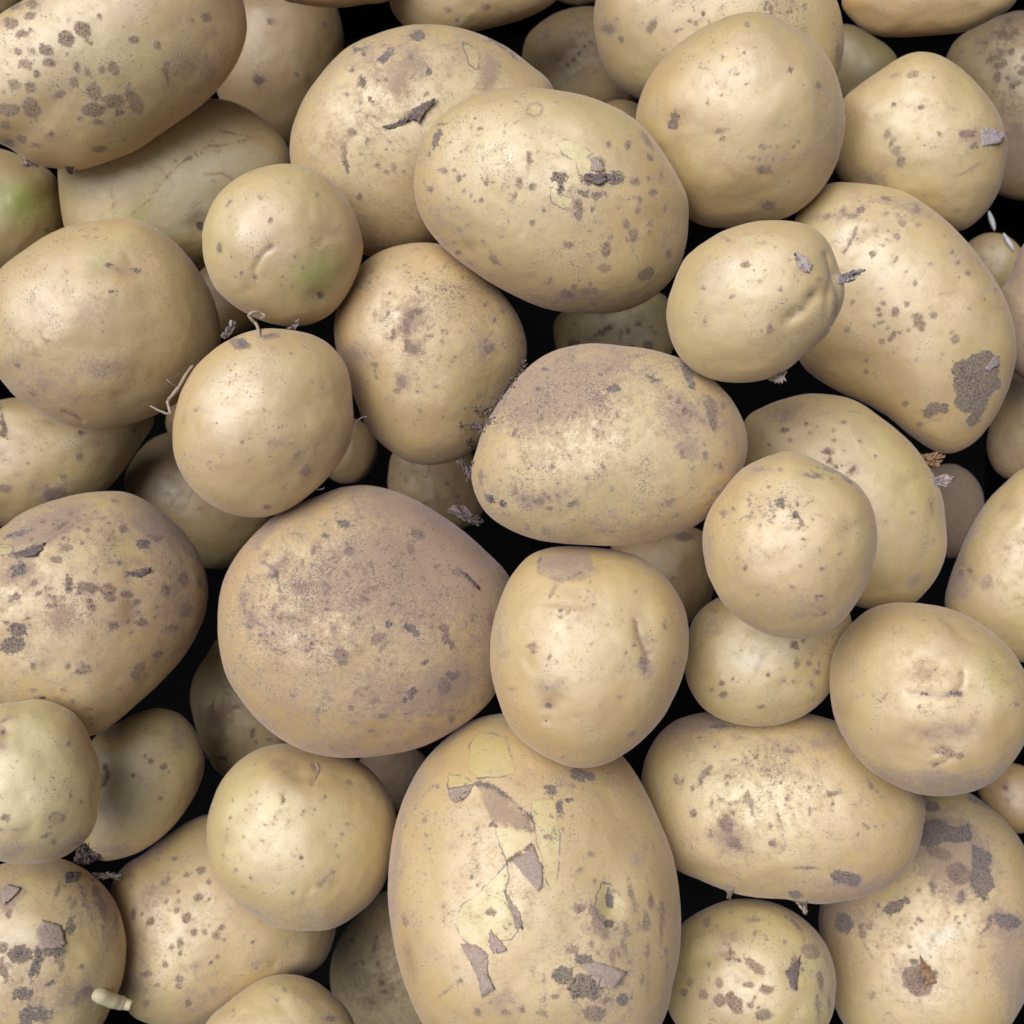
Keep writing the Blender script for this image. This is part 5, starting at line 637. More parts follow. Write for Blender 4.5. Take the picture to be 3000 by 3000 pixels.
add('39',
 'huge potato at the bottom centre with torn skin strips and triangular flaps',(0.00851,-0.14932,0.15088),(0.9998,0.0063,0.0179),(-0.0189,0.3320,0.9431),43.40,100,(0.5, 0.2, 0.5),
 '55.9 55.8 56.2 57.0 59.3 62.4 65.5 68.0 69.5 71.3 72.5 72.9 70.6 68.2 64.8 61.4 58.7 57.2 56.1 55.4 55.7 56.8 58.6 60.6 61.8 61.9 61.3 61.5 62.1 63.1 64.5 65.3 63.4 59.9 58.4 56.8',
 '''P2 0.70 -22.9 59.2 -15.7 59.7 -10.6 57.1 -8.3 49.5 -6.6 43.1 -12.4 42.4 -20.7 42.3 -23.6 44.2 -24.9 49.3 -23.8 55.3;P2 1.00 -32.1 43.9 -26.4 42.9 -21.3 39.9 -26.2 39 -31.5 38.6;P2 0.70 -14.8 24.9 -8.1 23.6 -1.8 23.6 -0.5 19.1 -5.5 15.3 -9.4 12.8 -12.1 18.5;P2 1.00 -1.5 33.4 7.3 34.2 8.8 24.2 9.2 18.4 7.9 6.5 5.9 1 3.7 9.6 1.1 19.1 0.2 25.5;P2 1.00 -9.7 10.9 -13.3 7.8 -18.6 2.8 -25.9 -2.7 -27.3 -7 -26.4 -12.5 -22.4 -14.9 -15.9 -17.9 -15.2 -10.6 -12 -13.6 -8.1 -13 -5.8 -10.6 -9.1 -3.3 -10.4 3.4 -9.1 7.8;P5 1.60 -20.6 39.8 -12.3 38.3 -1.5 28.8 -0.5 22.3 -14.9 25.6 -17.7 31.6;E2 27.1 -2.7 4.7 7.6 12 0.8;E8 27.5 -0.6 1.7 3.3 0 1;E8 26.8 -8.4 2 1.7 0 1;E9 27.4 -3.3 4.3 7.9 0 1.8;L1 0.45,0.00 -10.6 57.9 -9.4 53.3 -7.6 48.8;L0 0.70,0.00 -21.3 39.9 -13.7 38.3 -8.2 34.1 -1.5 27.5;L0 0.50,0.00 -9.4 12.4 -5.5 14.6 -0.5 17.8;E0 6.1 38.6 2.6 1.6 0 1;E0 7 36.9 1.9 1.6 0 1;E0 17.2 43.4 4.3 2.9 -20 1;E0 21.4 42.8 2.6 1.9 0 1;E0 9.3 31.2 1.3 2.9 0 1;E0 17.5 -19.6 3.2 1.9 0 1;E0 18.1 -29.3 5.8 4 0 1;E0 9.8 -24.7 4.2 3 0 1;E0 15.5 -26.2 2.2 2.2 0 1;E0 -13.8 24.6 1.7 1 0 1;E0 12.4 33.9 1.4 1 0 1;E0 30.9 -33.2 2.5 2 0 1;E1 34.8 1.6 1 6.5 15 1;E1 42.2 -0.9 1 3 0 1;E1 45.9 -9.1 1.2 7.2 -5 1;E1 23 -8.8 3.2 3.6 0 1;E1 24.9 -11.3 1.9 1.9 0 1;E1 32.3 -10.7 1.6 3.6 0 1;E1 20.7 -37.9 4.3 2.9 0 1;E1 40.4 -18.3 0.9 5.1 0 1;E1 40 -7.8 1.3 3 0 1;E1 -9.9 -37.2 2.2 1.3 0 1;E1 -25.8 -27.1 1.4 1 0 1;E1 -19.9 -37.1 1 1.4 0 1;E1 -14.6 -4.5 1.8 1.2 0 1;E1 7.2 -31.9 1.8 1 0 1;E1 3.3 -27.4 0.5 2.6 0 1;E1 31.5 -16.2 1.3 2.2 0 1;E1 27.4 -19.2 1.2 1.9 0 1;E1 20.3 15 1.2 0.8 -20 1;E1 16.1 9.3 1.3 0.7 30 1;E1 46.8 -4.7 0.9 2.9 0 1;E1 47.9 -22.4 0.7 2.9 0 1;E1 21.1 -4.5 1.9 1.2 0 1;E1 15.2 -3.3 2.2 1.9 0 1;E1 14.3 39.1 1.4 1 0 1;E1 -29.8 -29.8 2.9 0.4 35 1;E1 -47.2 -7.9 1.2 2.2 30 1;E1 40.3 -28.8 0.6 4.3 0 1;E1 25.2 -33.1 2.2 1.4 0 1;E1 13.7 -16.6 2.2 1.4 0 1;E1 20.2 -14.8 1.2 1.4 0 1;E1 2.6 -37.1 1.7 1.2 0 1;E1 -4.4 -35.9 1.2 0.9 0 1;E1 29.4 -18.6 1 1.4 0 1;E5 -52.6 7 4.3 30.3 -5 1.2;E5 37.5 13.7 4.3 4.3 0 1;E5 26.9 -11.9 18 14.4 0 0.8;E5 11.6 42.5 14.4 7.2 0 0.8;E5 23.3 -36.1 18 7.2 0 0.8;E5 -12.1 -32.9 10.8 7.2 0 0.5;E5 -45.8 44.9 7.2 10.8 -30 0.8;E4 -45.3 -20.6 2.6 8.7 10 1;E4 -29.7 18.7 2.9 2.9 0 0.5;E4 -10.2 -34.7 6.5 4.3 0 0.6;E4 -18 9.7 2.9 2.2 0 0.4;E6 -32.4 16.2 18 18 0 0.5;E6 4.6 28.8 8.7 8.7 0 1.2;E6 -13.3 0.4 8.7 8.7 0 0.6;E1 6.8 23.3 0.6 0.6 4 1;E1 10.5 27.3 0.5 0.5 53 1;E1 4.6 21 0.7 0.6 37 1;E1 0.3 25.8 0.5 0.4 57 1;E1 0.4 29.7 0.5 0.5 59 1;E1 9 30.9 0.5 0.4 -21 1;E1 6.2 28.3 0.7 0.6 48 1;E1 9.3 31.2 0.6 0.5 -13 1;E1 -0.3 22.9 0.7 0.4 18 1;E1 2.8 22.8 0.6 0.4 51 1;E1 6.1 20.3 0.6 0.4 -21 1;E1 11 29 0.4 0.3 18 1;E1 10.4 23.5 0.6 0.7 50 1;E1 10.6 23.1 0.6 0.5 17 1;E1 -0.9 27.3 0.5 0.5 -48 1;E1 -31.1 5.3 0.4 0.4 -55 1;E1 -48.6 25.6 0.4 0.3 20 1;E1 -43.5 29.1 0.2 0.2 46 1;E1 -39.6 31.3 0.4 0.3 -18 1;E1 -20.3 23.6 0.4 0.4 -30 1;E1 -21.8 7.1 0.3 0.2 -55 1;E1 -45 22 0.5 0.5 -16 1;E1 -36.2 39.4 0.3 0.4 47 1;E1 -44.6 27.4 0.3 0.2 -5 1;E1 -39.7 8.6 0.4 0.4 36 1;E1 -17.2 9.1 0.3 0.4 -20 1;E1 -26.4 36.4 0.5 0.4 -19 1;E1 -19.9 4.4 0.4 0.4 11 1;E1 -31.6 30.8 0.4 0.3 13 1;E1 -32.3 -2.3 0.4 0.3 3 1;E1 -39.3 38.7 0.5 0.3 47 1;E1 -36.2 29.7 0.5 0.5 28 1;E1 -40.1 -1.2 0.2 0.2 57 1;E1 -41.2 36.7 0.4 0.3 38 1;E1 -39.9 26.8 0.3 0.4 -45 1;E1 -46 7 0.3 0.3 39 1;E1 -21 18.3 0.5 0.3 32 1;E1 -45.3 29.4 0.3 0.2 -33 1;E1 -41.8 26.6 0.4 0.4 14 1;E1 -22.3 -0.3 0.5 0.3 -34 1;E1 -40.9 28.1 0.3 0.4 50 1;E1 -38.4 17.3 0.5 0.4 38 1;E1 -38.9 6.1 0.4 0.3 15 1;E1 -27 10.3 0.4 0.3 -28 1;E1 -39.3 21.9 0.5 0.5 -14 1;E1 47.5 -17.5 0.6 0.6 34 1;E1 28.8 2.4 0.8 0.8 -7 1;E1 18.6 -22.7 0.6 0.5 -24 1;E1 38 -27.4 1 0.7 40 1;E1 37.3 7.6 0.7 0.5 26 1;E1 25.1 -12.7 0.8 0.6 -4 1;E1 18 -18.5 0.7 0.9 -19 1;E1 36 -0 0.5 0.3 -39 1;E1 21 -21.8 0.6 0.4 -6 1;E1 37.6 -12.5 0.4 0.3 10 1;E1 17.3 -2.7 0.7 0.7 36 1;E1 31 0.8 0.5 0.5 0 1;E1 46 -7.2 0.4 0.3 -59 1;E1 45.2 -19.5 0.5 0.4 -32 1;E1 30.1 -27.8 0.9 1 -51 1;E1 31.1 -3.2 0.4 0.4 43 1;E1 44.5 -15.2 0.5 0.6 30 1;E1 20.7 -29 0.9 0.9 -9 1;E1 22.3 -18 0.5 0.6 23 1;E1 39 -15.7 0.6 0.5 -54 1;E1 33.1 -20.7 0.5 0.4 -26 1;E1 25 -28.2 0.5 0.6 -29 1;E1 21.2 6.1 0.8 0.8 -33 1;E1 33.3 -32.9 0.7 0.4 29 1;E1 21 -21.5 0.5 0.4 -54 1;E1 15.1 -14.7 0.6 0.4 -43 1;E1 41.1 -2.1 0.5 0.5 -5 1''',
 [(1.6, 0, 'skin_flake', '-31.8 38.6 -21.9 39.7 -23.6 35.8 -26 33.5 -28.8 32.8 -30.9 35.3'), (1.2, 0, 'skin_flake', '-7.6 12.7 0.3 17.2 3 10.2 3.1 5.3 1.5 2.1 -2.9 7.1'), (1.6, 0, 'skin_flake', '-10.8 3.1 -8.1 -0.6 -4.9 -4.5 -3.8 -10 -6.5 -9.5 -8.4 -3.3'), (1.6, 0, 'skin_flake', '-25.8 -14.8 -19.8 -15.4 -15.9 -18.5 -16.2 -23.9 -13.8 -29.4 -18 -31.6 -18.8 -27 -22.4 -21'), (1.2, 0, 'skin_flake', '-15.1 -10.3 -16 -14.2 -14.4 -18 -11.7 -17.5 -9.3 -16.6 -12 -13.6'), (3.0, 0, 'skin_flake', '15.9 -21.3 23.4 -20.9 32.1 -24.4 26.6 -28.9 22 -28.2 19.1 -25.1')],[],[(40, 3.6, 0.2, 0.6, '13.6 -28 22.6 -30.6')],None)
add('28',
 'largest mauve dusted brown potato in the middle left, covered in dark soil marks',(-0.05834,-0.04436,0.14107),(0.9912,-0.0135,-0.1319),(0.1326,0.1008,0.9860),39.73,100,(0.68, 0.48, 1.0),
 '59.9 60.7 59.8 56.5 54.5 53.3 53.0 53.5 54.3 55.1 55.0 54.0 54.1 55.2 55.6 56.3 57.0 56.7 56.2 56.2 56.2 55.1 54.4 54.0 53.8 53.2 52.1 51.2 51.1 52.0 53.1 54.4 56.5 58.5 58.9 59.1',
 '''E4 -33.4 21.8 4.2 3.5 0 1;E4 -26.9 14.8 3.2 2.5 0 0.9;E4 -37.8 0.7 8.5 4.9 0 0.9;E4 -19.6 29.3 4.2 3.9 0 0.7;E4 -43.1 8.9 5.7 5.7 0 0.5;L1 0.90,0.00 -37.4 22.6 -33.7 20.8 -32.1 17.6 -30.5 12.1;E1 -34.1 20.8 2.1 1 -40 1;E1 -42.4 -0.6 1.8 0.8 -20 1;E1 -18.9 27.2 0.8 1.8 -20 1;E1 -31.2 12.2 1.8 1 0 1;E1 -37.8 0.1 2.1 0.6 -20 1;E0 -15.7 32.5 2.3 0.7 -10 1;E0 -8.6 36.8 2.3 2 0 1;E0 -32.2 18.3 1.1 1 0 1;E5 -37.8 34.4 2.1 7.8 -40 1.5;E5 -17.7 11.4 16.2 14.1 0 0.8;E6 -24.5 14.8 17.7 14.1 0 1.2;E6 -34.2 -5.3 14.1 14.1 0 0.8;E9 -33 20.4 4.2 3.5 0 0.8;E9 -42.1 0.1 2.8 2.1 0 0.6;E0 -8.7 37.1 2.4 2.1 0 1;E0 17.4 -1.9 4.4 1.6 -38 1;E0 22 -13.7 1.8 1.6 0 1;E0 32.2 -19 3.1 2.4 0 1;E0 8.6 0.1 1.4 1.6 0 1;E0 15.3 -0.6 1.8 1.4 0 1;E1 19.6 33.4 2.7 2 -20 1;E1 16.7 27.5 1.6 2 0 1;E1 39.2 16.1 4.2 0.8 -45 1;E1 34.2 19.5 2.1 1.6 0 1;E1 29.1 -1.3 2.5 1.8 0 1;E1 29.8 -4.7 1.3 2.8 0 1;E1 32 -8.1 1.3 1.4 0 1;E1 4.7 -5.2 3.2 1.6 50 1;E1 -7.8 -10.5 2.7 2 0 1;E1 47.4 2.9 1 4.2 0 1;E1 0.5 9.1 1.7 1 -35 1;E1 6.7 -8.6 2.8 0.8 50 1;E1 -7.7 -13.8 1.4 0.8 0 1;E1 9.9 7.4 1.1 0.6 0 1;E1 3.3 -1.3 1.1 0.8 0 1;E1 -5.8 26.4 2.1 2.1 0 1;E1 1.7 21.6 1.6 1 0 1;E5 18.7 18.4 24.7 21.2 0 1;E5 36.6 22.4 10.6 17.7 30 1.2;E5 47.4 -2 4.2 14.1 0 1.2;E5 1.7 25.1 10.6 14.1 0 0.8;E5 15.6 44 21.2 5.7 -20 1;E6 5.1 18.2 21.2 17.7 0 1;E6 29 1.4 14.1 10.6 0 0.6;E5 32.3 -21.4 8.5 7.1 0 1.5;E5 15.8 -25.1 17.7 8.5 0 0.8;E0 32.2 -18.6 2.7 2 0 1;E0 17.8 -24.5 1.6 2.4 -35 1;E0 14.8 -27.5 0.7 1.4 -30 1;E1 2.9 -39 1.4 0.9 0 1;E1 7.5 -33.7 2.1 0.9 -15 1;E1 29.5 -22.7 2.8 3.5 0 1;E1 33.3 -35.9 1.6 1.6 0 1;E1 -4.3 -30 0.7 0.7 0 1;E1 4.4 -27.7 1.8 1.3 0 1;E1 1 -22.9 1.4 0.6 0 1;E1 23 27.8 0.5 0.4 56 1;E1 -7 29.7 0.3 0.3 35 1;E1 -2.5 -7.6 0.4 0.4 49 1;E1 -2.4 8.9 0.4 0.2 -47 1;E1 3.7 39.3 0.5 0.5 51 1;E1 6.8 21.8 0.3 0.3 21 1;E1 -11.6 4.9 0.5 0.3 28 1;E1 11.9 19.9 0.3 0.2 -27 1;E1 12.7 7.2 0.3 0.3 40 1;E1 1.9 40.3 0.2 0.2 -12 1;E1 29.4 7.2 0.2 0.2 12 1;E1 -14.1 17.1 0.4 0.3 10 1;E1 32.5 7.7 0.3 0.3 -33 1;E1 2.2 23.6 0.5 0.4 -55 1;E1 16.3 23.4 0.6 0.4 40 1;E1 18.6 6.8 0.3 0.2 -35 1;E1 5.4 27.2 0.2 0.3 48 1;E1 25.8 21 0.5 0.4 -51 1;E1 1.1 12.7 0.4 0.4 -44 1;E1 12.4 -3.8 0.3 0.2 40 1;E1 -14.6 18.1 0.2 0.3 -31 1;E1 25.1 36.2 0.3 0.3 -22 1;E1 31.1 7.7 0.6 0.4 -59 1;E1 23.7 12.7 0.5 0.4 -55 1;E1 22 37.9 0.6 0.6 53 1;E1 19.9 16.8 0.2 0.2 -52 1;E1 9.3 40.8 0.6 0.6 46 1;E1 23.4 37.8 0.3 0.3 0 1;E1 14.8 3.4 0.5 0.5 -47 1;E1 9.4 7.2 0.3 0.2 46 1;E1 30.1 13.5 0.4 0.4 49 1;E1 2.5 -1.3 0.4 0.4 -25 1;E1 4.3 -2 0.5 0.5 -53 1;E1 -2 9.9 0.6 0.4 1 1;E1 16.9 36.3 0.4 0.3 -27 1;E1 -4.6 11.8 0.3 0.2 1 1;E1 15.4 30.3 0.3 0.3 -45 1;E1 -13.7 12.1 0.5 0.3 33 1;E1 -4.5 9 0.4 0.4 11 1;E1 24.2 -1.1 0.5 0.4 -20 1;E1 15.4 -2.7 0.2 0.2 55 1;E1 28 11.5 0.3 0.4 -28 1;E1 30.1 24 0.2 0.2 11 1;E1 11.1 21.1 0.6 0.4 -34 1;E1 -0.2 11.8 0.5 0.6 -54 1;E1 14.6 24.3 0.2 0.2 46 1;E1 -10 4.9 0.6 0.7 44 1;E1 -12.6 5.3 0.3 0.3 -9 1;E1 9.2 26.1 0.3 0.4 -17 1;E1 17.8 30.8 0.6 0.5 16 1;E1 17.4 -6.3 0.5 0.5 -14 1;E1 30.2 3.2 0.6 0.5 -58 1;E1 -0.9 8.6 0.3 0.4 50 1;E1 -5.5 32.2 0.3 0.3 -35 1;E1 -4.4 36.3 0.3 0.2 3 1;E1 1.7 35.3 0.6 0.6 -11 1;E1 -11.6 3.9 0.4 0.4 26 1;E1 -4.1 0 0.6 0.5 -2 1;E1 13.2 24.3 0.2 0.3 25 1;E1 -2.3 7.6 0.3 0.2 -9 1;E1 12.1 -4.1 0.3 0.2 -20 1;E1 15.5 33.6 0.5 0.5 33 1;E1 -0.5 18.2 0.3 0.3 -45 1;E1 26.7 21.7 0.5 0.6 -26 1;E1 12.1 12.8 0.4 0.3 12 1;E1 26.4 31.3 0.3 0.3 10 1;E1 17.2 8.4 0.6 0.5 -20 1;E1 25.2 27.6 0.2 0.2 56 1;E1 -16.8 15.3 0.5 0.3 22 1;E1 11.3 29.8 0.5 0.4 -25 1;E1 4.7 9.9 0.5 0.5 -28 1;E1 -7.5 0.4 0.3 0.3 -26 1;E1 19.1 22.5 0.4 0.4 -15 1;E1 11.2 -9.6 0.4 0.3 -3 1;E1 33.6 10.6 0.2 0.2 50 1;E1 0.7 23.4 0.5 0.3 -37 1;E1 10.3 8.2 0.4 0.2 38 1;E1 0.2 9.6 0.3 0.2 10 1;E1 27.3 -1.6 0.3 0.3 22 1;E1 -3.9 25.4 0.3 0.3 23 1;E1 18.1 24.2 0.5 0.5 0 1;E1 21.4 8.5 0.4 0.4 -2 1;E1 -13.5 20.4 0.3 0.2 3 1;E1 -3 19.3 0.5 0.4 -47 1;E1 -12.6 18 0.3 0.2 -46 1;E1 -1.9 2.3 0.6 0.7 -7 1;E1 9.1 35.1 0.3 0.3 20 1;E1 -15.4 19.2 0.6 0.7 22 1;E1 20 39.7 0.5 0.3 32 1;E1 9.3 35.1 0.6 0.5 21 1;E1 -4.7 4.9 0.3 0.2 13 1;E1 -7.6 19.1 0.5 0.4 2 1;E1 -13.3 23.2 0.4 0.4 -19 1;E1 4.5 39.5 0.5 0.5 36 1;E1 -11.6 24.4 0.5 0.3 21 1;E1 -4.8 8 0.2 0.2 -8 1;E1 -45.6 -3.3 0.2 0.2 12 1;E1 -17.5 -5.2 0.2 0.2 18 1;E1 -41.4 4 0.3 0.3 10 1;E1 -13.6 5.6 0.4 0.4 30 1;E1 -9.1 6.2 0.3 0.2 1 1;E1 -44.8 16.8 0.3 0.2 33 1;E1 -28.7 17 0.4 0.4 -3 1;E1 -43.6 3.2 0.2 0.2 14 1;E1 -18.8 -7.3 0.3 0.4 -49 1;E1 -43.8 8.6 0.3 0.2 52 1;E1 -36.7 6.4 0.2 0.2 5 1;E1 -14.5 15.4 0.5 0.5 0 1;E1 -10.4 2.5 0.4 0.5 -8 1;E1 -42.4 15.1 0.4 0.4 21 1;E1 -27.1 11.6 0.2 0.2 -29 1;E1 -36.7 -6 0.3 0.3 8 1;E1 -18.7 -12 0.2 0.2 -42 1;E1 -21 -4.6 0.4 0.2 35 1;E1 -20.1 -9.5 0.3 0.2 -18 1;E1 -30.8 -8.5 0.4 0.3 11 1;E1 -22.4 -2.9 0.5 0.3 -39 1;E1 -32.5 -3.5 0.4 0.5 20 1;E1 -28.1 -5.8 0.4 0.3 17 1;E1 -23 7.2 0.4 0.5 46 1;E1 -30.2 3.5 0.5 0.6 4 1;E1 -16.6 -5.7 0.5 0.4 -12 1;E1 -37.4 10.8 0.4 0.4 -39 1;E1 -45.9 -0.3 0.4 0.3 29 1;E1 -27.9 -10 0.4 0.3 45 1;E1 -40.8 5.6 0.6 0.4 -46 1;E1 -40.3 -0.1 0.4 0.3 50 1;E1 -14.3 11.2 0.3 0.3 56 1;E1 -8.4 7 0.3 0.3 -50 1;E1 -31.5 6.5 0.5 0.4 6 1;E1 -42.5 6.2 0.2 0.2 31 1;E1 -42.4 12.5 0.3 0.2 -57 1;E1 -42.7 17.3 0.5 0.5 -5 1;E1 -34.7 13 0.3 0.2 50 1;E1 -36.2 -10.2 0.3 0.3 -49 1;E1 -29.3 9.7 0.5 0.4 34 1;E1 -21.4 14.4 0.2 0.2 35 1;E1 -18.9 -8.6 0.4 0.3 -4 1;E1 -15 -6.8 0.3 0.2 -20 1;E1 -27.6 22.4 0.6 0.6 -50 1;E1 -17.6 13.3 0.3 0.2 -51 1;E1 -41.8 15.5 0.5 0.5 20 1;E1 -29.3 23.9 0.4 0.3 45 1;E1 -33.9 7.9 0.5 0.5 31 1;E1 -24.7 -2.4 0.5 0.4 -15 1;E1 -33.8 17.6 0.5 0.5 -7 1;E1 -30.9 8.8 0.5 0.4 10 1;E1 -19.3 21.9 0.5 0.6 -53 1;E1 -37.9 -3.6 0.5 0.5 31 1;E1 -30.9 2.6 0.4 0.3 -14 1;E1 -20.2 -12.4 0.4 0.4 17 1;E1 -18.4 4.2 0.3 0.2 -46 1;E1 -35.2 20.5 0.3 0.3 -52 1;E1 -37 -3.7 0.5 0.6 41 1;E1 -29.5 18 0.5 0.6 10 1;E1 -24.8 10.9 0.4 0.5 -6 1;E1 -31.9 -0.3 0.4 0.5 52 1;E1 -38 7.9 0.5 0.3 -9 1;E1 -28.7 4.5 0.4 0.3 2 1;E1 -11.4 -2.7 0.5 0.3 -44 1;E1 -12.8 10.7 0.3 0.3 50 1;E1 -10.9 11 0.3 0.3 -45 1''',
 [(2.5, 1, 'skin_flake', '31.2 45.1 38.8 41.1 44.8 38.7 45.9 40 41.8 42.2 34.2 46.3'), (1.2, 1, 'skin_flake', '35 19.5 36.4 18.8 42.1 12.6 42.5 13.7 37.9 18.9')],[],[],None)
add('27',
 'pale smooth potato with a reddish dusty patch on top and several small eyes below',(0.02788,-0.05211,0.16803),(0.9977,0.0086,0.0672),(-0.0678,0.1267,0.9896),28.94,92,(0.62, 0.12, 0.3),
 '37.1 38.0 39.0 39.9 40.3 40.7 40.7 39.9 39.3 39.5 40.4 41.6 42.1 40.7 39.0 37.6 36.8 36.2 36.1 36.4 36.9 37.7 39.1 40.1 40.7 41.2 41.9 41.7 40.6 38.9 37.6 36.7 36.3 35.8 35.8 36.1',
 '''P5 1.70 -17.3 33.8 -11.3 35.8 0.9 36.5 3.4 28.4 -2.5 25.6 -10.4 24.3 -13.3 18.4 -11.7 25.7 -17.1 28.7;E4 -7.1 32 9.9 4 0 0.7;L1 0.50,0.00 -16.7 34.5 -17.6 31.6 -17.1 28.7;L4 0.50,0.00 -17.5 28.7 -12.4 26.1 -3.1 25.3 4.8 28.4;L1 0.35,0.00 -13.6 18.4 -11.7 21.7 -9 24.7 -1.8 28.4;L4 0.70,0.40 17.1 11.1 18.3 6 21.1 -1;E4 18.9 4.7 3 7.3 18 0.9;E4 -3.5 11.4 1.7 1.1 0 1;E4 -11 16.4 4 0.9 -10 0.5;E1 19.8 -2.9 1.8 1.6 0 1;E1 19.8 -6.1 0.9 2 0 1;E1 27.4 9.7 0.6 1.2 0 1;E1 16.9 2.8 0.8 0.9 0 1;E1 17.4 7.9 0.5 2 0 1;E1 21.2 0.2 0.8 0.8 0 1;E1 -19.5 2.2 1.5 0.8 0 1;E1 -18.9 0.6 0.6 1.3 0 1;E1 30.7 -4 0.6 0.6 0 1;E1 13.3 -0.1 0.5 0.5 0 1;E1 -9 14.1 0.7 0.5 0 1;E1 -6.7 13.7 0.6 0.5 0 1;E10 -8.4 14.4 10.6 1.7 -5 0.8;E5 19.8 -4.9 4 5.3 0 1;E5 -31.4 4.9 3.3 16.5 0 0.8;E9 19.6 4.7 4 9.9 18 0.6;E4 -12.4 -12.1 5.3 3.6 0 1.1;E4 -13.4 -18.2 3 2.6 0 0.9;E4 -4.1 -21.7 2 0.6 -25 0.6;E8 -13.5 -18.7 1.1 0.8 0 1;E8 -14.9 -24.2 0.5 0.4 0 1;E9 -13.5 -18.7 3.6 3.3 0 0.8;E9 -14.5 -23.8 2 1.6 0 0.5;E1 -13.4 -12.1 1.3 0.8 0 1;E1 10.7 -15.3 1.2 0.6 0 1;E1 15 -28.6 1.7 0.8 25 1;E1 -26.8 -12.7 1.1 0.6 0 1;E1 -9 -36.7 0.5 0.5 0 1;E5 20.1 -5.8 3 2.4 0 1;E3 25.1 -7.7 4 7.9 0 0.1;E1 -4.1 -5.2 0.3 0.3 -21 1;E1 -14.6 -4.8 0.3 0.2 -40 1;E1 17.3 6 0.2 0.2 -59 1;E1 -4.4 14.1 0.3 0.3 -20 1;E1 2.8 29.5 0.4 0.4 -41 1;E1 11.9 -4.9 0.4 0.3 33 1;E1 1.3 2.9 0.3 0.2 0 1;E1 -8.9 12.3 0.3 0.2 -11 1;E1 -9 -4.6 0.3 0.2 47 1;E1 12.1 -4.7 0.3 0.3 -40 1;E1 -0.7 30.8 0.4 0.4 -6 1;E1 7.2 9.8 0.4 0.4 28 1;E1 7.5 30.9 0.3 0.2 52 1;E1 -5.6 14.3 0.3 0.3 42 1;E1 -10.3 6.8 0.3 0.4 -11 1;E1 23.3 4.3 0.3 0.2 -6 1;E1 -2.6 21.9 0.3 0.3 -33 1;E1 1.2 24.5 0.4 0.3 -12 1;E1 24.9 16.9 0.2 0.2 22 1;E1 -5.6 20.5 0.3 0.2 -7 1;E1 18.4 -5.3 0.3 0.2 -44 1;E1 -12.9 -1.4 0.3 0.4 -42 1;E1 12.3 14.6 0.3 0.3 -10 1;E1 0.5 21.4 0.2 0.3 56 1;E1 -19.5 -0.4 0.3 0.3 -12 1;E1 -11.9 28 0.3 0.3 -45 1;E1 17 21.3 0.3 0.4 -44 1''',
 [],[],[],None)
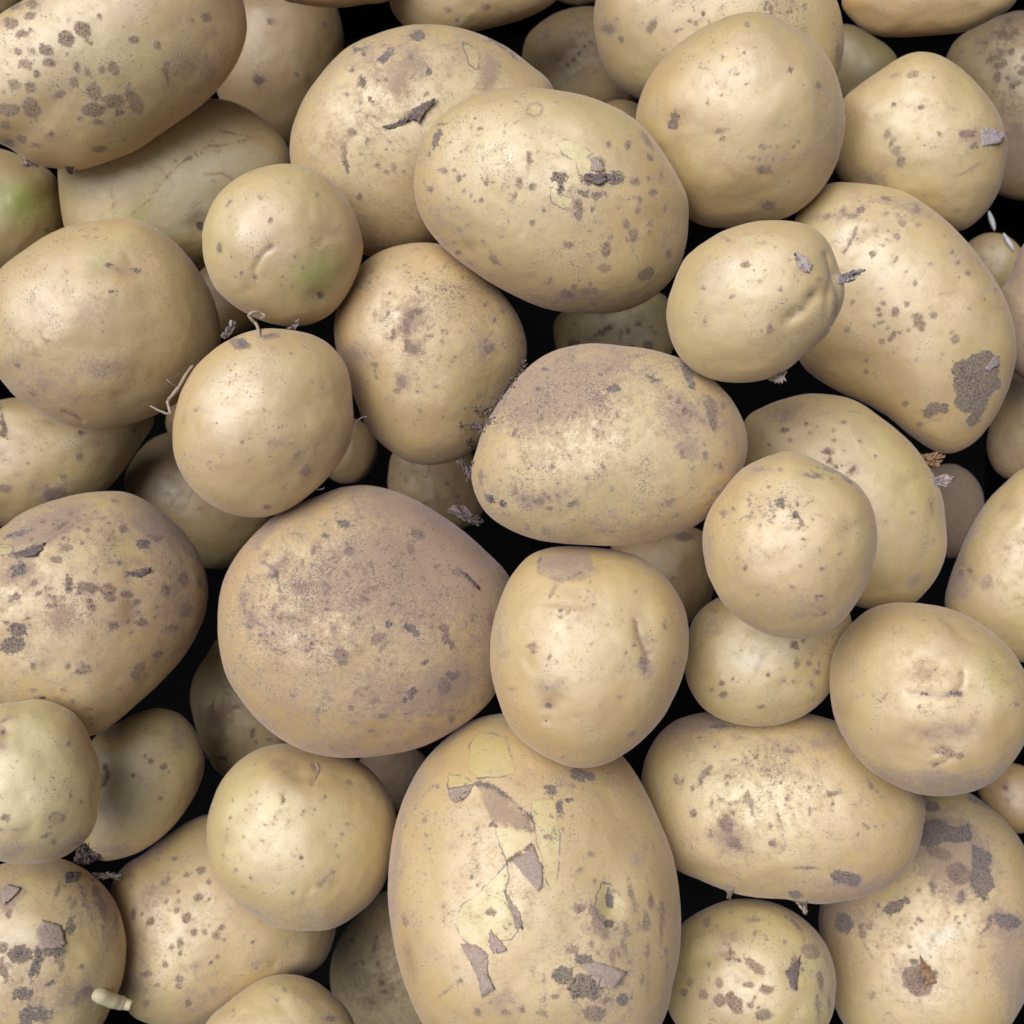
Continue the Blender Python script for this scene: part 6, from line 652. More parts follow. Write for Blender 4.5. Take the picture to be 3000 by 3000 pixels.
add('12',
 'oblong potato in the centre with a grainy dusting of dry soil on top',(0.03508,0.02320,0.17600),(0.9962,-0.0051,0.0873),(-0.0874,-0.0578,0.9945),28.55,100,(0.45, 0.4, 0.8),
 '49.5 49.0 47.5 45.2 43.0 41.4 39.5 38.2 37.3 37.5 38.4 39.3 40.5 41.3 41.7 42.4 43.8 46.0 48.2 50.9 51.5 50.0 46.6 43.2 40.1 37.6 36.0 35.7 36.2 37.1 38.5 40.1 42.3 44.3 46.3 48.2',
 '''E5 -12 23.7 24.5 12.9 10 1.2;E5 -24.8 15.5 16.1 9.7 0 0.9;E5 -27.9 -16.6 11.6 4.5 0 0.8;E5 22.7 10.8 5.2 7.7 0 0.8;E6 -15 17.2 24.5 14.8 0 1.3;E6 -31.1 -11.4 12.9 7.7 0 0.6;E0 -23.3 28.1 2.1 1.2 0 1;E0 14.3 23.9 2.3 1 -15 1;E0 1.4 20.3 2.6 1.4 0 1;E0 -2.4 24.9 1.9 0.9 0 1;E0 -24.3 20.7 1.7 0.9 0 1;E0 26.9 27.3 1.7 3.5 20 1;E0 -42.2 -18.4 1.8 1.9 -30 1;E0 -37.2 -19.5 1.9 1.4 0 1;E0 -43.2 -17.1 1.2 1.4 0 1;E1 -19 -6.5 1.2 1.2 0 1;E1 -7.3 -10.3 0.8 0.8 0 1;E1 0.9 -13.7 0.6 0.6 0 1;E1 -12.4 -19 2.3 1 15 1;E1 -20.7 -16.8 1 0.8 0 1;E1 -25.8 -10.8 5.8 0.5 0 1;E1 -45.6 -9.8 1.2 2.6 0 1;E1 -24 -18.2 2.6 1.7 0 1;E1 -28.6 -28.5 0.5 0.5 0 1;E1 -31.9 -15.4 0.8 0.8 0 1;E1 -13.3 -2.7 0.8 0.8 0 1;E1 12.7 -3.6 0.6 0.6 0 1;E1 -1.6 -6.5 0.9 1 0 1;E1 -20.2 -20.7 0.9 0.9 0 1;E1 -11.8 -25 0.5 0.5 0 1;E1 -29.5 -17.9 0.5 0.4 -25 1;E1 -30.3 -16.9 0.3 0.4 0 1;E1 -21.4 -16.7 0.4 0.4 7 1;E1 -34.4 -17.2 0.6 0.4 13 1;E1 -21.7 -19.9 0.4 0.4 24 1;E1 -32.1 -14.1 0.7 0.5 -42 1;E1 -21.5 -16.6 0.6 0.5 35 1;E1 -17.5 -16.4 0.8 0.7 -33 1;E1 -25.9 -15.2 0.4 0.5 -32 1;E1 -33 -16.4 0.6 0.6 -26 1;E1 -24.9 -13.8 0.4 0.5 45 1;E1 -21.9 -15.5 0.8 0.9 -43 1;E1 -27.2 -20.1 0.5 0.3 1 1;E1 -32.4 -18.1 0.8 0.6 18 1;E1 -27.5 -12.2 0.8 0.6 4 1;E1 0.7 8.5 0.2 0.2 16 1;E1 -11.3 28 0.2 0.2 24 1;E1 -21.5 7.1 0.3 0.4 37 1;E1 -6 17 0.4 0.3 -31 1;E1 -3.4 10.1 0.3 0.2 -29 1;E1 -12.2 22 0.3 0.3 -26 1;E1 -6.8 17.6 0.3 0.2 -5 1;E1 -17.7 5.5 0.2 0.2 19 1;E1 -8.4 17.4 0.3 0.2 13 1;E1 -12.3 10.7 0.4 0.5 19 1;E1 -24.8 18.1 0.3 0.3 32 1;E1 -1.1 14 0.3 0.2 49 1;E1 -2.8 9.2 0.3 0.3 -55 1;E1 -22.8 10.1 0.2 0.2 55 1;E1 0.1 27 0.4 0.3 -13 1;E1 -18.2 18.9 0.4 0.3 56 1;E1 -17.9 15.5 0.3 0.2 33 1;E1 -18 26.8 0.3 0.3 -35 1;E1 8.1 15.2 0.4 0.4 57 1;E1 -21 24.6 0.2 0.2 21 1;E1 6.4 11.5 0.3 0.4 -34 1;E1 -0.6 24.7 0.4 0.3 0 1;E1 -20.5 16.5 0.3 0.2 -16 1;E1 1 14.5 0.4 0.3 9 1;E1 3.4 20.3 0.2 0.2 -27 1;E1 -18.7 21 0.3 0.3 -57 1;E1 -30.6 29.6 0.3 0.3 -20 1;E1 -13.4 11 0.3 0.3 -9 1;E1 -23.6 5.8 0.3 0.3 -42 1;E1 -27.6 29.4 0.2 0.2 46 1;E1 3.5 25.7 0.4 0.4 -40 1;E1 -26.7 15.9 0.4 0.3 15 1;E1 -10.4 14.5 0.2 0.2 -59 1;E1 0.1 10.4 0.3 0.3 -49 1;E1 -33.7 28.2 0.4 0.3 41 1;E1 -3.4 25 0.4 0.2 -3 1;E1 -12.4 31.9 0.4 0.4 39 1;E1 -22.9 19.1 0.4 0.3 23 1;E1 -13.5 3.7 0.4 0.3 6 1;E1 -25 20.6 0.4 0.4 -24 1;E1 -2.2 15.8 0.4 0.2 -25 1;E1 -25.6 26.2 0.3 0.2 6 1;E1 -17.6 7.4 0.4 0.4 7 1;E1 -3.1 23 0.4 0.4 -4 1;E1 -17.8 32.7 0.4 0.3 12 1;E1 -16 25.5 0.4 0.2 -6 1;E1 -22.4 17 0.4 0.3 51 1;E1 -4.6 6.4 0.4 0.4 59 1;E1 2.4 11.4 0.3 0.4 -27 1;E1 -17.8 30.6 0.3 0.2 -4 1;E1 -14.6 14.7 0.4 0.4 -6 1;E1 -12.2 19.9 0.3 0.2 -48 1;E1 -18.5 21.6 0.3 0.2 0 1;E1 -31.1 29.9 0.4 0.4 25 1;E1 -23.8 31 0.3 0.3 -2 1;E1 -8.1 19.6 0.2 0.2 -38 1;E1 -12.7 26.5 0.3 0.3 -34 1;E1 -33 17 0.2 0.2 -47 1;E1 -24.1 23.5 0.3 0.2 -59 1;E1 -20.1 22.9 0.4 0.3 -8 1;E1 -39.3 22.6 0.4 0.3 -51 1;E1 -31.3 27.8 0.3 0.2 -35 1;E1 -13.2 11.5 0.3 0.3 -34 1;E1 -22.6 18.2 0.3 0.3 36 1;E1 -20.3 16.7 0.3 0.2 -4 1;E1 -15.1 19.5 0.4 0.5 19 1;E0 27.6 25.2 1.7 3.5 20 1;E0 29.1 21.9 1.3 1.6 0 1;E1 34.7 13.5 2.3 3.9 20 1;E1 35.6 9 1.3 3.2 10 1;E1 39.6 14.9 1.2 1.6 0 1;E1 21.2 17.2 1.2 1.2 0 1;E1 25.6 12.7 1.3 1.7 0 1;E1 32.3 1.4 0.9 0.9 0 1;E1 33 -1.8 1 1.3 0 1;E1 38.2 -6.3 0.8 1.2 0 1;E1 35.5 20.5 0.9 0.6 0 1;E1 21.1 12.4 0.6 0.6 0 1;E1 24.9 -2.4 0.9 1.5 0 1;E1 23.7 14.6 0.6 1.4 0 1;E5 26.8 -0.5 4.5 3.2 0 1;E5 27.5 11.5 8.4 7.1 0 0.9;E1 32.3 17 0.4 0.4 3 1;E1 35.6 12.7 0.4 0.2 29 1;E1 31.4 9.4 0.7 0.4 -55 1;E1 36.3 10.6 0.6 0.6 -47 1;E1 30.3 15.4 0.6 0.7 42 1;E1 36 11.1 0.4 0.3 -3 1;E1 28.8 6.1 0.3 0.3 -51 1;E1 34.3 17.9 0.6 0.6 -42 1;E1 32.2 9.2 0.5 0.6 34 1;E1 32 7.8 0.4 0.4 0 1;E1 23 15.5 0.6 0.7 -6 1;E1 32.7 18.3 0.6 0.6 29 1;E1 27.8 11.3 0.5 0.6 -44 1;E1 39.9 13.9 0.4 0.2 4 1;E1 27.6 15.6 0.7 0.6 -49 1;L1 0.25,0.00 23.4 11.4 24.6 7.7 27.2 3.9;E4 20.1 -13.1 2.6 1.4 0 0.7;L4 0.50,0.00 20 -18.6 23.2 -17.7 25.7 -16.8''',
 [(1.5, 1, 'skin_flake', '-55.9 -4.6 -53.4 -6.7 -50.4 -11.5 -50 -8 -52.1 -4.6')],[],[(70, 1.7, 0.25, 0.8, '-30.2 30.5 -35.2 22.2 -41.1 16.4 -44.5 12.3'), (60, 2.6, 0.25, 0.9, '-41.4 10.1 -45.9 8.3 -47.9 6.9'), (14, 1.0, 0.4, 0.9, '-48.8 -4.6 -50.4 -9.4 -51.1 -11.5'), (30, 1.9, 0.2, 0.6, '-41.7 -17.7 -36.8 -19.5'), (60, 6.4, 0.15, 0.35, '-38.6 12.6 -31.4 12.4 -21.4 14.1')],None)
add('16',
 'big smooth round golden potato with a scarred brown eye on its left side',(0.09057,0.15378,0.14219),(0.9811,-0.0648,0.1823),(-0.1935,-0.3285,0.9245),31.51,88,(0.45, 0.1, 0.3),
 '39.2 38.8 38.5 38.6 38.6 38.3 38.3 38.9 39.6 39.6 39.1 38.6 38.4 38.7 39.3 40.0 40.9 41.6 41.8 41.4 40.7 40.5 40.9 41.6 41.6 41.9 41.1 40.2 39.8 40.2 41.3 41.7 41.4 40.9 40.2 39.4',
 '''E4 -24 -0.2 6.8 6.8 0 0.7;E0 -25.2 2.4 2.1 1.9 0 1;E0 -25.1 -0.5 2.3 2.1 0 1;E9 -24.8 0.8 5.3 4.5 0 1;E1 16.4 18 1.1 1.4 0 1;E1 10 -16.9 2.7 1.4 -5 1;E1 12.3 -30.6 2.3 1.5 0 1;E1 8.6 -8.6 2.3 1.1 0 1;E1 4.9 -12.6 1.8 0.9 0 1;E1 -7.9 -3.1 2 1.4 0 1;E1 -6.7 -5.7 1.1 1.1 0 1;E1 26.6 12.7 1.1 1.1 0 1;E1 19.5 -8.6 0.9 0.9 0 1;E1 -0.4 34.1 1.1 1.4 0 1;E1 -19.7 -17 0.5 0.5 0 1;E1 21.4 -7 0.8 0.8 0 1;E1 13.4 -8.6 0.8 0.8 0 1;E6 -5.4 19.7 12.8 13.5 0 0.8;E5 30.1 3.7 6.8 16.5 0 0.8;E5 15 -11.9 17.3 5.3 0 0.7;E5 17.5 33.3 15 4.5 -20 0.5;E1 -15.7 20.2 0.3 0.2 -24 1;E1 -14.4 18.9 0.4 0.3 -27 1;E1 -8.7 23.1 0.3 0.3 46 1;E1 -14.4 12.4 0.5 0.5 -45 1;E1 -12.8 11.3 0.4 0.3 -12 1;E1 -2.7 16.5 0.3 0.2 -7 1;E1 -0.8 23.9 0.4 0.4 40 1;E1 -3.5 25.4 0.3 0.2 2 1;E1 -10.3 23.4 0.2 0.2 38 1;E1 -15.9 15 0.3 0.2 -43 1;E1 -6.5 29.2 0.5 0.5 -28 1;E1 -12.7 7.7 0.2 0.2 -44 1;E1 -13.7 12.3 0.3 0.3 -10 1;E1 -7.2 17.9 0.4 0.3 16 1;E1 -5.5 17.5 0.3 0.3 59 1;E1 -7.4 27.6 0.5 0.4 -51 1;E1 -16.3 18.9 0.3 0.2 16 1;E1 -12.2 27.9 0.4 0.3 46 1;E1 -15.1 18.6 0.4 0.3 42 1;E1 0.8 12.9 0.4 0.3 26 1;E1 -12.2 25.3 0.5 0.3 -25 1;E1 -7.9 9.3 0.5 0.5 -56 1;E1 -13 6.6 0.4 0.5 -38 1;E1 -6.5 17.6 0.4 0.3 -5 1''',
 [],[],[],None)
add('6',
 'large oval speckled potato with a torn pale peel patch and dark soil crumbs, top centre',(0.01612,0.11978,0.15456),(0.9993,-0.0101,0.0354),(-0.0368,-0.2738,0.9611),30.62,104,(0.4, 0.22, 0.6),
 '51.0 47.7 44.9 43.2 42.0 40.8 39.7 39.0 38.8 39.4 40.8 42.8 45.4 48.3 51.1 53.4 54.1 54.0 53.1 50.6 47.1 43.7 41.1 39.7 39.2 39.6 40.6 42.1 44.0 46.3 49.6 52.4 54.1 54.8 53.9 52.3',
 '''P2 1.00 0.3 19.5 4.2 20.5 8.8 18.9 13.5 15.8 11.5 14.5 13.5 12.3 12.2 8.5 8.9 8.5 7.6 12.3 4.9 14.2 2.3 16.7;P2 0.80 -1.9 4.4 0.4 4.7 2.1 1.5 6.1 0.9 6.4 -1.4 3.2 -3.3 -0.8 -0.7;E0 -43.3 21.9 1.4 4.2 -25 1;E0 -41.4 26.5 1.8 0.7 15 1;E0 1.4 7.5 3.2 2.2 0 1;E0 2.1 3.7 1.5 2.4 0 1;E0 14.2 6.9 4.4 1.8 -5 1;E0 21.9 6.9 2.8 2.9 0 1;E0 10.3 1.8 1.8 1.4 0 1;E0 16.3 1.2 3.7 0.8 15 1;E0 18.9 7.6 2.1 1.4 0 1;E1 15.5 11.7 2.5 3.2 0 1;E1 8.4 -1.7 1.8 2.1 0 1;E1 8.8 -5.5 1.5 3.2 0 1;E1 -12.5 5.3 1.1 2.1 0 1;E1 -13.8 1.5 0.7 1.5 -25 1;E1 26.3 18.5 1.4 1.8 0 1;E1 19.1 19 1.3 1.5 0 1;E1 33.5 21.2 1.5 3.9 30 1;E1 29.2 -12.4 2 2.9 -10 1;E1 19.2 -17.6 1.8 2.9 0 1;E1 18.7 -24 2.5 2 0 1;E1 34.6 -26.7 3.2 2.5 20 1;E1 30 -3.9 1.3 1.3 0 1;E1 30.6 -0.4 1 1.3 0 1;E1 35.4 2.2 1.8 1.3 0 1;E1 39 8.7 0.9 1.8 0 1;E1 29.1 6 1.5 1 0 1;E1 42.9 -19.7 1.3 1.8 0 1;E1 -22.3 -20.9 1.5 2 15 1;E1 -1.3 -29.2 1.4 1.3 0 1;E1 5.4 -33.8 2.5 1.4 0 1;E1 7.7 -31.3 1.4 1.4 0 1;E1 -32.1 -23.5 1.5 1 0 1;E1 -36.2 -19.3 1.4 1.1 0 1;E1 -34.5 7.3 0.9 1.4 0 1;E1 -46.2 3.6 1.3 1.1 0 1;E1 -40.2 10 1.4 1 0 1;E1 26 -8.8 1.3 1.5 0 1;E1 40.5 -3 0.6 1.5 0 1;E1 20.7 -13.3 1 0.8 0 1;E1 14 -33 2.8 1.4 0 1;E1 15 -38.3 2.1 1 0 1;E1 34.7 14.5 1.3 1.1 0 1;E1 33.9 7.3 1.3 1 0 1;E1 -7.8 4.7 0.8 1.3 0 1;E1 -7.4 -8.1 0.8 0.8 0 1;E1 5.3 -15.9 1.8 1 0 1;E1 -34.2 16.7 1.1 0.8 0 1;E1 -26.3 -0.4 0.7 1 0 1;E1 -30 1.5 0.6 1.4 0 1;E1 -48.3 6.1 0.6 0.6 -53 1;E1 -9.2 15.8 0.5 0.6 -34 1;E1 -28.7 -0.4 0.4 0.5 -34 1;E1 -14.1 -5.9 0.5 0.5 -22 1;E1 -45.9 16 0.4 0.3 34 1;E1 -19.3 10 0.5 0.4 30 1;E1 -37.7 -10.3 0.4 0.3 24 1;E1 -14.2 1.9 0.5 0.3 41 1;E1 -3.5 -4.1 0.4 0.5 -16 1;E1 -38.3 11.6 0.4 0.4 -24 1;E1 -26 7.4 0.5 0.5 36 1;E1 -27.1 24.3 0.5 0.4 -10 1;E1 -18.1 -8.3 0.4 0.4 39 1;E1 -18.5 -13.2 0.6 0.5 -17 1;E1 -33 2.9 0.6 0.5 -18 1;E1 -10.6 21.6 0.5 0.3 -36 1;E1 -15.8 -5.7 0.4 0.3 8 1;E1 -37.8 19.8 0.4 0.3 -18 1;E1 -36.1 10.4 0.4 0.3 53 1;E1 -8.8 13.5 0.6 0.6 4 1;E1 -37.2 -15.4 0.5 0.4 -46 1;E1 -20 11.7 0.5 0.4 34 1;E1 -25.9 -14.8 0.6 0.5 -23 1;E1 -16.5 -7.1 0.6 0.6 -34 1;E1 -24.6 5.4 0.6 0.6 57 1;E1 -24.4 11.2 0.5 0.6 -44 1;E1 -34.3 -10.8 0.4 0.3 -8 1;E1 -18.1 22.9 0.6 0.5 33 1;E1 -32.6 8.7 0.5 0.5 -32 1;E1 -18.6 -3.8 0.5 0.5 -39 1;E1 13.7 -30.2 0.6 0.7 11 1;E1 13.6 13.7 0.4 0.2 12 1;E1 34.8 -11.6 0.4 0.4 -25 1;E1 22.9 -3.2 0.6 0.6 10 1;E1 14.7 -5.8 0.5 0.3 -13 1;E1 28.2 -14.4 0.4 0.5 26 1;E1 9.7 -28.8 0.5 0.4 21 1;E1 32 -25.3 0.3 0.2 -39 1;E1 -5.4 -10.4 0.4 0.3 -23 1;E1 26.8 -14.2 0.7 0.4 -58 1;E1 13.8 -3.6 0.6 0.7 -43 1;E1 38.5 -5.7 0.5 0.3 25 1;E1 35 -8.5 0.5 0.5 14 1;E1 6.6 -1.1 0.6 0.4 8 1;E1 23 -18.8 0.3 0.3 -12 1;E1 5.4 2.7 0.5 0.5 24 1;E1 12.1 5.1 0.7 0.6 32 1;E1 28.6 0.8 0.4 0.4 55 1;E5 11.3 -36 18.3 4.2 0 1;E5 8.4 -0.4 8.4 8.4 0 0.6;E5 41.8 -14.9 4.2 10.5 0 0.5;E5 -40.5 -5 8.4 14 0 0.4;E4 11.3 -34.5 15.4 3.5 0 0.5;E4 -31.5 -17.4 2.8 1.8 -20 0.9;E9 -31.5 -17.4 3.9 2.8 -20 0.7;E9 -7.2 30.9 4.2 3.2 0 0.5;L4 0.50,0.00 -10.1 30.9 -9.2 33 -6.6 33.6 -4.5 32.3 -5.1 29.6 -7.4 28.6 -9.8 29.6;E6 -23.1 27.8 9.1 4.9 0 1;E6 -33.1 11.2 17.6 15.4 0 0.7''',
 [(2.0, 1, 'skin_flake', '11.2 8.5 18.2 8.8 18.9 6.6 15.6 4.7 10.6 6.9'), (1.4, 0, 'skin_flake', '13.2 14.2 12.5 9.7 16.2 9.4 17.9 9.8 15.5 13.6')],[],[(18, 1.8, 0.2, 0.5, '0.4 7.8 3.1 3.4'), (24, 1.8, 0.2, 0.5, '13.6 7.2 22.3 6.6')],None)
add('17',
 'small oval potato with folded dents and a mauve skin flap on its right end',(0.08273,0.07214,0.20068),(0.9773,-0.0401,0.2083),(-0.2121,-0.1849,0.9596),20.56,84,(0.42, 0.08, 0.3),
 '29.2 29.6 29.4 29.6 30.1 30.0 29.2 28.0 26.9 26.2 25.8 25.7 25.9 26.2 26.9 27.8 28.0 28.4 29.3 30.1 30.5 31.1 31.5 31.2 30.4 29.4 28.4 27.6 27.0 26.5 25.8 25.2 25.4 26.3 27.4 28.3',
 '''E9 19.3 1.1 4.4 2.8 50 1.6;E9 12.5 -5.1 4.4 2.5 35 1.2;E9 24.7 3.5 1.9 7.5 -10 1.2;L4 0.50,0.80 22.5 14.8 24.1 9.5 26.5 4.7 27.6 -1.2 26.3 -8.6;E4 -14.6 8.3 4.7 4.1 0 0.8;E4 14.4 10.5 3.1 3.1 0 0.6;E0 14.4 11.7 1.5 2.3 35 1;E1 -11.9 7.6 0.5 0.5 0 1;E1 20.2 6.7 1 0.5 0 1;E1 5.1 -8.9 0.6 1.1 0 1;E1 -15.9 -7 0.4 0.8 0 1;E1 18.7 2 1.1 0.6 0 1;E1 12.2 -5.1 0.9 0.6 0 1;E1 -16.3 3.8 0.4 0.4 0 1;E1 -3.4 11.2 0.9 0.4 0 1;E1 5.7 16.7 0.4 0.4 0 1;E1 26.3 -1.2 0.5 1.6 0 1;E1 -9.8 19.8 1.4 0.5 -30 1;E1 27.3 12.7 0.6 1 0 1;E6 9 7 9.4 3.8 0 0.7;E5 26.5 7.1 3.8 9.4 0 0.8;E5 -16.5 -7.9 6.3 7.5 0 0.5;E5 10.1 -13.8 12.5 3.8 20 0.6;E1 -2.4 6.2 0.3 0.3 37 1;E1 2.1 18.8 0.3 0.4 -55 1;E1 -10 -1.2 0.2 0.2 -33 1;E1 15.1 -2.1 0.2 0.3 54 1;E1 -12.4 13.1 0.2 0.2 20 1;E1 13.3 6.2 0.3 0.2 -52 1;E1 7.8 3.5 0.4 0.4 41 1;E1 -9 3.9 0.2 0.2 -29 1;E1 1.8 6 0.4 0.3 -51 1;E1 10.5 12.6 0.2 0.2 6 1;E1 2.2 12.8 0.3 0.2 -59 1;E1 -7.1 1.1 0.4 0.3 11 1;E1 7.8 4 0.4 0.3 58 1;E1 -13.2 11.7 0.3 0.3 11 1;E1 2.8 18.2 0.3 0.2 -57 1''',
 [(4.0, 2, 'skin_flake', '25.9 7.7 26.2 5.3 30.3 6 32.4 8.8 31 9.4 27.9 8.5'), (1.6, 2, 'skin_flake', '12.6 12.9 11.6 15.2 14.6 14.1 17 10.5 16.3 8.5 13.6 9.9'), (2.5, 0, 'skin_flake', '8.4 -24.8 5.8 -26.6 6.7 -26.8 9.2 -26 11.5 -23.4 9.8 -23')],[],[],None)
add('24',
 'round golden potato with a short crack at its top right, lying on a larger one',(0.09545,-0.01136,0.19843),(0.9694,0.0074,0.2455),(-0.2456,0.0292,0.9689),23.17,88,(0.5, 0.15, 0.45),
 '28.4 28.8 29.4 30.0 30.1 29.8 29.8 30.3 31.4 32.3 31.9 31.4 31.1 30.3 29.6 29.7 30.0 30.0 29.8 29.7 29.7 29.8 30.3 30.6 30.7 31.0 31.5 31.8 31.7 31.4 30.9 29.7 28.7 28.2 27.9 28.0',
 '''E5 -9 25.5 3.7 2.2 0 1;E5 -27.1 -0.3 3.1 9.4 0 0.8;E5 1.5 -21.6 18.7 5 0 0.6;E5 -21.8 11.5 1.6 1.6 0 1;L1 0.30,0.00 10.9 26.7 15.7 24.2 19.8 20.7;P2 1.00 5.4 26.3 10.8 25.3 19.2 21.3 13.7 22.2 7.8 23.9;E0 -3.2 13.9 1.7 1.5 0 1;E0 2 9.9 0.6 0.6 0 1;E0 3.9 2.1 0.5 0.5 0 1;E0 -6.5 18.9 0.6 0.6 0 1;E6 -5.3 12.4 16.2 7.5 0 1.2;E6 1.6 3.9 12.5 6.2 0 0.5;E1 -22.2 11.2 1.1 1.4 0 1;E1 10 -7.8 0.9 0.6 0 1;E1 0.4 -13.5 1.4 0.9 0 1;E1 -10.3 -16.2 1.1 0.6 0 1;E1 9.4 -20.9 0.9 0.6 0 1;E1 10.9 -22.5 1 0.6 0 1;E1 7.7 22.9 1.9 0.6 0 1;E1 -29.1 -7.5 0.7 1.4 0 1;E1 1.7 9.1 0.3 0.3 -8 1;E1 -9.2 6.5 0.3 0.3 -49 1;E1 5.8 13.8 0.4 0.3 50 1;E1 -0.6 12.4 0.3 0.2 -15 1;E1 -15.9 8.2 0.3 0.3 -36 1;E1 -12.6 9.7 0.4 0.3 -58 1;E1 -18.4 12 0.3 0.3 44 1;E1 -2.8 17.1 0.3 0.3 -26 1;E1 -15.1 9.1 0.3 0.2 3 1;E1 -1.7 15.4 0.3 0.2 11 1;E1 -20.3 14.2 0.3 0.4 -24 1;E1 3.6 7.8 0.3 0.2 -54 1;E1 -13.6 8.1 0.2 0.2 15 1;E1 -6.2 14.2 0.2 0.2 57 1;E1 -12.7 13.7 0.2 0.2 54 1;E1 -6.5 15.5 0.3 0.2 -23 1;E1 -9.3 10.7 0.3 0.4 21 1;E1 -13.3 14.9 0.4 0.4 -9 1;E1 6.9 8.3 0.3 0.2 -12 1;E1 -12.1 10.9 0.2 0.2 -36 1;E1 -2.1 12.1 0.4 0.4 -45 1;E1 8.9 9.9 0.3 0.2 -47 1;E1 6.8 14.3 0.3 0.2 -58 1;E1 -2.3 15.4 0.3 0.2 -20 1;E1 -6.3 11.5 0.2 0.2 -20 1;E1 -12.4 17.3 0.3 0.2 -46 1;E1 -6.1 12.6 0.4 0.4 37 1;E1 -8.4 8.9 0.2 0.2 -50 1;E1 -4.9 9.3 0.3 0.3 7 1;E1 -13.4 12.9 0.3 0.3 21 1;E1 -7.4 15.3 0.3 0.2 38 1;E1 -12.4 16.6 0.3 0.3 -16 1;E1 -9.6 6.5 0.3 0.4 -14 1;E1 2.4 13.5 0.4 0.4 -2 1;E1 -17.6 12 0.2 0.2 -14 1;E1 -6.4 8.1 0.3 0.4 26 1;E1 9.2 -1.1 0.2 0.3 45 1;E1 7.2 -18.9 0.3 0.2 38 1;E1 9.5 -16.3 0.2 0.3 53 1;E1 15.4 -7.9 0.3 0.4 53 1;E1 2.6 -6.6 0.3 0.2 -39 1;E1 8.3 -22.7 0.4 0.4 -19 1;E1 11.3 0.7 0.2 0.2 24 1;E1 10.3 -11 0.2 0.2 8 1;E1 8.1 -16.4 0.3 0.3 23 1;E1 -12 1.6 0.4 0.4 -24 1;E1 15.4 -2.6 0.4 0.3 53 1;E1 -17.3 -4.5 0.3 0.4 58 1;E1 -14.4 -7.7 0.4 0.4 -27 1;E1 17.2 -4.6 0.3 0.2 -56 1;E1 -6.7 4 0.2 0.2 3 1''',
 [],[],[],None)
add('42',
 'round golden potato at the right edge with a creased line and sunken eye',(0.15291,-0.06825,0.17365),(0.9361,0.0589,0.3466),(-0.3516,0.1569,0.9229),26.81,88,(0.48, 0.2, 0.3),
 '34.5 33.9 33.4 33.2 33.0 32.8 32.9 33.2 33.7 34.5 35.9 37.3 38.2 38.1 37.9 37.3 36.5 35.6 34.9 34.4 34.1 34.0 34.1 34.2 34.1 34.2 34.4 34.4 34.5 34.7 34.8 34.5 34.2 34.1 34.4 34.6',
 '''L4 0.40,0.40 -6.9 1.8 -2.4 1.5 2.6 0.7 8 1.7 10.6 4.9 11.1 8.7;E4 -2.7 1.8 3.8 1.4 0 1.1;E4 8 1.8 3.1 1.3 0 1.1;E4 0.6 -12 16.1 5.6 10 0.8;E4 -29.7 -4.1 4.2 4.2 0 0.6;E0 -2.1 1.7 1.4 0.7 0 1;E0 8.6 1.8 1.4 0.7 0 1;E10 -1.9 -5.1 18.1 4.9 0 1;E10 1.7 5.6 15.4 3.5 0 0.8;E9 1.6 -15.8 15.4 5.6 10 1.1;L1 0.50,0.40 0.3 -18.6 3.3 -17.3 6.2 -18.4 5.8 -19.8 2.5 -21.8 -0.6 -23.2;E1 3.2 -18.6 3.1 1 8 1;E1 0.3 -22.8 1.4 0.6 0 1;E1 8.5 -19.5 1.4 0.8 0 1;E1 22.7 0.3 0.6 0.6 0 1;E1 27.5 -1.9 0.6 0.5 0 1;E1 -16.3 5 0.5 0.5 0 1;E1 16 -1.8 0.5 0.5 0 1;E5 -0.3 -28.1 24.4 4.9 0 1.3;E5 -33 -11.7 3.5 14 20 0.8;E5 9.6 -10.1 6.3 3.5 0 0.8;E5 -1.7 8.8 4.2 3.5 0 1;E3 22.7 7.4 9.1 11.2 0 0.3;E1 -14.4 -2.5 0.3 0.3 -7 1;E1 -18.5 -3.1 0.2 0.2 -10 1;E1 -17.2 -0.2 0.3 0.2 -37 1;E1 -3.8 -2.8 0.3 0.4 -32 1;E1 17 3.8 0.2 0.2 -26 1;E1 0.7 9.2 0.3 0.3 38 1;E1 -5 5.5 0.3 0.3 -4 1;E1 -10.7 1.1 0.3 0.2 -37 1;E1 -22.6 1.4 0.2 0.3 5 1;E1 15 -4.6 0.2 0.2 -35 1;E1 -19.1 1.5 0.4 0.5 35 1;E1 -16.4 -3.5 0.2 0.2 4 1;E1 1.9 9.6 0.4 0.3 19 1;E1 7.6 3.2 0.3 0.3 -35 1;E1 -16.7 1.9 0.2 0.2 -51 1;E1 -7.7 10.2 0.3 0.3 -25 1;E1 -0.2 8 0.2 0.2 58 1;E1 10.7 8.8 0.3 0.2 5 1''',
 [],[],[],None)
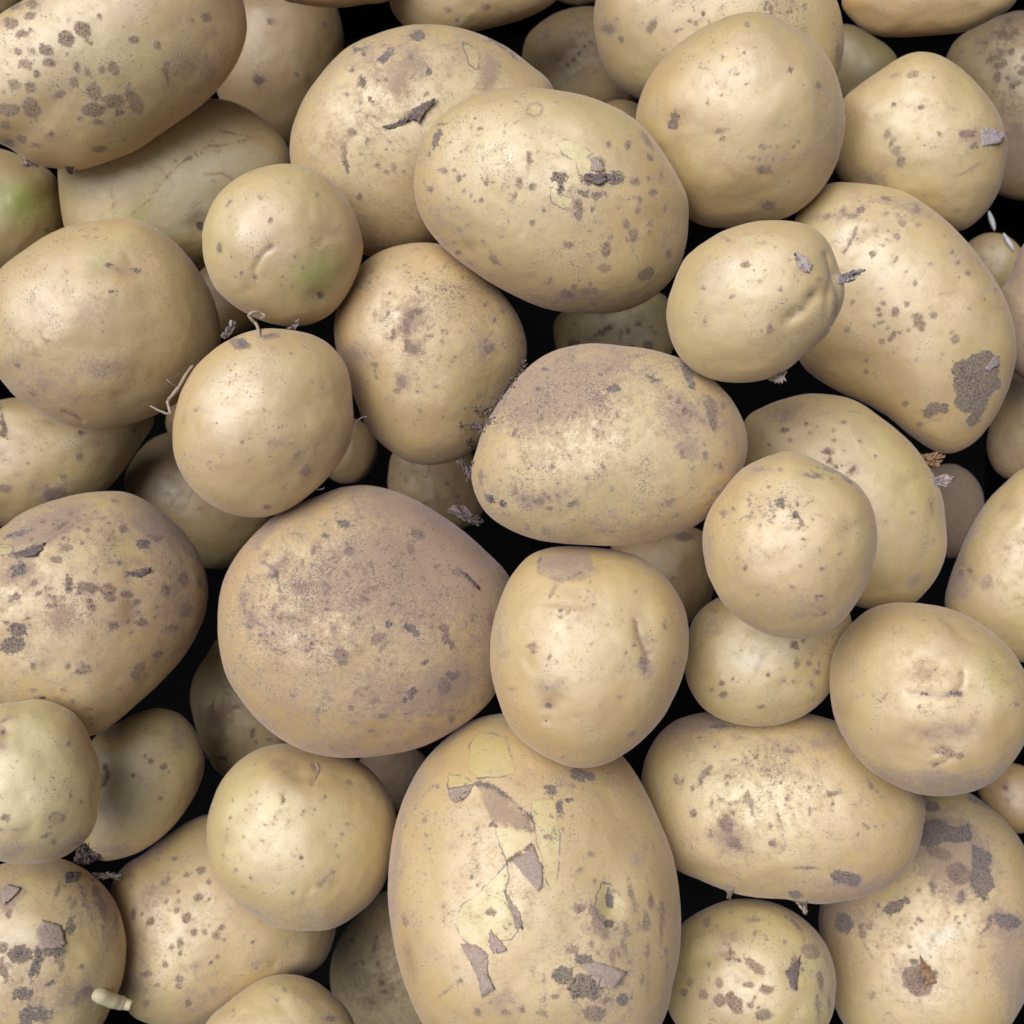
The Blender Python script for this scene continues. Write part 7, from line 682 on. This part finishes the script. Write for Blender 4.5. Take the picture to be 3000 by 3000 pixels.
add('7',
 'small round smooth potato with a curved crease and a green patch',(-0.08760,0.10205,0.15525),(0.9801,0.0470,-0.1931),(0.1987,-0.2315,0.9523),25.30,84,(0.38, 0.02, 0.35),
 '30.4 30.1 29.9 30.0 30.2 30.4 30.7 30.7 30.0 29.5 29.0 28.8 28.8 28.9 29.2 29.4 29.6 29.9 29.9 30.1 30.2 30.4 30.1 29.8 29.6 29.8 30.2 30.7 31.2 31.4 31.4 31.0 30.4 30.1 30.1 30.2',
 '''L4 0.50,0.45 -4 -0.9 -7 -2.9 -9.1 -5.8 -10.7 -9.1 -11 -11.8;E10 -12.7 1.4 8.5 6.4 0 0.8;E4 -4 -0.9 1.3 1.1 0 1.2;E3 11.9 -9.9 10.6 7.1 20 0.9;E0 13.2 -18.4 1.3 1.1 0 1;E9 13.2 -18.8 4.2 3.5 0 1.2;E1 12.8 17.9 0.8 0.8 0 1;E1 -22.6 -1.2 0.7 1.1 0 1;E1 -9.4 -4.2 0.6 0.6 0 1;E1 -10.8 -11.8 0.6 1.1 0 1;E1 -18.1 15.1 0.5 0.5 0 1;E1 4.1 -4.2 0.6 0.6 0 1;E1 -16.3 8.5 0.4 0.4 0 1;E1 -3.8 8.8 0.4 0.4 0 1;E1 -8 -28.8 0.5 0.5 0 1;E1 6.6 -7.8 0.5 0.5 0 1;E1 0.2 3.5 0.3 0.2 -12 1;E1 -19.1 13.7 0.2 0.2 50 1;E1 -0.7 11.6 0.4 0.4 26 1;E1 -15 5.8 0.4 0.4 -27 1;E1 -7.2 16.4 0.4 0.5 50 1;E1 -21.4 8.6 0.3 0.2 -58 1;E1 -1.6 -14.5 0.4 0.4 -13 1;E1 2.6 -14.7 0.2 0.3 -23 1;E1 -15.1 -10 0.3 0.3 -55 1;E1 10.1 2.8 0.4 0.3 -33 1;E1 18.3 -0.7 0.4 0.5 -3 1;E1 -8.7 -5.1 0.3 0.2 -49 1;E1 3.1 22.1 0.4 0.4 34 1;E1 3.1 3.4 0.3 0.2 -36 1;E1 9.8 6 0.4 0.4 -14 1;E1 -17.7 9.8 0.3 0.4 -1 1;E1 0.6 12.8 0.4 0.4 39 1;E1 -0.8 -11.2 0.4 0.3 59 1''',
 [],[],[],None)
add('10',
 'small squarish potato with curly root wisps on its top rim',(-0.09377,0.03417,0.16001),(0.9756,0.0180,-0.2190),(0.2197,-0.0801,0.9723),25.44,92,(0.45, 0.1, 0.5),
 '33.8 34.0 35.1 36.9 38.0 38.2 37.5 36.1 35.1 34.5 33.6 32.9 32.3 31.8 31.6 31.5 31.7 32.0 32.6 33.5 34.7 35.6 36.2 36.5 36.8 36.9 36.6 36.0 34.9 33.6 32.6 32.1 32.0 32.4 33.0 33.4',
 '''E1 -8.2 28.1 3.4 2.2 -20 1;E1 3 31.1 3.8 1.2 10 1;E1 0.3 -31.3 1.1 0.8 0 1;E1 14.1 -18.4 2.1 1.4 0 1;E0 -6.9 28.1 1.7 1.4 0 1;E6 -5.7 15 11.6 7.5 0 1;E6 3.6 -5.4 8.2 5.5 0 1;E6 14.1 -16.3 5.5 4.1 0 1;E5 20.8 13.4 1.7 2.7 0 1;E5 3.6 -7.4 4.1 2.1 0 1;E5 11.4 -13.5 11.6 6.2 0 0.6;E5 -28.1 -14.9 4.1 10.3 0 0.5;E4 -16 -16.1 1.7 1.2 0 0.8;E4 -28.3 0.6 1 1.9 0 0.8;E1 6 -18.8 0.4 0.4 -59 1;E1 -0 6 0.2 0.2 -44 1;E1 -5.7 10.6 0.3 0.2 59 1;E1 -5.3 12.6 0.3 0.2 17 1;E1 14.4 -1.6 0.3 0.2 -31 1;E1 -14.7 5.7 0.5 0.3 -34 1;E1 23.1 10.4 0.3 0.3 -36 1;E1 1.6 -12.3 0.3 0.3 -19 1;E1 -9.5 16.8 0.4 0.3 50 1;E1 -3.9 -12.3 0.3 0.3 -17 1;E1 -18.9 -14.2 0.4 0.2 33 1;E1 17.4 14.4 0.2 0.2 -1 1;E1 -25.2 1.3 0.2 0.2 -38 1;E1 -22.9 4.8 0.3 0.3 -19 1;E1 -7.8 -7.2 0.3 0.3 16 1;E1 -5.5 -13.9 0.5 0.5 54 1;E1 0.1 4.1 0.3 0.2 -44 1;E1 10.2 24.5 0.3 0.2 -46 1;E1 -7.3 26.4 0.4 0.3 -7 1;E1 15.8 -14.7 0.3 0.3 30 1;E1 -23.3 3.9 0.3 0.2 -27 1;E1 6.7 -23.9 0.3 0.2 -19 1;E1 10.4 -12.7 0.5 0.5 -16 1;E1 -16.4 -0.4 0.3 0.3 -42 1''',
 [(5.0, 2, 'skin_flake', '-15.1 31.6 -13.8 30.6 -7.7 32.7 -9.7 33.9 -13.1 33'), (3.0, 2, 'skin_flake', '9 35.1 10 34.6 12.8 34.3 12.1 35')],[(0.82, 0, 'root_wisp', '-0.9 30.6 -1.2 33 -1.9 34.9 -3.6 36.3 -4.1 37.4 -2.5 38.5 -0.2 38.2 1.2 37 -0.5 36.3', (0, 0.8, 1.4, 2, 2, 2, 2, 2, 2)), (0.82, 0, 'root_wisp', '-25 20.5 -27.4 17.1 -29.8 12.9 -32.2 9.5 -33.6 6.8 -32.7 2.7 -36.3 3.7 -39.2 5.4', (0.3, 0.3, 0.3, 0.5, 1, 1, 1, 1.5)), (0.23, 2, 'root_wisp', '-29.8 12.3 -31.1 12.9 -31.8 14', (1.5, 2, 3)), (0.23, 2, 'root_wisp', '18.6 -25.7 20.6 -24.9 20.5 -23.5', (0, 1, 2)), (0.25, 2, 'root_wisp', '32.7 -2.2 33.9 0.3 35 1.7 36.7 1.7', (0, 1, 2, 2))],[],None)
add('1',
 'long potato in the top left corner covered in brown scab spots',(-0.15718,0.17596,0.15130),(0.9460,0.1243,-0.2993),(0.3241,-0.3628,0.8737),24.90,96,(0.5, 0.1, 0.6),
 '51.1 55.4 57.7 59.1 55.8 50.5 45.2 40.8 37.0 33.8 31.6 30.4 30.1 30.4 31.5 34.5 38.9 44.5 49.4 54.8 57.8 55.6 51.1 50.2 47.1 44.1 40.3 37.6 35.8 34.4 33.8 34.1 35.6 38.2 41.7 46.1',
 '''E1 -30.9 11 2.7 1.9 0 1;E1 -23.9 13.2 1.7 1.4 0 1;E1 -27.2 7.5 1.9 1.2 0 1;E1 -6.4 8.8 3 2.7 0 1;E1 -12.2 6 3 3 0 1;E1 -29.3 1.4 1.4 1.2 0 1;E1 -24.5 1.7 1.2 1.1 0 1;E1 -19.7 1.7 2.3 1.9 0 1;E1 -27.7 -2.7 2.5 2 0 1;E1 -19.7 -2.1 2.2 1.4 0 1;E1 -24.1 -6.1 1.1 1.1 0 1;E1 -32.6 -9.6 2.2 1.9 0 1;E1 -27.3 -10.5 1.9 2.2 0 1;E1 -10 -3.6 1.2 2.2 0 1;E1 -6.8 -5.2 1.2 1.9 0 1;E1 -1.4 -4.6 1.2 1.6 0 1;E1 2.5 -4.2 1.9 2 0 1;E1 -11.7 -8.7 1.1 1.7 0 1;E1 -17.2 -13.1 2.7 1.4 20 1;E1 -5.4 -11.9 3 3.5 0 1;E1 1 -15.2 3.9 2.3 0 1;E1 8.5 -15.7 2.7 5.1 25 1;E1 -6.7 -18.4 4.3 2.3 0 1;E1 2.4 -19.6 1.2 0.9 0 1;E1 -5.4 -23.2 1.7 0.9 0 1;E1 -11.7 -21.6 1.1 0.9 0 1;E1 -36.4 -18.2 4.3 2.3 0 1;E1 -27.9 -17.6 3.1 3.5 0 1;E1 -38.4 -23.5 2.2 1.9 0 1;E1 18.8 3.9 1.4 1.7 0 1;E1 10.8 5.5 1.9 1.2 0 1;E1 21.1 -5.4 1.2 2.7 0 1;E1 -33.2 -28.6 1.6 1.2 0 1;E1 -38.3 -30.1 1.9 1.6 0 1;E1 -28.7 -31 1.7 0.9 0 1;E1 -22.3 -26.9 0.9 0.9 0 1;E1 -5.8 -33.2 2.3 1.1 0 1;E1 33 12.3 0.9 0.9 0 1;E1 -0.1 13.2 1.1 1.2 0 1;E1 -29 17.2 2.3 1.6 0 1;E1 -22.2 17.6 2.7 1.6 0 1;E1 38 13.7 1.9 1.6 0 1;E1 -24 8.8 0.7 0.7 -29 1;E1 -13.1 0.8 0.6 0.6 -57 1;E1 -33.7 -2.1 0.6 0.4 -35 1;E1 -5.7 -7.2 0.8 0.5 -27 1;E1 -36.5 -12.2 0.8 1 -8 1;E1 -26.5 -4.5 0.6 0.6 -7 1;E1 -11.3 12 0.5 0.4 57 1;E1 -9.6 -18.6 0.4 0.3 31 1;E1 0.3 -7.6 0.5 0.5 -33 1;E1 -5.7 -19.6 0.8 0.5 -41 1;E1 -34.2 -11.5 0.5 0.3 -36 1;E1 -21 3.6 0.5 0.4 -54 1;E1 -4.1 4.3 0.6 0.4 -45 1;E1 -5.1 5.4 0.5 0.5 -40 1;E1 -5.4 5 0.5 0.4 -23 1;E1 3.8 -10.2 0.6 0.4 -10 1;E1 -18.8 1.4 0.5 0.4 -41 1;E1 -34.4 -6.3 0.8 0.5 -56 1;E1 -29.9 -3.5 0.7 0.8 -13 1;E1 -6.9 8.9 0.8 0.7 46 1;E1 -26 -11.9 0.4 0.4 59 1;E1 -2.1 -3 0.5 0.5 46 1;E1 -11 -10.6 0.4 0.4 34 1;E1 -31.8 -11.1 0.7 0.6 -53 1;E5 34.3 -1.8 14 14 0 0.8;E4 39.8 7.3 3.9 2.2 0 0.7;E4 33.8 -7.8 12.5 9.3 0 0.5''',
 [(2.0, 0, 'skin_flake', '-34.3 -36.3 -29.7 -39.8 -30.4 -39.6 -34.6 -39'), (2.0, 1, 'skin_flake', '-19.9 -39.5 -16.6 -40 -18 -41.7 -19.3 -41.1')],[],[],None)
add('53',
 'potato cut off by the bottom edge, left of the huge peeling one',(-0.09201,-0.21105,0.13758),(0.9825,-0.0809,-0.1676),(0.1861,0.4270,0.8849),18.49,56,(0.3, 0.2, 0.3),
 '32.0 29.7 28.5 27.3 26.1 25.5 25.4 25.2 25.0 24.9 24.8 24.7 24.7 24.8 25.5 26.7 29.0 30.8 31.7 31.9 30.2 28.2 26.2 24.4 23.0 22.1 21.5 21.4 21.6 22.1 23.2 24.8 27.1 29.8 31.8 33.0',
 '''E5 6.1 15.7 4.8 2.4 -10 1;E5 18.3 8.4 6.3 4.8 0 0.7;E1 -0.2 18.4 0.7 0.7 0 1;E1 18.3 8.1 1.6 1.1 0 1;E1 -3.1 14.9 0.6 0.6 0 1;E1 -19.2 11 0.6 0.6 0 1;E1 5.8 10.6 0.3 0.3 59 1;E1 -6.8 19.8 0.5 0.4 52 1;E1 10.4 19 0.3 0.3 -15 1;E1 5 15 0.2 0.2 48 1;E1 -10.5 20.4 0.5 0.6 -35 1;E1 15.6 20 0.5 0.4 0 1;E1 -5.7 20.5 0.5 0.6 29 1;E1 4.2 21.8 0.3 0.2 11 1''',
 [],[],[],None)

# ------------------------------------------------------------------ loose soil crumbs lying on and between the potatoes
PH = [Vector(v) for v in ((1, 0, 0), (-1, 0, 0), (0, 1, 0), (0, -1, 0), (0, 0, 1), (0, 0, -1))]
FA = [(0, 2, 4), (2, 1, 4), (1, 3, 4), (3, 0, 4), (2, 0, 5), (1, 2, 5), (3, 1, 5), (0, 3, 5)]
for (gx, gy, gz, an) in LIGHT_SLITS:  # added white spindles stand in for two bright slits of light
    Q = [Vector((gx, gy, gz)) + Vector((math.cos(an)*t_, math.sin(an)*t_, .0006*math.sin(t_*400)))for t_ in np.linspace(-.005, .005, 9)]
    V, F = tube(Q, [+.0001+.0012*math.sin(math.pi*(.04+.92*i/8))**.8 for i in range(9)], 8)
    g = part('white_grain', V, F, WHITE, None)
    g['label'] = SLIT_LABELS.pop(0); g['category'] = 'grain'; g['group'] = 'white grains deep in the gap'
rnd = random.Random(3); V, F = [], []
for p, r, q in CRUMBS:
    b = len(V); rot = Matrix.Rotation(q*6.28, 3, Vector((rnd.random(), rnd.random(), rnd.random()+.1)))
    V += [p+rot @ (v*r*rnd.uniform(.6, 1.25)) for v in PH]; F += [tuple(i+b for i in f) for f in FA]
soil = part('soil_crumbs', V, F, SOIL, None, False)
soil['kind'] = 'stuff'; soil['label'] = 'loose grey brown soil crumbs caught between and on the potatoes'; soil['category'] = 'soil'
